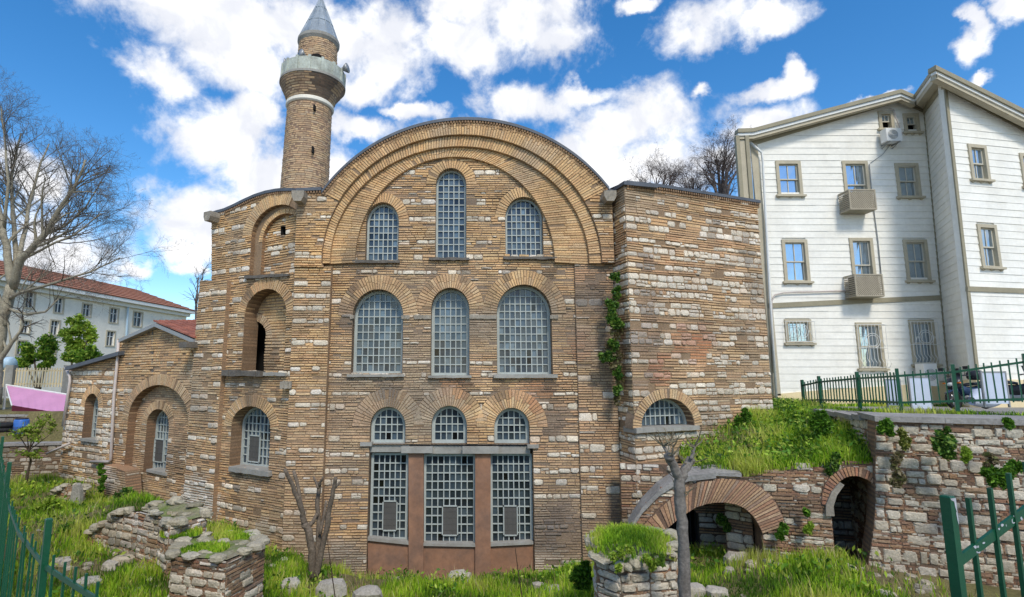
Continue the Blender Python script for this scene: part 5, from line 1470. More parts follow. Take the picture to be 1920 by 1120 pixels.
# street pavement on the camera's side of the railings, on its retaining wall
def slab(name, poly, z0, z1, mat):
    mb = MB(); mb.hexa([(x, y, z0) for x, y in poly], [(x, y, z1) for x, y in poly]); return structure(mesh_obj(name, mb, mat))
slab('pavement', [(-.1, .55), (-13.3, 14.3), (-20.6, 21.6), (-60, 21.6), (-60, -60), (60, -60), (60, 40), (30, 11), (1.9, 2.02)], 3.2, 4.15, 'pavement')
def masonry_wall(name, label, A, B, z0, z1, off=.0, seed=1, cap=True, cat='wall', colf=None, **kw):
    W = Wall(A, B); t = thing(name, label, cat, (A[0], A[1], z0)); mb = MB()
    P = [(0, z0), (W.len, z0), (W.len, z1), (0, z1)]
    backing(mb, W, P, [], off, .5, MORTAR_BACK); fill(mb, W, P, [], make_rows(z0, z1, *kw.pop('rows', ((0, 2), (1, 3), (.13, .24))), seed=seed), off, colf or rub, **kw)
    mesh_obj('stonework', mb, 'rubble', t)
    if cap:
        mb = MB(); s = 0
        while s < W.len - .05:
            e = min(W.len, s + rng.uniform(.6, 1.1)); wbox(mb, W, s + .006, e - .006, z1, z1 + .1 + rng.uniform(-.01, .01), off - .5, off + .06 + rng.uniform(-.015, .015)); s = e
        mesh_obj('coping', mb, 'cap', t)
    return t, W
def rub(kind, p):
    p = Vector(p); n = noise.noise(p * .7); n2 = noise.noise(p * 1.6 + Vector((4, 4, 1)))
    if kind == 's': c = mix(pick(STONE), lin(150, 140, 126), .25 + .3 * max(0, n))
    else: c = mix(pick(BRICK), lin(138, 102, 84), .5)
    if n2 > .2: c = mix(c, lin(92, 84, 66), min(.6, n2))
    return jit(c, .14)
def rub_pale(kind, p):
    c = rub(kind, p); return mix(c, lin(218, 206, 184), .42) if kind == 's' else mix(c, lin(128, 96, 80), .3)

# ================================================================== TERRACE WALL, BANK AND RUINED ARCHES (right)
tw = thing('terrace_wall', 'tall rubble stone terrace wall with plants in its joints under the green railing', 'wall', (8.4, 11.1, 1.5))
W_F = Wall((8.35, 11.1), (12.6, 9.4)); W_S = Wall((10.6, 17.4), (8.35, 11.1))
fp = W_F.pts([(1641, 790), (1641, 940), (1638, 990), (1626, 1066), (1660, 1180), (2060, 1260), (2060, 789)])
mb = MB(); backing(mb, W_F, fp, [], 0, .5, lin(118, 96, 82)); zb = W_F.px(1700, 900)[1]
rowsF = make_rows(-.5, 6, (0, 1), (1, 3), (.15, .27), seed=61)
chips(mb, W_F, fp, [], 0, rub_pale); fill(mb, W_F, fp, [], rowsF, 0, rub_pale, pstone=.9, sl=(.14, .42), bl=(.14, .36), rnd=.2, prob_skip=.08, gap=.014, split=.16, cluster=False)
mesh_obj('stonework', mb, 'rubble', tw)
mb = MB(); ztop = W_F.px(1641, 790)[1]
sp_ = [(0, 1.0), (W_S.len, 1.0), (W_S.len, ztop - .02), (0, ztop - .2)]
backing(mb, W_S, sp_, [], 0, .5, lin(118, 96, 82)); chips(mb, W_S, sp_, [], 0, rub_pale); fill(mb, W_S, sp_, [], rowsF, 0, rub_pale, pstone=.85, sl=(.16, .4), prob_skip=.06)
mesh_obj('stonework', mb, 'rubble', tw)
mb = MB(); s = -.1
while s < W_F.len:
    e = s + rng.uniform(.9, 1.5); wbox(mb, W_F, s + .004, e - .004, ztop, ztop + .11, -1.1, .09 + rng.uniform(-.012, .012)); s = e
s = -.2
while s < W_S.len - .9:
    e = min(W_S.len - .9, s + rng.uniform(.8, 1.4)); z = ztop - .2 + .18 * (s / W_S.len); wbox(mb, W_S, s + .004, e - .004, z, z + .11, -.6, .09 + rng.uniform(-.012, .012)); s = e
mesh_obj('coping', mb, 'cap', tw)
# terrace surface
tz = lambda x, y: float(np.interp(y, [9, 11, 13, 17.5, 23], [ztop + .04, ztop + .05, ztop + .05, ztop - .17, ztop - .38]))
mb = MB(); rows_ = []
for i in range(15):
    y = 9.0 + i * 1.1; xl = np.interp(y, [9, 9.4, 11.1, 17.4, 18, 24.5], [13.4, 12.7, 8.7, 10.9, 11.4, 11.8]) ; rows_.append([(xl + (40 - xl) * k / 10, y, tz(0, y)) for k in range(11)])
for i in range(14):
    for k in range(10): mb.quad(rows_[i][k], rows_[i][k + 1], rows_[i + 1][k + 1], rows_[i + 1][k])
structure(mesh_obj('terrace', mb, 'pavement'))

# ruined arches
W_A = Wall((3.7, 12.6), (8.6, 11.25))
ruin = thing('ruined_arch_wall', 'ruined stone wall with a wide brick arch and a smaller dark arch under the grassy bank', 'ruin', (6, 12, 1))
in_px = [(1432, 1130), (1431, 1040), (1429, 1000), (1421, 982), (1410, 966), (1396, 953), (1380, 946), (1361, 942), (1342, 942), (1323, 945), (1305, 951), (1286, 963), (1267, 977), (1252, 990), (1240, 1006), (1232, 1040), (1230, 1130)]
arch_in = in_px[2:15]
out_px = [(1471, 985), (1466, 965), (1455, 942), (1439, 922), (1420, 908), (1398, 900), (1370, 897), (1342, 897), (1314, 902), (1286, 914), (1260, 931), (1234, 953), (1206, 984)]
hole2 = opening(W_A, 1566, 1668, 893, 950, 1130)
h1 = W_A.pts(in_px); h2 = arch_poly(*hole2)
ro = W_A.pts([(1180, 1140), (1180, 985), (1206, 950), (1240, 916), (1290, 893), (1342, 888), (1400, 890), (1480, 876), (1560, 868), (1690, 862), (1690, 1140)])
ringp = W_A.pts(arch_in) + W_A.pts(out_px)[::-1]
mb = MB(); backing(mb, W_A, ro, [h1, h2], 0, .7, lin(122, 98, 82), reveal=.7, rcol=lin(112, 88, 72))
chips(mb, W_A, ro, [h1, h2, ringp], 0, rub_pale); fill(mb, W_A, ro, [h1, h2, ringp, ring_hole(hole2, .18)], make_rows(-.5, 5, (2, 4), (1, 2), (.13, .2), seed=71), 0, rub_pale, pstone=.8)
mesh_obj('stonework', mb, 'rubble', ruin)
mb = MB(); band(mb, W_A, W_A.pts(arch_in), W_A.pts(out_px), .03, -.7, lambda k, p: jit(mix(pick(BRICK), lin(166, 130, 106), .6), .14), course=.07, mortar=lin(120, 96, 80)); mesh_obj('brick_arch', mb, 'masonry', ruin)
mb = MB(); I, O = ring_curves(hole2, .18); band(mb, W_A, I, O, .03, -.5, lambda k, p: jit(mix(pick(BRICK), lin(150, 96, 76), .6), .14), course=.07, mortar=lin(120, 96, 80)); mesh_obj('brick_arch', mb, 'masonry', ruin)
# stone hood beside the small arch
mb = MB(); P = W_A.pts([(1546, 966), (1546, 945), (1556, 922), (1572, 903), (1580, 908), (1566, 928), (1560, 948), (1562, 966)]); wprism(mb, W_A, P, -.1, .09); mesh_obj('hood_stone', mb, 'stone_trim', ruin)
# smooth cement coping that follows the arch
cp = [(1178, 992), (1204, 952), (1236, 919), (1262, 902), (1290, 892), (1342, 886), (1390, 888)]
mb = MB(); Pc = W_A.pts(cp, .06)
for i in range(len(Pc) - 1):
    (s0, z0), (s1, z1) = Pc[i], Pc[i + 1]; th = .07 if i > 4 else .12; dp, rs = (.28, .03) if i > 5 else (.5, .08)
    lo_ = [W_A.w(s0, z0 - th, .08), W_A.w(s1, z1 - th, .08), W_A.w(s1, z1 + rs - th, -dp), W_A.w(s0, z0 + rs - th, -dp)]
    mb.hexa(lo_, [W_A.w(s0, z0, .08), W_A.w(s1, z1, .08), W_A.w(s1, z1 + rs, -dp), W_A.w(s0, z0 + rs, -dp)])
mesh_obj('coping', mb, 'cap', ruin)
# chamber behind the arches
W_K = Wall((3.9, 14.3), (9.6, 13.2))
mb = MB(); kp = [(0, 0), (W_K.len, 0), (W_K.len, 3.5), (0, 3.5)]; door = opening(W_K, 1243, 1312, 950, 966, 1075)
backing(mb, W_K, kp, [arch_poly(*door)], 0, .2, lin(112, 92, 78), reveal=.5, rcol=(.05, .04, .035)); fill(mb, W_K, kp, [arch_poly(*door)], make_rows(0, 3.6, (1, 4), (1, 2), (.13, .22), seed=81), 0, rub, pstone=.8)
mesh_obj('chamber_wall', mb, 'rubble', ruin)
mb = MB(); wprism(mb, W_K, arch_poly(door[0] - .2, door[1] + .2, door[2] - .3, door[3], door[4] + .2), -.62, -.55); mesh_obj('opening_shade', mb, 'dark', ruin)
mb = MB()
for i in range(7):
    s = door[0] + .05 + i * .13; mb.tube([W_K.w(s, door[2], -.12), W_K.w(s, door[4], -.12)], .012, 5)
mesh_obj('iron_bars', mb, 'black_plastic', ruin)
for (a, b, nm) in (((7.15, 13.8), (7.15, 11.9), 'chamber_wall'), ((7.0, 11.9), (7.0, 13.9), 'chamber_wall')):
    Wk = Wall(a, b); mb = MB(); kp = [(0, 0), (Wk.len, 0), (Wk.len, 3.3), (0, 3.3)]; backing(mb, Wk, kp, [], .05, .02, lin(112, 92, 78)); fill(mb, Wk, kp, [], make_rows(0, 3.4, (1, 4), (1, 2), (.13, .22), seed=82), .05, rub, pstone=.8); mesh_obj(nm, mb, 'rubble', ruin)
Wk = Wall((5.9, 12.9), (6.35, 12.55)); mb = MB(); kp = [(0, 0), (Wk.len, 0), (Wk.len, 3.2), (0, 3.2)]; backing(mb, Wk, kp, [], 0, .4, lin(112, 92, 78)); fill(mb, Wk, kp, [], make_rows(0, 3.4, (2, 4), (1, 2), (.13, .22), seed=83), 0, rub_pale, pstone=.8); mesh_obj('pier', mb, 'rubble', ruin)
# bank of earth between the arches, the church and the terrace
CB = []
for u, v, Y in ((1330, 876, 12.7), (1400, 878, 12.4), (1480, 868, 12.2), (1560, 860, 12.0), (1640, 856, 11.7), (1625, 838, 12.0), (1600, 815, 12.8), (1570, 795, 14.2), (1530, 775, 16.5), (1480, 770, 17.5), (1450, 765, 18.5), (1446, 770, 16.6), (1410, 790, 15.6), (1370, 815, 15.0), (1335, 850, 14.5), (1440, 815, 14.5), (1510, 815, 14.3), (1290, 905, 13.6), (1210, 975, 13.3)):
    p = PY(u, v, Y); CB.append((p.x, p.y, p.z))
Hbank = idw(CB, 2.6)
BANK = [(5.2, 12.4), (6.2, 11.98), (8.75, 11.28), (11.2, 17.6), (12.2, 22), (9.6, 21), (8.9, 16.2), (5.6, 14.75)]
bx, by = np.meshgrid(np.arange(4, 13, .2), np.arange(11.6, 22.4, .2)); bm_in = inside(bx.ravel(), by.ravel(), BANK)
bz = Hbank(bx.ravel(), by.ravel()) + R.normal(0, .02, bx.size)
keep = {i: k for k, i in enumerate(np.where(bm_in)[0])}; nb = bx.shape[1]; fs = []
for r_ in range(bx.shape[0] - 1):
    for c_ in range(nb - 1):
        q = [r_ * nb + c_, r_ * nb + c_ + 1, (r_ + 1) * nb + c_ + 1, (r_ + 1) * nb + c_]
        if all(k in keep for k in q): fs.append([keep[k] for k in q])
idx = np.where(bm_in)[0]
me = bpy.data.meshes.new('bank'); me.from_pydata(np.stack([bx.ravel()[idx], by.ravel()[idx], bz[idx]], 1).tolist(), [], fs); me.shade_smooth(); me.materials.append(MAT['soil'])
o = bpy.data.objects.new('bank', me); COL.objects.link(o); structure(o)

# ================================================================== RUBBLE REMAINS IN THE YARD
def facets(name, label, ring, tops, zlow, colf, rows, batter=0.0, group=None, top_mat='cap', pstone=.9, cat='ruin', **kw):
    """a stub of masonry: plan ring (clockwise from the camera's left), uneven top"""
    cx = sum(p[0] for p in ring) / len(ring); cy = sum(p[1] for p in ring) / len(ring)
    t = thing(name, label, cat, (cx, cy, zlow), group); mb = MB(); n = len(ring)
    for i in range(n):
        A, B = ring[i], ring[(i + 1) % n]; W = Wall(A, B)
        P = [(0, zlow), (W.len, zlow), (W.len, tops[(i + 1) % n] - .02), (0, tops[i] - .02)]
        backing(mb, W, P, [], 0, .1, lin(120, 104, 90), sides=False); chips(mb, W, P, [], 0, colf); fill(mb, W, P, [], rows, 0, colf, pstone=pstone, prob_skip=.05, **kw)
    mesh_obj('stonework', mb, 'rubble', t)
    mb = MB(); m = Vector((cx, cy, sum(tops) / n + .02)); T3 = [Vector((p[0], p[1], z)) for p, z in zip(ring, tops)]
    G = 10
    def topz(x, y): return m.z + .05 * noise.noise(Vector((x * 1.5, y * 1.5, 1)))
    for i in range(n):
        a, b = T3[i], T3[(i + 1) % n]
        for k in range(G):
            for l in range(6):
                f = lambda kk, ll: (a.lerp(b, kk / G)).lerp(m, ll / 6) + Vector((0, 0, .06 * noise.noise(Vector((a.lerp(b, kk / G).lerp(m, ll / 6)) * 3)) * (ll > 0)))
                mb.quad(f(k, l), f(k + 1, l), f(k + 1, l + 1), f(k, l + 1))
    mb.c = [jit(mix(lin(146, 138, 114), lin(110, 128, 58), max(0, min(1, .5 + 1.4 * noise.noise(Vector(mb.v[f_[0]]) * 2.6)))), .12) for f_ in mb.f]; mesh_obj('top', mb, 'rubble', t, smooth=True)
    # loose cap stones round the rim
    mb = MB()
    for i in range(n):
        a, b = T3[i], T3[(i + 1) % n]; L = (b - a).length; s = 0
        while s < L:
            w = rng.uniform(.14, .34); p = a.lerp(b, min(1, (s + w / 2) / L)); s += w * rng.uniform(.8, 1.5)
            if rng.random() < .7:
                rock(mb, p + Vector((0, 0, .02)), (w * .5, rng.uniform(.08, .2), rng.uniform(.03, .1)), math.atan2((b - a).y, (b - a).x) + rng.uniform(-.5, .5), mix(colf('s', tuple(p)), lin(142, 138, 108), .45))
    for _ in range(int(14 * n / 5)):
        a = T3[rng.randrange(n)]; p = a.lerp(T3[rng.randrange(n)], rng.random()).lerp(m, rng.uniform(.1, .6)); r = rng.uniform(.04, .13)
        rock(mb, p, (r, r * .8, r * .5), rng.uniform(0, 3), mix(colf('s', tuple(p)), lin(134, 132, 96), .5))
    mesh_obj('cap_stones', mb, 'rubble', t)
    return t
def rock(mb, c, r, ang, col):
    c = Vector(c); n1, n2 = 8, 5; base = len(mb.v); s = rng.uniform(0, 99); ca, sa = math.cos(ang), math.sin(ang)
    for i in range(n2 + 1):
        th = math.pi * i / n2
        for j in range(n1):
            ph = 2 * math.pi * j / n1
            d = Vector((math.sin(th) * math.cos(ph), math.sin(th) * math.sin(ph), math.cos(th)))
            d = Vector([math.copysign(abs(q) ** .7, q) for q in d]); k = 1 + .28 * noise.noise(d * 1.4 + Vector((s, 0, 0)))
            x, y, z = d.x * r[0] * k, d.y * r[1] * k, d.z * r[2] * k
            mb.v.append((c.x + x * ca - y * sa, c.y + x * sa + y * ca, c.z + z))
    for i in range(n2):
        for j in range(n1):
            a, b = base + i * n1 + j, base + i * n1 + (j + 1) % n1; mb.f.append((a, b, b + n1, a + n1)); mb.c.append(col)
rr = make_rows(-.5, 5, (0, 1), (1, 3), (.09, .18), seed=91)
def q2(u, v, Y): p = PY(u, v, Y); return (p.x, p.y), p.z
(bA, zA), (bB, zB), (bC, zC), (bD, zD), (bE, zE) = q2(323, 1042, 9.9), q2(425, 1050, 9.5), q2(496, 1020, 10.5), q2(468, 1003, 11.4), q2(352, 1006, 11.3)
facets('ruin_block', 'square block of rubble masonry with a flat mossy top near the front of the yard', [bA, bB, bC, bD, bE], [zA, zB, zC, zD, zE], .6, rub_pale, make_rows(-.5, 5, (0, 3), (1, 2), (.1, .2), seed=92))
segs = [(318, 985, 10.9), (300, 966, 11.3), (262, 957, 11.7), (222, 962, 12.0), (192, 985, 12.2), (165, 1003, 12.5)]
pts_ = [q2(*s) for s in segs]
ringw = [p for p, z in pts_[::-1]] + [(p[0] + .35, p[1] + .75) for p, z in pts_]; topw = [z for p, z in pts_[::-1]] + [z for p, z in pts_]
facets('ruin_wall', 'low crumbling wall of piled stones leading to the square rubble block', ringw, topw, .8, rub, rr)
ringw = [q2(103, 925, 17.5), q2(128, 908, 17.2), q2(160, 918, 17.4), q2(158, 912, 18.3), q2(112, 912, 18.3)]
facets('ruin_stub', 'small stub of brick rubble beside an upright stone slab near the low chapel', [p for p, z in ringw], [z for p, z in ringw], 1.4, rub, make_rows(-.5, 5, (1, 3), (1, 2), (.09, .16), seed=93))
p = PY(141, 955, 16.9); t = thing('standing_slab', 'upright grey stone slab leaning beside the small rubble stub', 'stone', tuple(p)); mb = MB()
prof = [(-.14, -.3), (.14, -.3), (.15, .3), (.12, .55), (.06, .72), (-.03, .76), (-.11, .66), (-.15, .3)]; mb.hexa([(p.x + x, p.y - .06, p.z + z) for x, z in prof], [(p.x + x * .95 + .02, p.y + .08, p.z + z) for x, z in prof], lin(168, 164, 154)); mesh_obj('slab', mb, 'rubble', t)
# the stub on the right with its grass cap
cs_, zs_ = q2(1186, 1010, 8.8); ring_, tops_ = [], []
for k in range(9):
    a = math.radians(200 + k * 40); rx = .66 + .1 * math.sin(k * 2.1) + rng.uniform(-.05, .05); ring_.append((cs_[0] + rx * math.cos(a) * 1.0, cs_[1] + rx * math.sin(a) * .9)); tops_.append(zs_ + rng.uniform(-.16, .04) - (.1 if k in (0, 1, 2, 3) else 0))
facets('ruin_stump', 'round rubble stump topped with grass in front of the wide brick arch', ring_, tops_, .8, rub_pale, rr)
# loose stones
spots = [(1040, 1112, 11.2, .26, 'pale rounded boulder in the grass left of the round stump'), (1010, 1098, 12.4, .14, 'small pale stone lying under the right red apron panel'), (620, 1105, 11.6, .34, 'flat grey boulder below the forked pollard stems'),
         (545, 1100, 11.8, .22, 'grey stone right of the square rubble block'), (690, 1116, 11.4, .3, 'flat pale stone at the front edge of the grass under the left red apron panel'), (860, 1083, 14.1, .3, 'pale slab lying at the foot of the middle red apron panel'),
         (128, 1028, 12.4, .18, 'small pale stone in the grass just left of the low crumbling wall'), (115, 1055, 11.4, .2, 'flat pale stone in the grass near the left railing'), (165, 1095, 10.5, .24, 'stone half buried in the grass at the left front of the yard'), (205, 1062, 11.3, .15, 'small stone in the grass between the left railing and the rubble block'),
         (1385, 1055, 12.3, .3, 'flat topped stone block inside the wide brick arch'), (1300, 1110, 10.6, .26, 'grey stone at the foot of the single pollard trunk'), (1345, 1112, 10.5, .22, 'grey stone in the grass right of the single pollard trunk'), (1466, 860, 12.9, .14, 'pale stone at the front edge of the grassy bank'), (1490, 795, 16.2, .3, 'pale slab at the back of the grassy bank below the house')]
for u, v, Y, r, lab in spots:
    p = PY(u, v, Y); t = thing('loose_stone', lab, 'stone', tuple(p), 'loose stones lying in the yard'); mb = MB(); rock(mb, p, (r, r * .7, r * (.75 if 'block' in lab else .5)), rng.uniform(-.4, .4), jit(lin(186, 178, 164), .1)); m_ = mesh_obj('stone', mb, 'rubble', t)

# ================================================================== FAR LEFT: yard wall, street wall, awning, tank
masonry_wall('yard_wall', 'dark rubble wall closing the far left end of the yard', (-22, 21.0), (-16.4, 22.2), 1.4, PY(70, 838, 21.6).z, seed=101, colf=lambda k, p: mix(rub(k, p), lin(112, 106, 98), .5), pstone=.8)
masonry_wall('street_wall', 'grey rubble street wall under the pink awning', (-26, 25), (-18.6, 26.2), 1.4, PY(70, 782, 25.6).z, seed=102, colf=lambda k, p: mix(rub(k, p), lin(108, 104, 100), .6), pstone=.8)
aw = thing('awning', 'pink and white canvas awning with a dark red lower edge by the street', 'awning', tuple(PY(60, 790, 27)))
A, B, C, D = PY(11, 722, 27.5), PY(132, 741, 27.5), PY(128, 777, 26.2), PY(22, 760, 26.2)
mb = MB(); n = 24
for i in range(n):
    for j in range(6):
        f = lambda a, b: (A.lerp(B, a)).lerp(D.lerp(C, a), b) + Vector((0, 0, -.05 * math.sin(math.pi * b) + .012 * math.sin(a * 50) * b))
        mb.quad(f(i / n, j / 6), f((i + 1) / n, j / 6), f((i + 1) / n, (j + 1) / 6), f(i / n, (j + 1) / 6))
mesh_obj('canopy', mb, 'pink', aw, smooth=True)
mb = MB(); dv = Vector((0, .05, -.34)); mb.quad(D, C, C + dv, D + dv); mesh_obj('valance', mb, 'maroon', aw)
mb = MB(); mb.tube([A, B], .05, 6); mb.tube([A, D], .03, 6); mb.tube([A, PY(4, 800, 27.5)], .05, 6); mb.tube([D, D + Vector((0, 1.5, -.2))], .03, 6); mesh_obj('frame', mb, 'white_paint', aw)
p = PY(-2, 682, 33); tk = thing('water_tank', 'pale blue cylindrical tank at the left edge beside the plane tree', 'tank', tuple(p))
mb = MB(); mb.tube([p - Vector((1.6, 0, 0)), p - Vector((1.45, 0, 0)), p + Vector((.75, 0, 0)), p + Vector((.9, 0, 0))], [.3, .42, .42, .3], 18); mesh_obj('body', mb, 'tank_blue', tk, smooth=True)
mb = MB()
for x in (-1.0, -.2, .5): mb.tube([p + Vector((x, .43 * math.cos(a), .43 * math.sin(a))) for a in [2 * math.pi * i / 16 for i in range(17)]], .025, 5)
for x in (-.9, .4): mb.box(p.x + x - .1, p.x + x + .1, p.y - .3, p.y + .3, p.z - 1.6, p.z - .36)
mesh_obj('straps', mb, 'metal_grey', tk)
for (u, v, Y, lab, w_) in ((38, 800, 24.4, 'bright blue plastic barrel standing against the street wall', .28),):
    p = PY(u, v + 14, Y); t = thing('barrel', lab, 'barrel', tuple(p)); mb = MB(); mb.lathe([(p + Vector((0, 0, z)), w_ * k) for z, k in ((0, .9), (.05, 1), (.3, 1.02), (.33, 1.06), (.36, 1.02), (.6, 1.0), (.64, .9), (.65, .8))], 18); mesh_obj('body', mb, 'blue_plastic', t, smooth=True)
    mb = MB(); mb.lathe([(p + Vector((0, 0, z)), w_ * k) for z, k in ((.645, .86), (.69, .86), (.7, .8))], 18); mesh_obj('lid', mb, 'black_plastic', t)
p = PY(9, 808, 24.2); t = thing('tyre_stack', 'old black tyres piled beside the blue barrel', 'tyres', tuple(p))
for k in range(2):
    mb = MB(); r1, r2 = .28, .1
    for i in range(16):
        for j in range(8):
            f = lambda a, b: (p.x + (r1 + r2 * math.cos(b)) * math.cos(a), p.y + (r1 + r2 * math.cos(b)) * math.sin(a), p.z + .05 + k * .2 + r2 * math.sin(b))
            q = [2 * math.pi * x for x in (i / 16, (i + 1) / 16, j / 8, (j + 1) / 8)]; mb.quad(f(q[0], q[2]), f(q[1], q[2]), f(q[1], q[3]), f(q[0], q[3]))
    mesh_obj('tyre', mb, 'tyre', t)
# pale palisade behind the awning
pf = thing('palisade', 'pale slatted railing on the street behind the awning', 'fence', tuple(PY(60, 730, 31)))
mb = MB(); W = Wall((-27.5, 30.5), (-20.5, 31.5)); z0, z1 = PY(60, 726, 31).z, PY(60, 690, 31).z; s = 0
while s < W.len: wbox(mb, W, s, s + .07, z0, z1 + rng.uniform(-.02, .02), 0, .03); s += .15
wbox(mb, W, 0, W.len, z0 + .15, z0 + .22, -.03, 0); wbox(mb, W, 0, W.len, z1 - .2, z1 - .13, -.03, 0); mesh_obj('slats', mb, 'cream', pf)
for s in (1.2, 4.2, 6.6): mb = MB(); wbox(mb, W, s, s + .4, z0 - .5, z1 + .15, -.2, .2); mesh_obj('post', mb, 'cement', pf)

# ================================================================== RAILINGS
def railing(name, label, posts, pick_gap, bar, post_w, rail_t, top_over=.1, low=.12, group=None, mat='green_paint', rail_drop=.2, rails=2, skip_posts=(), bases=None, square=True, tilt=0):
    """posts: list of (x, y, z_base, z_top)"""
    t = thing(name, label, 'railing', posts[0][:3], group)
    for k, (x, y, z0, z1) in enumerate(posts):
        if k in skip_posts: continue
        mb = MB(); w = post_w / 2; i = min(k, len(posts) - 2); d = (Vector(posts[i + 1][:2]) - Vector(posts[i][:2])).normalized(); e = Vector((-d.y, d.x))
        d3, e3 = Vector((d.x, d.y, 0)) * w, Vector((e.x, e.y, 0)) * w; c = Vector((x, y, 0))
        lo_ = [c - d3 - e3, c + d3 - e3, c + d3 + e3, c - d3 + e3]
        mb.hexa([q + Vector((0, 0, z0)) for q in lo_], [q + Vector((0, 0, z1)) for q in lo_])
        po = mesh_obj('post', mb, mat, t)
        mb = MB(); cap = [c + (q - c) * 1.03 for q in lo_]; mb.hexa([q + Vector((0, 0, z1)) for q in cap], [c + (q - c) * .8 + Vector((0, 0, z1 + post_w * .16)) for q in lo_]); mesh_obj('cap', mb, 'worn_paint' if post_w > .07 else mat, po)
    rl, bars = [], MB()
    for k in range(len(posts) - 1):
        a, b = Vector(posts[k][:3]), Vector(posts[k + 1][:3]); ta, tb = posts[k][3], posts[k + 1][3]
        A0, B0 = Vector((a.x, a.y, ta - rail_drop)), Vector((b.x, b.y, tb - rail_drop)); A1, B1 = Vector((a.x, a.y, a.z + low)), Vector((b.x, b.y, b.z + low))
        d = (b - a); d.z = 0; L = d.length; d.normalize(); e = Vector((-d.y, d.x, 0))
        for (p, q) in ((A0, B0), (A1, B1))[:rails]:
            mb = MB(); h = Vector((0, 0, rail_t[1] / 2)); w = e * (rail_t[0] / 2)
            mb.hexa([p - w - h, q - w - h, q + w - h, p + w - h], [p - w + h, q - w + h, q + w + h, p + w + h]); mesh_obj('rail', mb, mat, t)
        n = max(2, int(round(L / pick_gap)))
        for i in range(1, n):
            f = i / n; c = a.lerp(b, f); zt = (A0.z + (B0.z - A0.z) * f) + top_over + rng.uniform(-.008, .008); zb = c.z + low - .06
            bars.obox((c.x + rng.uniform(-.004, .004), c.y, (zt + zb) / 2), d * bar / 2, e * bar / 2, Vector((rng.uniform(-.006, .006), rng.uniform(-.006, .006), (zt - zb) / 2)))
    bo = mesh_obj('bars', bars, mat, t)
    return t
P_ = lambda u, v, Y: tuple(PY(u, v, Y))
tp_ = [(1508, 764, 713, 17.2), (1540, 764, 706, 16.4), (1613, 767, 698, 14.6), (1690, 773, 692, 12.8), (1796, 771, 684, 12.2), (1935, 768, 664, 11.6)]
posts = []
for u, vb, vt, Y in tp_:
    p = PY(u, vb, Y); q = PY(u, vt, Y); posts.append((p.x, p.y, p.z, q.z))
railing('terrace_railing', 'green iron railing along the top of the terrace wall before the white house', posts, .14, .024, .07, (.03, .05), top_over=.1, rail_drop=.17, low=.22)
# left street railing: runs away to the left from beside the camera
rp_ = [PZ(u, v, 5.07) for u, v in ((205, 1140), (150, 1110), (98, 1076), (47, 1027), (20, 965), (2, 862))]
rp_.append(rp_[-1] + (rp_[-1] - rp_[-2]).normalized() * 5); rp_.append(rp_[-1] + Vector((-.66, .75, 0)) * 8)
L_ = [0]
for a, b in zip(rp_[:-1], rp_[1:]): L_.append(L_[-1] + (b - a).length)
posts = []
for k in range(int(L_[-1] / .62) + 1):
    x = k * .62; q = [float(np.interp(x, L_, [p[i] for p in rp_])) for i in range(2)]; posts.append((q[0], q[1], 4.15, 5.24))
railing('street_railing', 'green iron street railing running away along the left edge of the photo', posts, .11, .0075, .022, (.008, .018), top_over=.05, rail_drop=.17, low=.12, skip_posts=[k for k in range(99) if k % 3 != 1])
# near right railing with its thick worn post
d = Vector((.93, .37)).normalized(); posts = []
q_ = PZ(1776, 932, 5.315); p0 = Vector((q_.x, q_.y))
for k in range(3):
    q = p0 + d * (k * 1.9); posts.append((q.x, q.y, 4.15 + .2 * k, 5.315 + .53 * k))
near = railing('street_railing', 'close green railing with a thick worn post and slanting handrail', posts, .145, .015, .036, (.012, .04), top_over=.188, rail_drop=.25, low=.12)
# scraped paint on the near handrail
W_N = Wall(posts[0][:2], posts[1][:2])
for k in range(22):
    mb = MB()
    s = rng.uniform(.06, .8); z = 5.315 - .25 + .53 * s / 1.9 + rng.uniform(-.018, .02); w, h = rng.uniform(.003, .014), rng.uniform(.003, .010)
    a0 = [(s + w * rng.uniform(.6, 1.2) * math.cos(a), z + h * rng.uniform(.6, 1.2) * math.sin(a)) for a in [2 * math.pi * i / 7 for i in range(7)]]
    mb.poly([W_N.w(p, q, .0067) for p, q in a0])
    mesh_obj('worn_patch', mb, 'worn_paint', near)
mb = MB()
for (s0, s1, z0, z1, o) in ((.004, .018, 5.25, 5.313, .0192), (.009, .018, 5.21, 5.26, .0191), (-.018, .018, 5.298, 5.314, .0193)):
    P = [(s0, z1), (s0 + (s1 - s0) * .2, z0 + (z1 - z0) * .5), (s0 + (s1 - s0) * .55, z0 + (z1 - z0) * .25), (s1, z0), (s1, z1)]; mb.poly([W_N.w(p, q, o) for p, q in P])
mesh_obj('worn_patch', mb, 'worn_paint', near)

# pale boards fixed behind the terrace railing
for u0, u1, v0, v1, Y, lab in ((1664, 1688, 711, 762, 13.8, 'narrow pale blue board behind the terrace railing, farthest from the motorcycles'), (1709, 1743, 707, 768, 13.2, 'pale blue board behind the terrace railing, left of the thick railing post'), (1846, 1886, 697, 759, 12.4, 'largest pale blue board, standing between the two motorcycles')):
    a, b = PY(u0, v1, Y), PY(u1, v0, Y); t = thing('notice_board', lab, 'board', tuple(a), 'pale boards on the terrace'); mb = MB(); mb.box(a.x + .02, b.x - .02, Y, Y + .03, a.z + .02, b.z - .02); mesh_obj('panel', mb, 'board', t)
    mb = MB(); mb.box(a.x, a.x + .03, Y - .008, Y + .035, a.z - .06, b.z + .01); mb.box(b.x - .03, b.x, Y - .008, Y + .035, a.z - .06, b.z + .01); mb.box(a.x + .03, b.x - .03, Y - .006, Y + .033, b.z - .03, b.z + .005); mesh_obj('frame', mb, 'metal_grey', t)

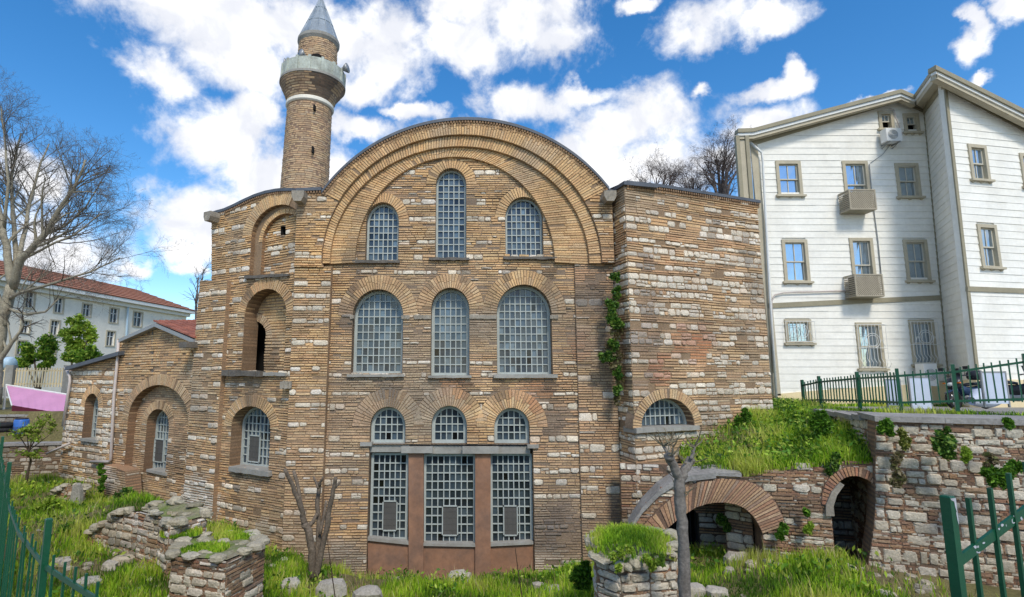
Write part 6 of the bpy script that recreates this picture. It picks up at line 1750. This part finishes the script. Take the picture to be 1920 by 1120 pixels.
# ================================================================== MOTORCYCLES
def torus(mb, c, ax, R_, r_, n=22, m=8, col=(.5, .5, .5)):
    c, ax = Vector(c), Vector(ax).normalized(); u = ax.orthogonal().normalized(); w = ax.cross(u)
    f = lambda a, b: c + (u * math.cos(a) + w * math.sin(a)) * (R_ + r_ * math.cos(b)) + ax * r_ * math.sin(b)
    for i in range(n):
        for j in range(m):
            q = [2 * math.pi * x for x in (i / n, (i + 1) / n, j / m, (j + 1) / m)]; mb.quad(f(q[0], q[2]), f(q[1], q[2]), f(q[1], q[3]), f(q[0], q[3]), col)
def loft(mb, secs, n=12):
    """sections: (centre, half width, half height) along x"""
    base = len(mb.v)
    for (c, w, h) in secs:
        for j in range(n):
            a = 2 * math.pi * j / n; mb.v.append((c[0], c[1] + w * math.copysign(abs(math.cos(a)) ** .8, math.cos(a)), c[2] + h * math.copysign(abs(math.sin(a)) ** .8, math.sin(a))))
    for k in range(len(secs) - 1):
        for j in range(n):
            a, b = base + k * n + j, base + k * n + (j + 1) % n; mb.f.append((a, b, b + n, a + n)); mb.c.append((.5, .5, .5))
    mb.f.append(tuple(base + j for j in range(n))); mb.f.append(tuple(base + (len(secs) - 1) * n + j for j in range(n))); mb.c += [(.5, .5, .5)] * 2
def motorcycle(label, loc, rz, cover, body, top_case, s=1.0):
    t = thing('motorcycle', label, 'motorcycle', loc, 'motorcycles parked on the terrace'); t.rotation_euler = (.08, 0, rz); t.scale = (s, s, s); t['origin'] = (0, 0, 0)
    for x in (.66, -.62):
        mb = MB(); torus(mb, (x, 0, .3), (0, 1, 0), .235, .065); wh = mesh_obj('wheel', mb, 'tyre', t, True); mb = MB(); torus(mb, (x, 0, .3), (0, 1, 0), .165, .018, 18, 6)
        for k in range(5): a = 2 * math.pi * k / 5; mb.tube([(x, 0, .3), (x + .17 * math.cos(a), 0, .3 + .17 * math.sin(a))], .018, 5)
        mesh_obj('rim', mb, 'chrome', wh, True)
    mb = MB(); loft(mb, [((-.75, 0, .62), .05, .04), ((-.5, 0, .62), .12, .11), ((-.2, 0, .55), .15, .14), ((.1, 0, .5), .16, .18), ((.3, 0, .58), .14, .16), ((.42, 0, .72), .06, .05)]); mesh_obj('body', mb, body, t, True)
    mb = MB(); loft(mb, [((-.72, 0, .75), .08, .03), ((-.5, 0, .78), .13, .05), ((-.1, 0, .76), .14, .05), ((.12, 0, .72), .08, .04)]); mesh_obj('seat', mb, 'black_plastic', t, True)
    mb = MB(); loft(mb, [((.28, 0, .75), .1, .1), ((.42, 0, .84), .2, .2), ((.56, 0, .78), .22, .17), ((.68, 0, .68), .12, .08)]); mesh_obj('fairing', mb, cover, t, True)
    mb = MB(); P = [(.36, y, z) for y, z in ((-.16, .98), (.16, .98), (.1, 1.24), (-.1, 1.24))]; mb.hexa(P, [(x - .09 * (z - .9) * 3 + .0 + .012, y, z) for x, y, z in P]); mesh_obj('windscreen', mb, 'black_plastic', t)
    mb = MB(); loft(mb, [((.66, 0, .76), .09, .06), ((.71, 0, .75), .07, .045)]); mesh_obj('headlight', mb, 'lamp_lens', t, True)
    mb = MB()
    for y in (-.08, .08): mb.tube([(.66, y, .3), (.46, y, .86)], .024, 7)
    mesh_obj('fork', mb, 'chrome', t, True)
    mb = MB(); mb.tube([(.3, -.36, 1.0), (.38, -.2, 1.02), (.42, 0, .96), (.38, .2, 1.02), (.3, .36, 1.0)], .017, 7); mesh_obj('handlebar', mb, 'black_plastic', t, True)
    for y in (-1, 1): mb = MB(); mb.tube([(.36, .24 * y, 1.02), (.42, .32 * y, 1.2)], .008, 5); mb.obox((.42, .34 * y, 1.24), (.015, 0, 0), (0, .07, 0), (0, 0, .045)); mesh_obj('mirror', mb, 'black_plastic', t)
    mb = MB(); loft(mb, [((.9, 0, .5), .06, .01), ((.75, 0, .57), .08, .025), ((.55, 0, .58), .08, .025), ((.36, 0, .48), .06, .01)]); mesh_obj('mudguard', mb, body, t, True)
    mb = MB(); mb.tube([(.0, -.17, .28), (-.3, -.2, .3), (-.8, -.22, .38)], [.03, .05, .055], 9); mesh_obj('exhaust', mb, 'chrome', t, True)
    mb = MB(); loft(mb, [((-.15, 0, .33), .13, .12), ((.1, 0, .34), .15, .14), ((.25, 0, .36), .1, .1)]); mesh_obj('engine', mb, 'metal_grey', t, True)
    for y in (-1, 1): mb = MB(); mb.obox((.6, .2 * y, .8), (.03, 0, 0), (0, .035, 0), (0, 0, .02)); mesh_obj('indicator', mb, 'orange', t)
    if top_case: mb = MB(); loft(mb, [((-.98, 0, .95), .1, .1), ((-.92, 0, .96), .2, .15), ((-.66, 0, .96), .2, .15), ((-.6, 0, .95), .12, .1)]); mesh_obj('top_case', mb, 'black_plastic', t, True)
p = PY(1822, 768, 13.6); motorcycle('dark motorcycle with a pale rounded fairing, left of the largest pale board', (p.x, p.y, p.z), math.radians(195), 'black_plastic', 'bike_blue', False, .82)
p = PY(1905, 766, 13.0); motorcycle('dark motorcycle with a raised top case, right of the largest pale board', (p.x, p.y, p.z), math.radians(-60), 'bike_blue', 'black_plastic', True, .82)
p = PY(1838, 752, 13.3); t = thing('helmet_box', 'pale rounded cover lying on the dark motorcycle left of the largest board', 'cover', tuple(p)); mb = MB(); loft(mb, [((p.x - .3, p.y - .1, p.z), .1, .1), ((p.x - .15, p.y - .1, p.z + .08), .2, .22), ((p.x + .12, p.y - .1, p.z + .08), .2, .24), ((p.x + .3, p.y - .1, p.z), .12, .1)]); mesh_obj('shell', mb, 'board', t, True)
# meter cabinet in the corner of the house
a, b = PY(1722, 724, 21.4), PY(1752, 682, 21.4); t = thing('air_conditioner', 'white air conditioner unit standing low in the house corner behind the terrace railing', 'air conditioner', tuple(a)); mb = MB(); mb.box(a.x + .2, b.x, 21.3, 21.7, a.z, b.z); mesh_obj('casing', mb, 'white_plastic', t); mb = MB()
for k in range(4): mb.tube([((a.x + b.x) / 2 + .08 + (.22 - k * .05) * math.cos(x), 21.29, (a.z + b.z) / 2 + (.22 - k * .05) * math.sin(x)) for x in [2 * math.pi * i / 18 for i in range(19)]], .01, 4)
mesh_obj('fan_grille', mb, 'metal_grey', t)

# ================================================================== POLLARDS, SAPLINGS, PLANTS
z4 = lambda x, y: (x / 2.545 + 380, y / 2.545 + 680)
def pol(name, label, Y, stems, col, base_px, sprouts=0, cat='tree'):
    base = PY(*base_px, Y); t = thing(name, label, cat, tuple(base)); mb, tw_ = MB(), MB()
    for pts, r0, r1, dy in stems:
        P = [PY(u, v, Y + dy * i / (len(pts) - 1)) for i, (u, v) in enumerate(pts)]; Q, Rr = [], []
        for i in range(len(P) - 1):
            for k in range(4):
                f = k / 4; Q.append(P[i].lerp(P[i + 1], f) + Vector((rng.gauss(0, .006), rng.gauss(0, .006), 0))); x = (i + f) / (len(P) - 1); Rr.append((r0 + (r1 - r0) * x) * rng.uniform(.92, 1.1))
        Q.append(P[-1]); Rr.append(r1); mb.tube(Q, Rr, 10, col)
        for j in range(sprouts):
            i = rng.randint(len(Q) * 2 // 3, len(Q) - 1); dd = Vector((rng.gauss(0, 1), rng.gauss(0, 1), rng.uniform(.2, 1.2))).normalized()
            tw_.tube([Q[i], Q[i] + dd * rng.uniform(.05, .16), Q[i] + dd * rng.uniform(.16, .3) + Vector((0, 0, .05))], [.012, .009, .004], 4, mix(col, lin(120, 110, 70), .5))
    mesh_obj('trunk', mb, 'bark', t, smooth=True)
    if tw_.f: mesh_obj('sprouts', tw_, 'bark', t)
    return t
c_ = lin(112, 100, 86)
pol('pollard_tree', 'pollard of several bare forked stems in the grass beside the tall windows', 12.6, [
    ([z4(522, 1030), z4(520, 900), z4(505, 800), z4(486, 770)], 0.0814, 0.0800, -.1), ([z4(488, 775), z4(472, 700), z4(430, 590), z4(392, 508)], 0.0629, 0.0400, -.3), ([z4(478, 720), z4(460, 620), z4(434, 516)], 0.0444, 0.0360, .2), ([z4(500, 790), z4(530, 755), z4(548, 720)], 0.0444, 0.0400, .1),
    ([z4(530, 1026), z4(545, 900), z4(556, 800), z4(548, 690), z4(556, 570)], 0.0703, 0.0440, .3), ([z4(552, 600), z4(530, 545)], 0.0333, 0.0240, .1), ([z4(556, 590), z4(575, 545)], 0.0333, 0.0240, -.1),
    ([z4(538, 1024), z4(566, 900), z4(596, 780), z4(604, 690), z4(630, 590), z4(636, 548)], 0.0740, 0.0400, -.2), ([z4(630, 600), z4(654, 570)], 0.0296, 0.0240, .1), ([z4(560, 820), z4(580, 720), z4(590, 660)], 0.0370, 0.0320, .3)], c_, z4(530, 1030))
z5 = lambda x, y: (x / 2.667 + 1080, y / 2.667 + 700)
pol('pollard_tree', 'single grey pollard trunk with a knobbly cut crown before the wide brick arch', 7.6, [
    ([z5(545, 1240), z5(543, 1100), z5(540, 900), z5(526, 740), z5(518, 600), z5(520, 520)], 0.0799, 0.0680, 0), ([z5(520, 540), z5(490, 470), z5(470, 425), z5(462, 412)], 0.0600, 0.0640, -.1), ([z5(522, 540), z5(545, 480), z5(575, 430)], 0.0555, 0.0640, .1), ([z5(470, 430), z5(445, 380), z5(432, 358)], 0.0222, 0.0112, .1), ([z5(575, 430), z5(592, 390), z5(594, 362)], 0.0259, 0.0112, 0), ([z5(485, 440), z5(482, 345)], 0.0089, 0.0040, 0)], lin(120, 114, 106), (1285, 1120), sprouts=7)
for lab, pts, Y in (('thin leaning stick beside the forked pollard', [(612, 1000), (620, 1060), (629, 1125)], 10.5), ('thin dark stick in front of the right red apron panel', [(966, 1028), (972, 1075), (980, 1128)], 10.5)):
    P = [PY(u, v, Y) for u, v in pts[::-1]]; t = thing('stick', lab, 'stick', tuple(P[0])); mb = MB(); mb.tube(P, [.012, .01, .006], 6, lin(70, 56, 44)); mb.tube([P[1], P[1] + Vector((.05, 0, .14))], [.006, .003], 5, lin(70, 56, 44)); mesh_obj('stem', mb, 'bark', t)
b0 = PY(49, 922, 19.5)
sap = [PY(49, 922, 19.5), PY(51, 890, 19.5), PY(58, 865, 19.4), PY(54, 845, 19.3), PY(60, 825, 19.2)]
br = [(sap, .05)] + [([sap[3], PY(u, v, 19.2)], .02) for u, v in ((25, 800), (48, 790), (75, 780), (96, 775), (100, 810), (20, 840), (85, 840))]
bush('young_tree', 'young yellow green tree with a thin crooked trunk, far left in the yard', 'tree', b0, [blob(60, 815, 19.2, 36, 20, .5), blob(85, 795, 19.2, 24, 22, .4), blob(35, 812, 19.2, 22, 16, .3), blob(60, 848, 19.2, 40, 12, .4)], 300, .055, GREENS['olive'] + GREENS['lime'], None, br)

def vine(name, label, path, widths, Y, per, size, pal, cat='plant', W=None):
    base = PY(*path[-1], Y); blobs = []
    for (u, v), w in zip(path, widths): blobs.append(blob(u, v, Y - w * .006, w, w * 1.2, w / 20, depth=w * .7))
    st = [([tuple(PY(u + rng.uniform(-4, 4), v, Y + .05)) for u, v in sorted(path, key=lambda q: q[1])][::-1], .014) for _ in range(2)] if len(path) > 5 and 'vine' in name else None
    return bush(name, label, cat, base, blobs, per, size, pal, None, st)
vine('wall_vine', 'green climbing plant hanging in the corner between the great arch and the end block', [(1153, 520), (1154, 548), (1146, 575), (1150, 595), (1158, 610), (1142, 668), (1132, 672), (1150, 650), (1160, 700), (1158, 730)], [9, 10, 15, 15, 12, 13, 9, 12, 10, 9], 14.45, 520, .05, 'dark')
vine('dry_vine', 'dry grey brown creeper stems hanging below the green climbing plant', [(1152, 625), (1148, 645), (1155, 665), (1155, 690), (1160, 715), (1158, 750), (1157, 560)], [13, 15, 14, 12, 9, 7, 8], 14.55, 420, .055, 'dry')
plants = [('wall_plant', 'large dark green ivy clump in the middle of the terrace wall', [(1772, 822), (1768, 838), (1776, 850), (1784, 830), (1760, 828)], [16, 15, 12, 12, 10], 10.4, 430, .05, 'dark'),
          ('wall_plant', 'round green plant under the corner of the terrace wall coping', [(1662, 800), (1668, 806), (1655, 804)], [11, 9, 8], 10.85, 420, .05, 'mid'),
          ('wall_plant', 'loose plant growing below the round green plant in the terrace wall', [(1697, 828), (1690, 815), (1700, 835)], [10, 7, 8], 10.75, 330, .045, 'olive'),
          ('wall_plant', 'hanging tangle of dry stems and leaves in the terrace wall', [(1682, 870), (1686, 890), (1680, 905), (1684, 855)], [10, 10, 8, 7], 10.8, 360, .045, 'dry'),
          ('wall_plant', 'small yellowish plant right of the large ivy clump', [(1812, 850), (1808, 858)], [10, 7], 10.2, 360, .045, 'lime'),
          ('wall_plant', 'spreading plant above the close green railing on the terrace wall', [(1876, 890), (1862, 897), (1892, 884), (1905, 872), (1850, 886), (1880, 905)], [14, 10, 12, 11, 9, 9], 9.9, 360, .05, 'mid'),
          ('wall_plant', 'small tuft hanging from the coping at the right end of the terrace wall', [(1888, 793), (1893, 798)], [8, 6], 9.95, 380, .045, 'mid'),
          ('wall_plant', 'dry brown tuft of stems above the spreading plant on the terrace wall', [(1858, 862), (1852, 874)], [9, 8], 10.05, 330, .045, 'dry'),
          ('wall_plant', 'small fresh green plant beside the springing of the wide brick arch', [(1466, 997), (1462, 1005), (1470, 988)], [9, 7, 6], 11.6, 430, .045, 'mid'),
          ('wall_plant', 'bright small plant on the wall between the two ruined arches', [(1516, 992), (1520, 984)], [8, 6], 11.5, 420, .045, 'lime'),
          ('wall_plant', 'tuft high on the wall between the two ruined arches', [(1514, 960)], [6], 11.5, 420, .045, 'mid'),
          ('wall_plant', 'dark ivy hanging inside the wide brick arch', [(1398, 968), (1405, 985), (1392, 960), (1352, 972), (1360, 990)], [13, 11, 10, 9, 8], 12.9, 400, .05, 'dark'),
          ('shrub', 'yellowish green weeds spilling down the front of the round grassy stump', [(1165, 1035), (1180, 1030), (1215, 1050), (1240, 1050), (1158, 1065), (1225, 1062), (1150, 1045)], [8, 7, 9, 9, 7, 7, 7], 8.15, 300, .035, 'lime'),
          ('shrub', 'tall dark conical shrub against the corner of the church end block', [(1434, 745), (1434, 760), (1432, 775), (1436, 785), (1425, 772)], [10, 14, 16, 17, 10], 16.3, 560, .06, 'dark'),
          ('shrub', 'bright green shrub at the foot of the white house plinth', [(1482, 775), (1470, 778), (1496, 776), (1455, 782)], [14, 11, 11, 9], 17.2, 480, .06, 'mid'),
          ('shrub', 'leafy bush drooping over the terrace wall at the right of the grassy bank', [(1538, 790), (1530, 800), (1548, 806), (1556, 830), (1545, 815), (1565, 845), (1540, 783)], [15, 14, 14, 12, 13, 11, 11], 12.9, 460, .055, 'mid'),
          ('shrub', 'dark leafy bush hanging over the top of the ruined wall near the small arch', [(1558, 872), (1566, 862), (1552, 880), (1575, 868)], [13, 11, 9, 8], 11.6, 430, .05, 'dark'),
          ('shrub', 'low bush on the middle of the grassy bank', [(1500, 812), (1515, 806), (1488, 818)], [13, 12, 9], 14.2, 430, .055, 'mid'),
          ('shrub', 'weedy bush on the grassy bank close to the church wall', [(1392, 795), (1400, 780), (1385, 808), (1405, 800)], [12, 11, 10, 10], 15.0, 430, .06, 'mid'),
          ('shrub', 'round lime green leafy bush in the left of the yard', [(82, 958), (95, 952), (70, 962), (90, 965)], [18, 14, 13, 13], 15.0, 430, .06, 'lime'),
          ('shrub', 'big leaved dark weed at the foot of the chapel', [(235, 930), (222, 934), (248, 934)], [12, 9, 9], 15.6, 330, .09, 'dark'),
          ('shrub', 'narrow climbing shrub on the chapel buttress stub', [(190, 885), (191, 900), (190, 915), (188, 875)], [6, 7, 7, 5], 18.0, 360, .06, 'mid'),
          ('shrub', 'leafy green weed bush in the grass left of the low crumbling wall', [(125, 1000), (140, 1005), (112, 1006)], [15, 12, 11], 12.8, 420, .06, 'mid'),
          ('shrub', 'weed bush against the left side of the round grassy stump', [(1092, 1075), (1085, 1090), (1100, 1062), (1098, 1095)], [13, 13, 10, 12], 9.6, 420, .05, 'mid')]
for nm, lab, path, wd, Y, per, sz, pal in plants: vine(nm, lab, path, wd, Y, per, sz, pal, 'plant' if nm == 'wall_plant' else 'shrub')

# ================================================================== GRASS
RG = np.random.RandomState(11)
def blades(name, X, Y, Zf, h0, h1, w, cols, lean=.45):
    n = len(X); z = Zf; a = RG.uniform(0, 6.283, n); h = RG.uniform(h0, h1, n) * RG.uniform(.6, 1.15, n)
    pn = np.array([noise.noise(Vector((x * .9, y * .9, 2.0))) for x, y in zip(X, Y)])
    h = h * (1 + .9 * pn)
    dx, dy = np.cos(a), np.sin(a); b = RG.uniform(0, 6.283, n); k = RG.uniform(.1, lean, n) * h
    ox, oy = np.cos(b) * k, np.sin(b) * k
    W2 = w * RG.uniform(.6, 1.4, n)
    p0 = np.stack([X - dx * W2, Y - dy * W2, z - .02], 1); p1 = np.stack([X + dx * W2, Y + dy * W2, z - .02], 1)
    p2 = np.stack([X + ox * .35 + dx * W2 * .8, Y + oy * .35 + dy * W2 * .8, z + h * .6], 1); p3 = np.stack([X + ox * .35 - dx * W2 * .8, Y + oy * .35 - dy * W2 * .8, z + h * .6], 1); p4 = np.stack([X + ox, Y + oy, z + h], 1)
    V = np.stack([p0, p1, p2, p3, p4], 1).reshape(-1, 3); i = np.arange(n)[:, None] * 5
    F = np.concatenate([i + np.array([[0, 1, 2]]), i + np.array([[0, 2, 3]]), i + np.array([[3, 2, 4]])], 1).reshape(-1, 3)
    C = np.asarray(cols); t = np.clip(.5 + pn * 1.1 + RG.normal(0, .22, n), 0, .999) * len(C); c = C[t.astype(int)] * RG.uniform(.75, 1.2, (n, 1))
    o = fast_mesh(name, V, F, np.repeat(c, 3, 0), 'grass'); return stuff(o)
GC = [lin(78, 114, 32), lin(108, 148, 36), lin(138, 180, 42), lin(162, 198, 50), lin(186, 210, 66), lin(198, 204, 96)]
def pts_in(poly, n):
    xs = [p[0] for p in poly]; ys = [p[1] for p in poly]; X = RG.uniform(min(xs), max(xs), n * 4); Y = RG.uniform(min(ys), max(ys), n * 4); k = inside(X, Y, poly); return X[k][:n], Y[k][:n]
VIS = [(-1.5, 5.2), (2.5, 5.6), (9.5, 7.9), (8.3, 11.0), (6.9, 13.8), (4.3, 13.9), (3.9, 14.85), (-4.6, 14.75), (-7.6, 16.2), (-16.2, 21.2), (-20, 21), (-13, 14.4), (-6.2, 7.2)]
X, Y = pts_in(VIS, 230000); dn = np.array([noise.noise(Vector((x * .55, y * .55, 7))) for x, y in zip(X, Y)]); k = RG.uniform(0, 1, len(X)) < np.clip(.62 + dn * 2.4, .06, 1)
# worn earth right along the walls
X, Y = X[k], Y[k]; blades('grass', X, Y, Hyard(X, Y), .07, .25, .009, GC)
Xd, Yd = pts_in(VIS, 9000); blades('dry_grass', Xd, Yd, Hyard(Xd, Yd), .12, .34, .006, [lin(186, 172, 116), lin(164, 148, 96), lin(196, 186, 140)], lean=.8)
X, Y = pts_in(BANK, 60000); dn = np.array([noise.noise(Vector((x * .8, y * .8, 9))) for x, y in zip(X, Y)]); k = RG.uniform(0, 1, len(X)) < np.clip(.6 + dn * 2, .08, 1); X, Y = X[k], Y[k]; blades('grass', X, Y, Hbank(X, Y), .08, .36, .010, GC)
Xd, Yd = pts_in(BANK, 5000); blades('dry_grass', Xd, Yd, Hbank(Xd, Yd), .1, .3, .006, [lin(186, 172, 116), lin(164, 148, 96), lin(196, 186, 140)], lean=.9)
xw = RG.uniform(12.6, 19.3, 2600); yw = 21.6 - np.abs(RG.normal(0, .35, 2600)); blades('grass', xw, yw, np.array([tz(0, q) for q in yw]), .05, .22, .012, GC)
tw_l = RG.uniform(0, 1, 1800); xw = np.interp(tw_l, [0, .35, .6, 1], [11.0, 10.2, 10.0, 12.2]) + RG.normal(0, .1, 1800); yw = np.interp(tw_l, [0, .35, .6, 1], [17.0, 14.6, 12.9, 12.0]) + RG.normal(0, .12, 1800); blades('grass', xw, yw, np.array([tz(0, q) for q in yw]), .03, .14, .009, GC)
# fringe hanging over the edge of the ruined wall
s_ = RG.uniform(2.3, 5.0, 5000); f_ = np.array([noise.noise(Vector((q * 2.2, 3, 1))) for q in s_]); s_ = s_[RG.uniform(0, 1, 5000) < .5 + f_]
o_ = RG.uniform(-.35, .05, len(s_)); zt_ = np.interp(s_, [q[0] for q in ro[5:10]], [q[1] for q in ro[5:10]])
blades('grass', W_A.A.x + W_A.d.x * s_ + W_A.n.x * o_, W_A.A.y + W_A.d.y * s_ + W_A.n.y * o_, zt_ - .02, .06, .24, .009, GC, lean=1.3)
# crumbled rubble on the ground
mb = MB()
for (x0, y0, sx, sy, n) in [(q[0], q[1], .6, .5, 12) for q in (bA, bB, bC)] + [(p_[0][0], p_[0][1], .6, .5, 9) for p_ in pts_] + [(cs_[0] + .2, cs_[1] - .5, .8, .4, 40), (0, 13.9, 4, .5, 22), (6, 11.2, 1.5, .4, 14), (-12, 17, 3, 1.2, 16), (8, 10.4, .6, .4, 20)]:
    for _ in range(n):
        x, y = x0 + rng.gauss(0, sx), y0 + rng.gauss(0, sy)
        if not inside(np.array([x]), np.array([y]), VIS)[0]: continue
        r = abs(rng.gauss(.05, .035)) + .02; rock(mb, (x, y, float(Hyard(x, y)[0]) + r * .2), (r * 1.2, r * .9, r * .6), rng.uniform(0, 3), mix(rub('s', (x, y, 1)), lin(140, 134, 112), .4))
stuff(mesh_obj('rubble', mb, 'rubble'))
def top_grass(cx, cy, rx, ry, z, n, h0=.08, h1=.2):
    a = RG.uniform(0, 6.283, n); r = np.sqrt(RG.uniform(0, 1, n)); X = cx + rx * r * np.cos(a); Y = cy + ry * r * np.sin(a); return X, Y, np.full(n, z)
X, Y, Zt = top_grass(cs_[0], cs_[1], .72, .64, zs_, 12000); rr_ = np.hypot((X - cs_[0]) / .7, (Y - cs_[1]) / .62); ag = np.arctan2(Y - cs_[1], X - cs_[0])
Zt = zs_ + .06 - .12 * rr_ ** 3 - np.where(rr_ > .93, .12 * np.abs(np.sin(ag * 4 + 1)), 0)
kp_ = RG.uniform(0, 1, len(X)) < .35 + .7 * np.array([noise.noise(Vector((x * 3, y * 3, 1))) for x, y in zip(X, Y)]) + .2 * (rr_ < .7)
blades('grass', X[kp_], Y[kp_], Zt[kp_], .03, .12, .006, GC[1:], lean=.9)
for (u, v, Yd, rx, ry, n) in ((385, 1030, 10.3, .42, .3, 2600), (440, 1006, 11.1, .4, .2, 1500), (470, 1010, 11.0, .2, .2, 700), (340, 1000, 11.2, .4, .3, 1600)):
    p = PY(u, v, Yd); X, Y, Zt = top_grass(p.x, p.y, rx, ry, p.z, n); blades('moss_tuft', X, Y, Zt, .03, .09, .008, GC)
# broad leaved weeds through the grass
X, Y = pts_in(VIS, 16000); dn = np.array([noise.noise(Vector((x * .8, y * .8, 21))) for x, y in zip(X, Y)]); k = dn > .12; X, Y = X[k], Y[k]
V, F, K = leaf_arrays(np.stack([X, Y, Hyard(X, Y) + RG.uniform(.03, .3, len(X))], 1), .05, GREENS['mid'] + GREENS['lime'][:2]); stuff(fast_mesh('weeds', V, F, K, 'leaf'))
X, Y = pts_in(BANK, 7000); V, F, K = leaf_arrays(np.stack([X, Y, Hbank(X, Y) + RG.uniform(.05, .34, len(X))], 1), .05, GREENS['mid'] + GREENS['lime'][:2]); stuff(fast_mesh('weeds', V, F, K, 'leaf'))
for o in list(bpy.data.objects):
    if 'origin' in o: del o['origin']
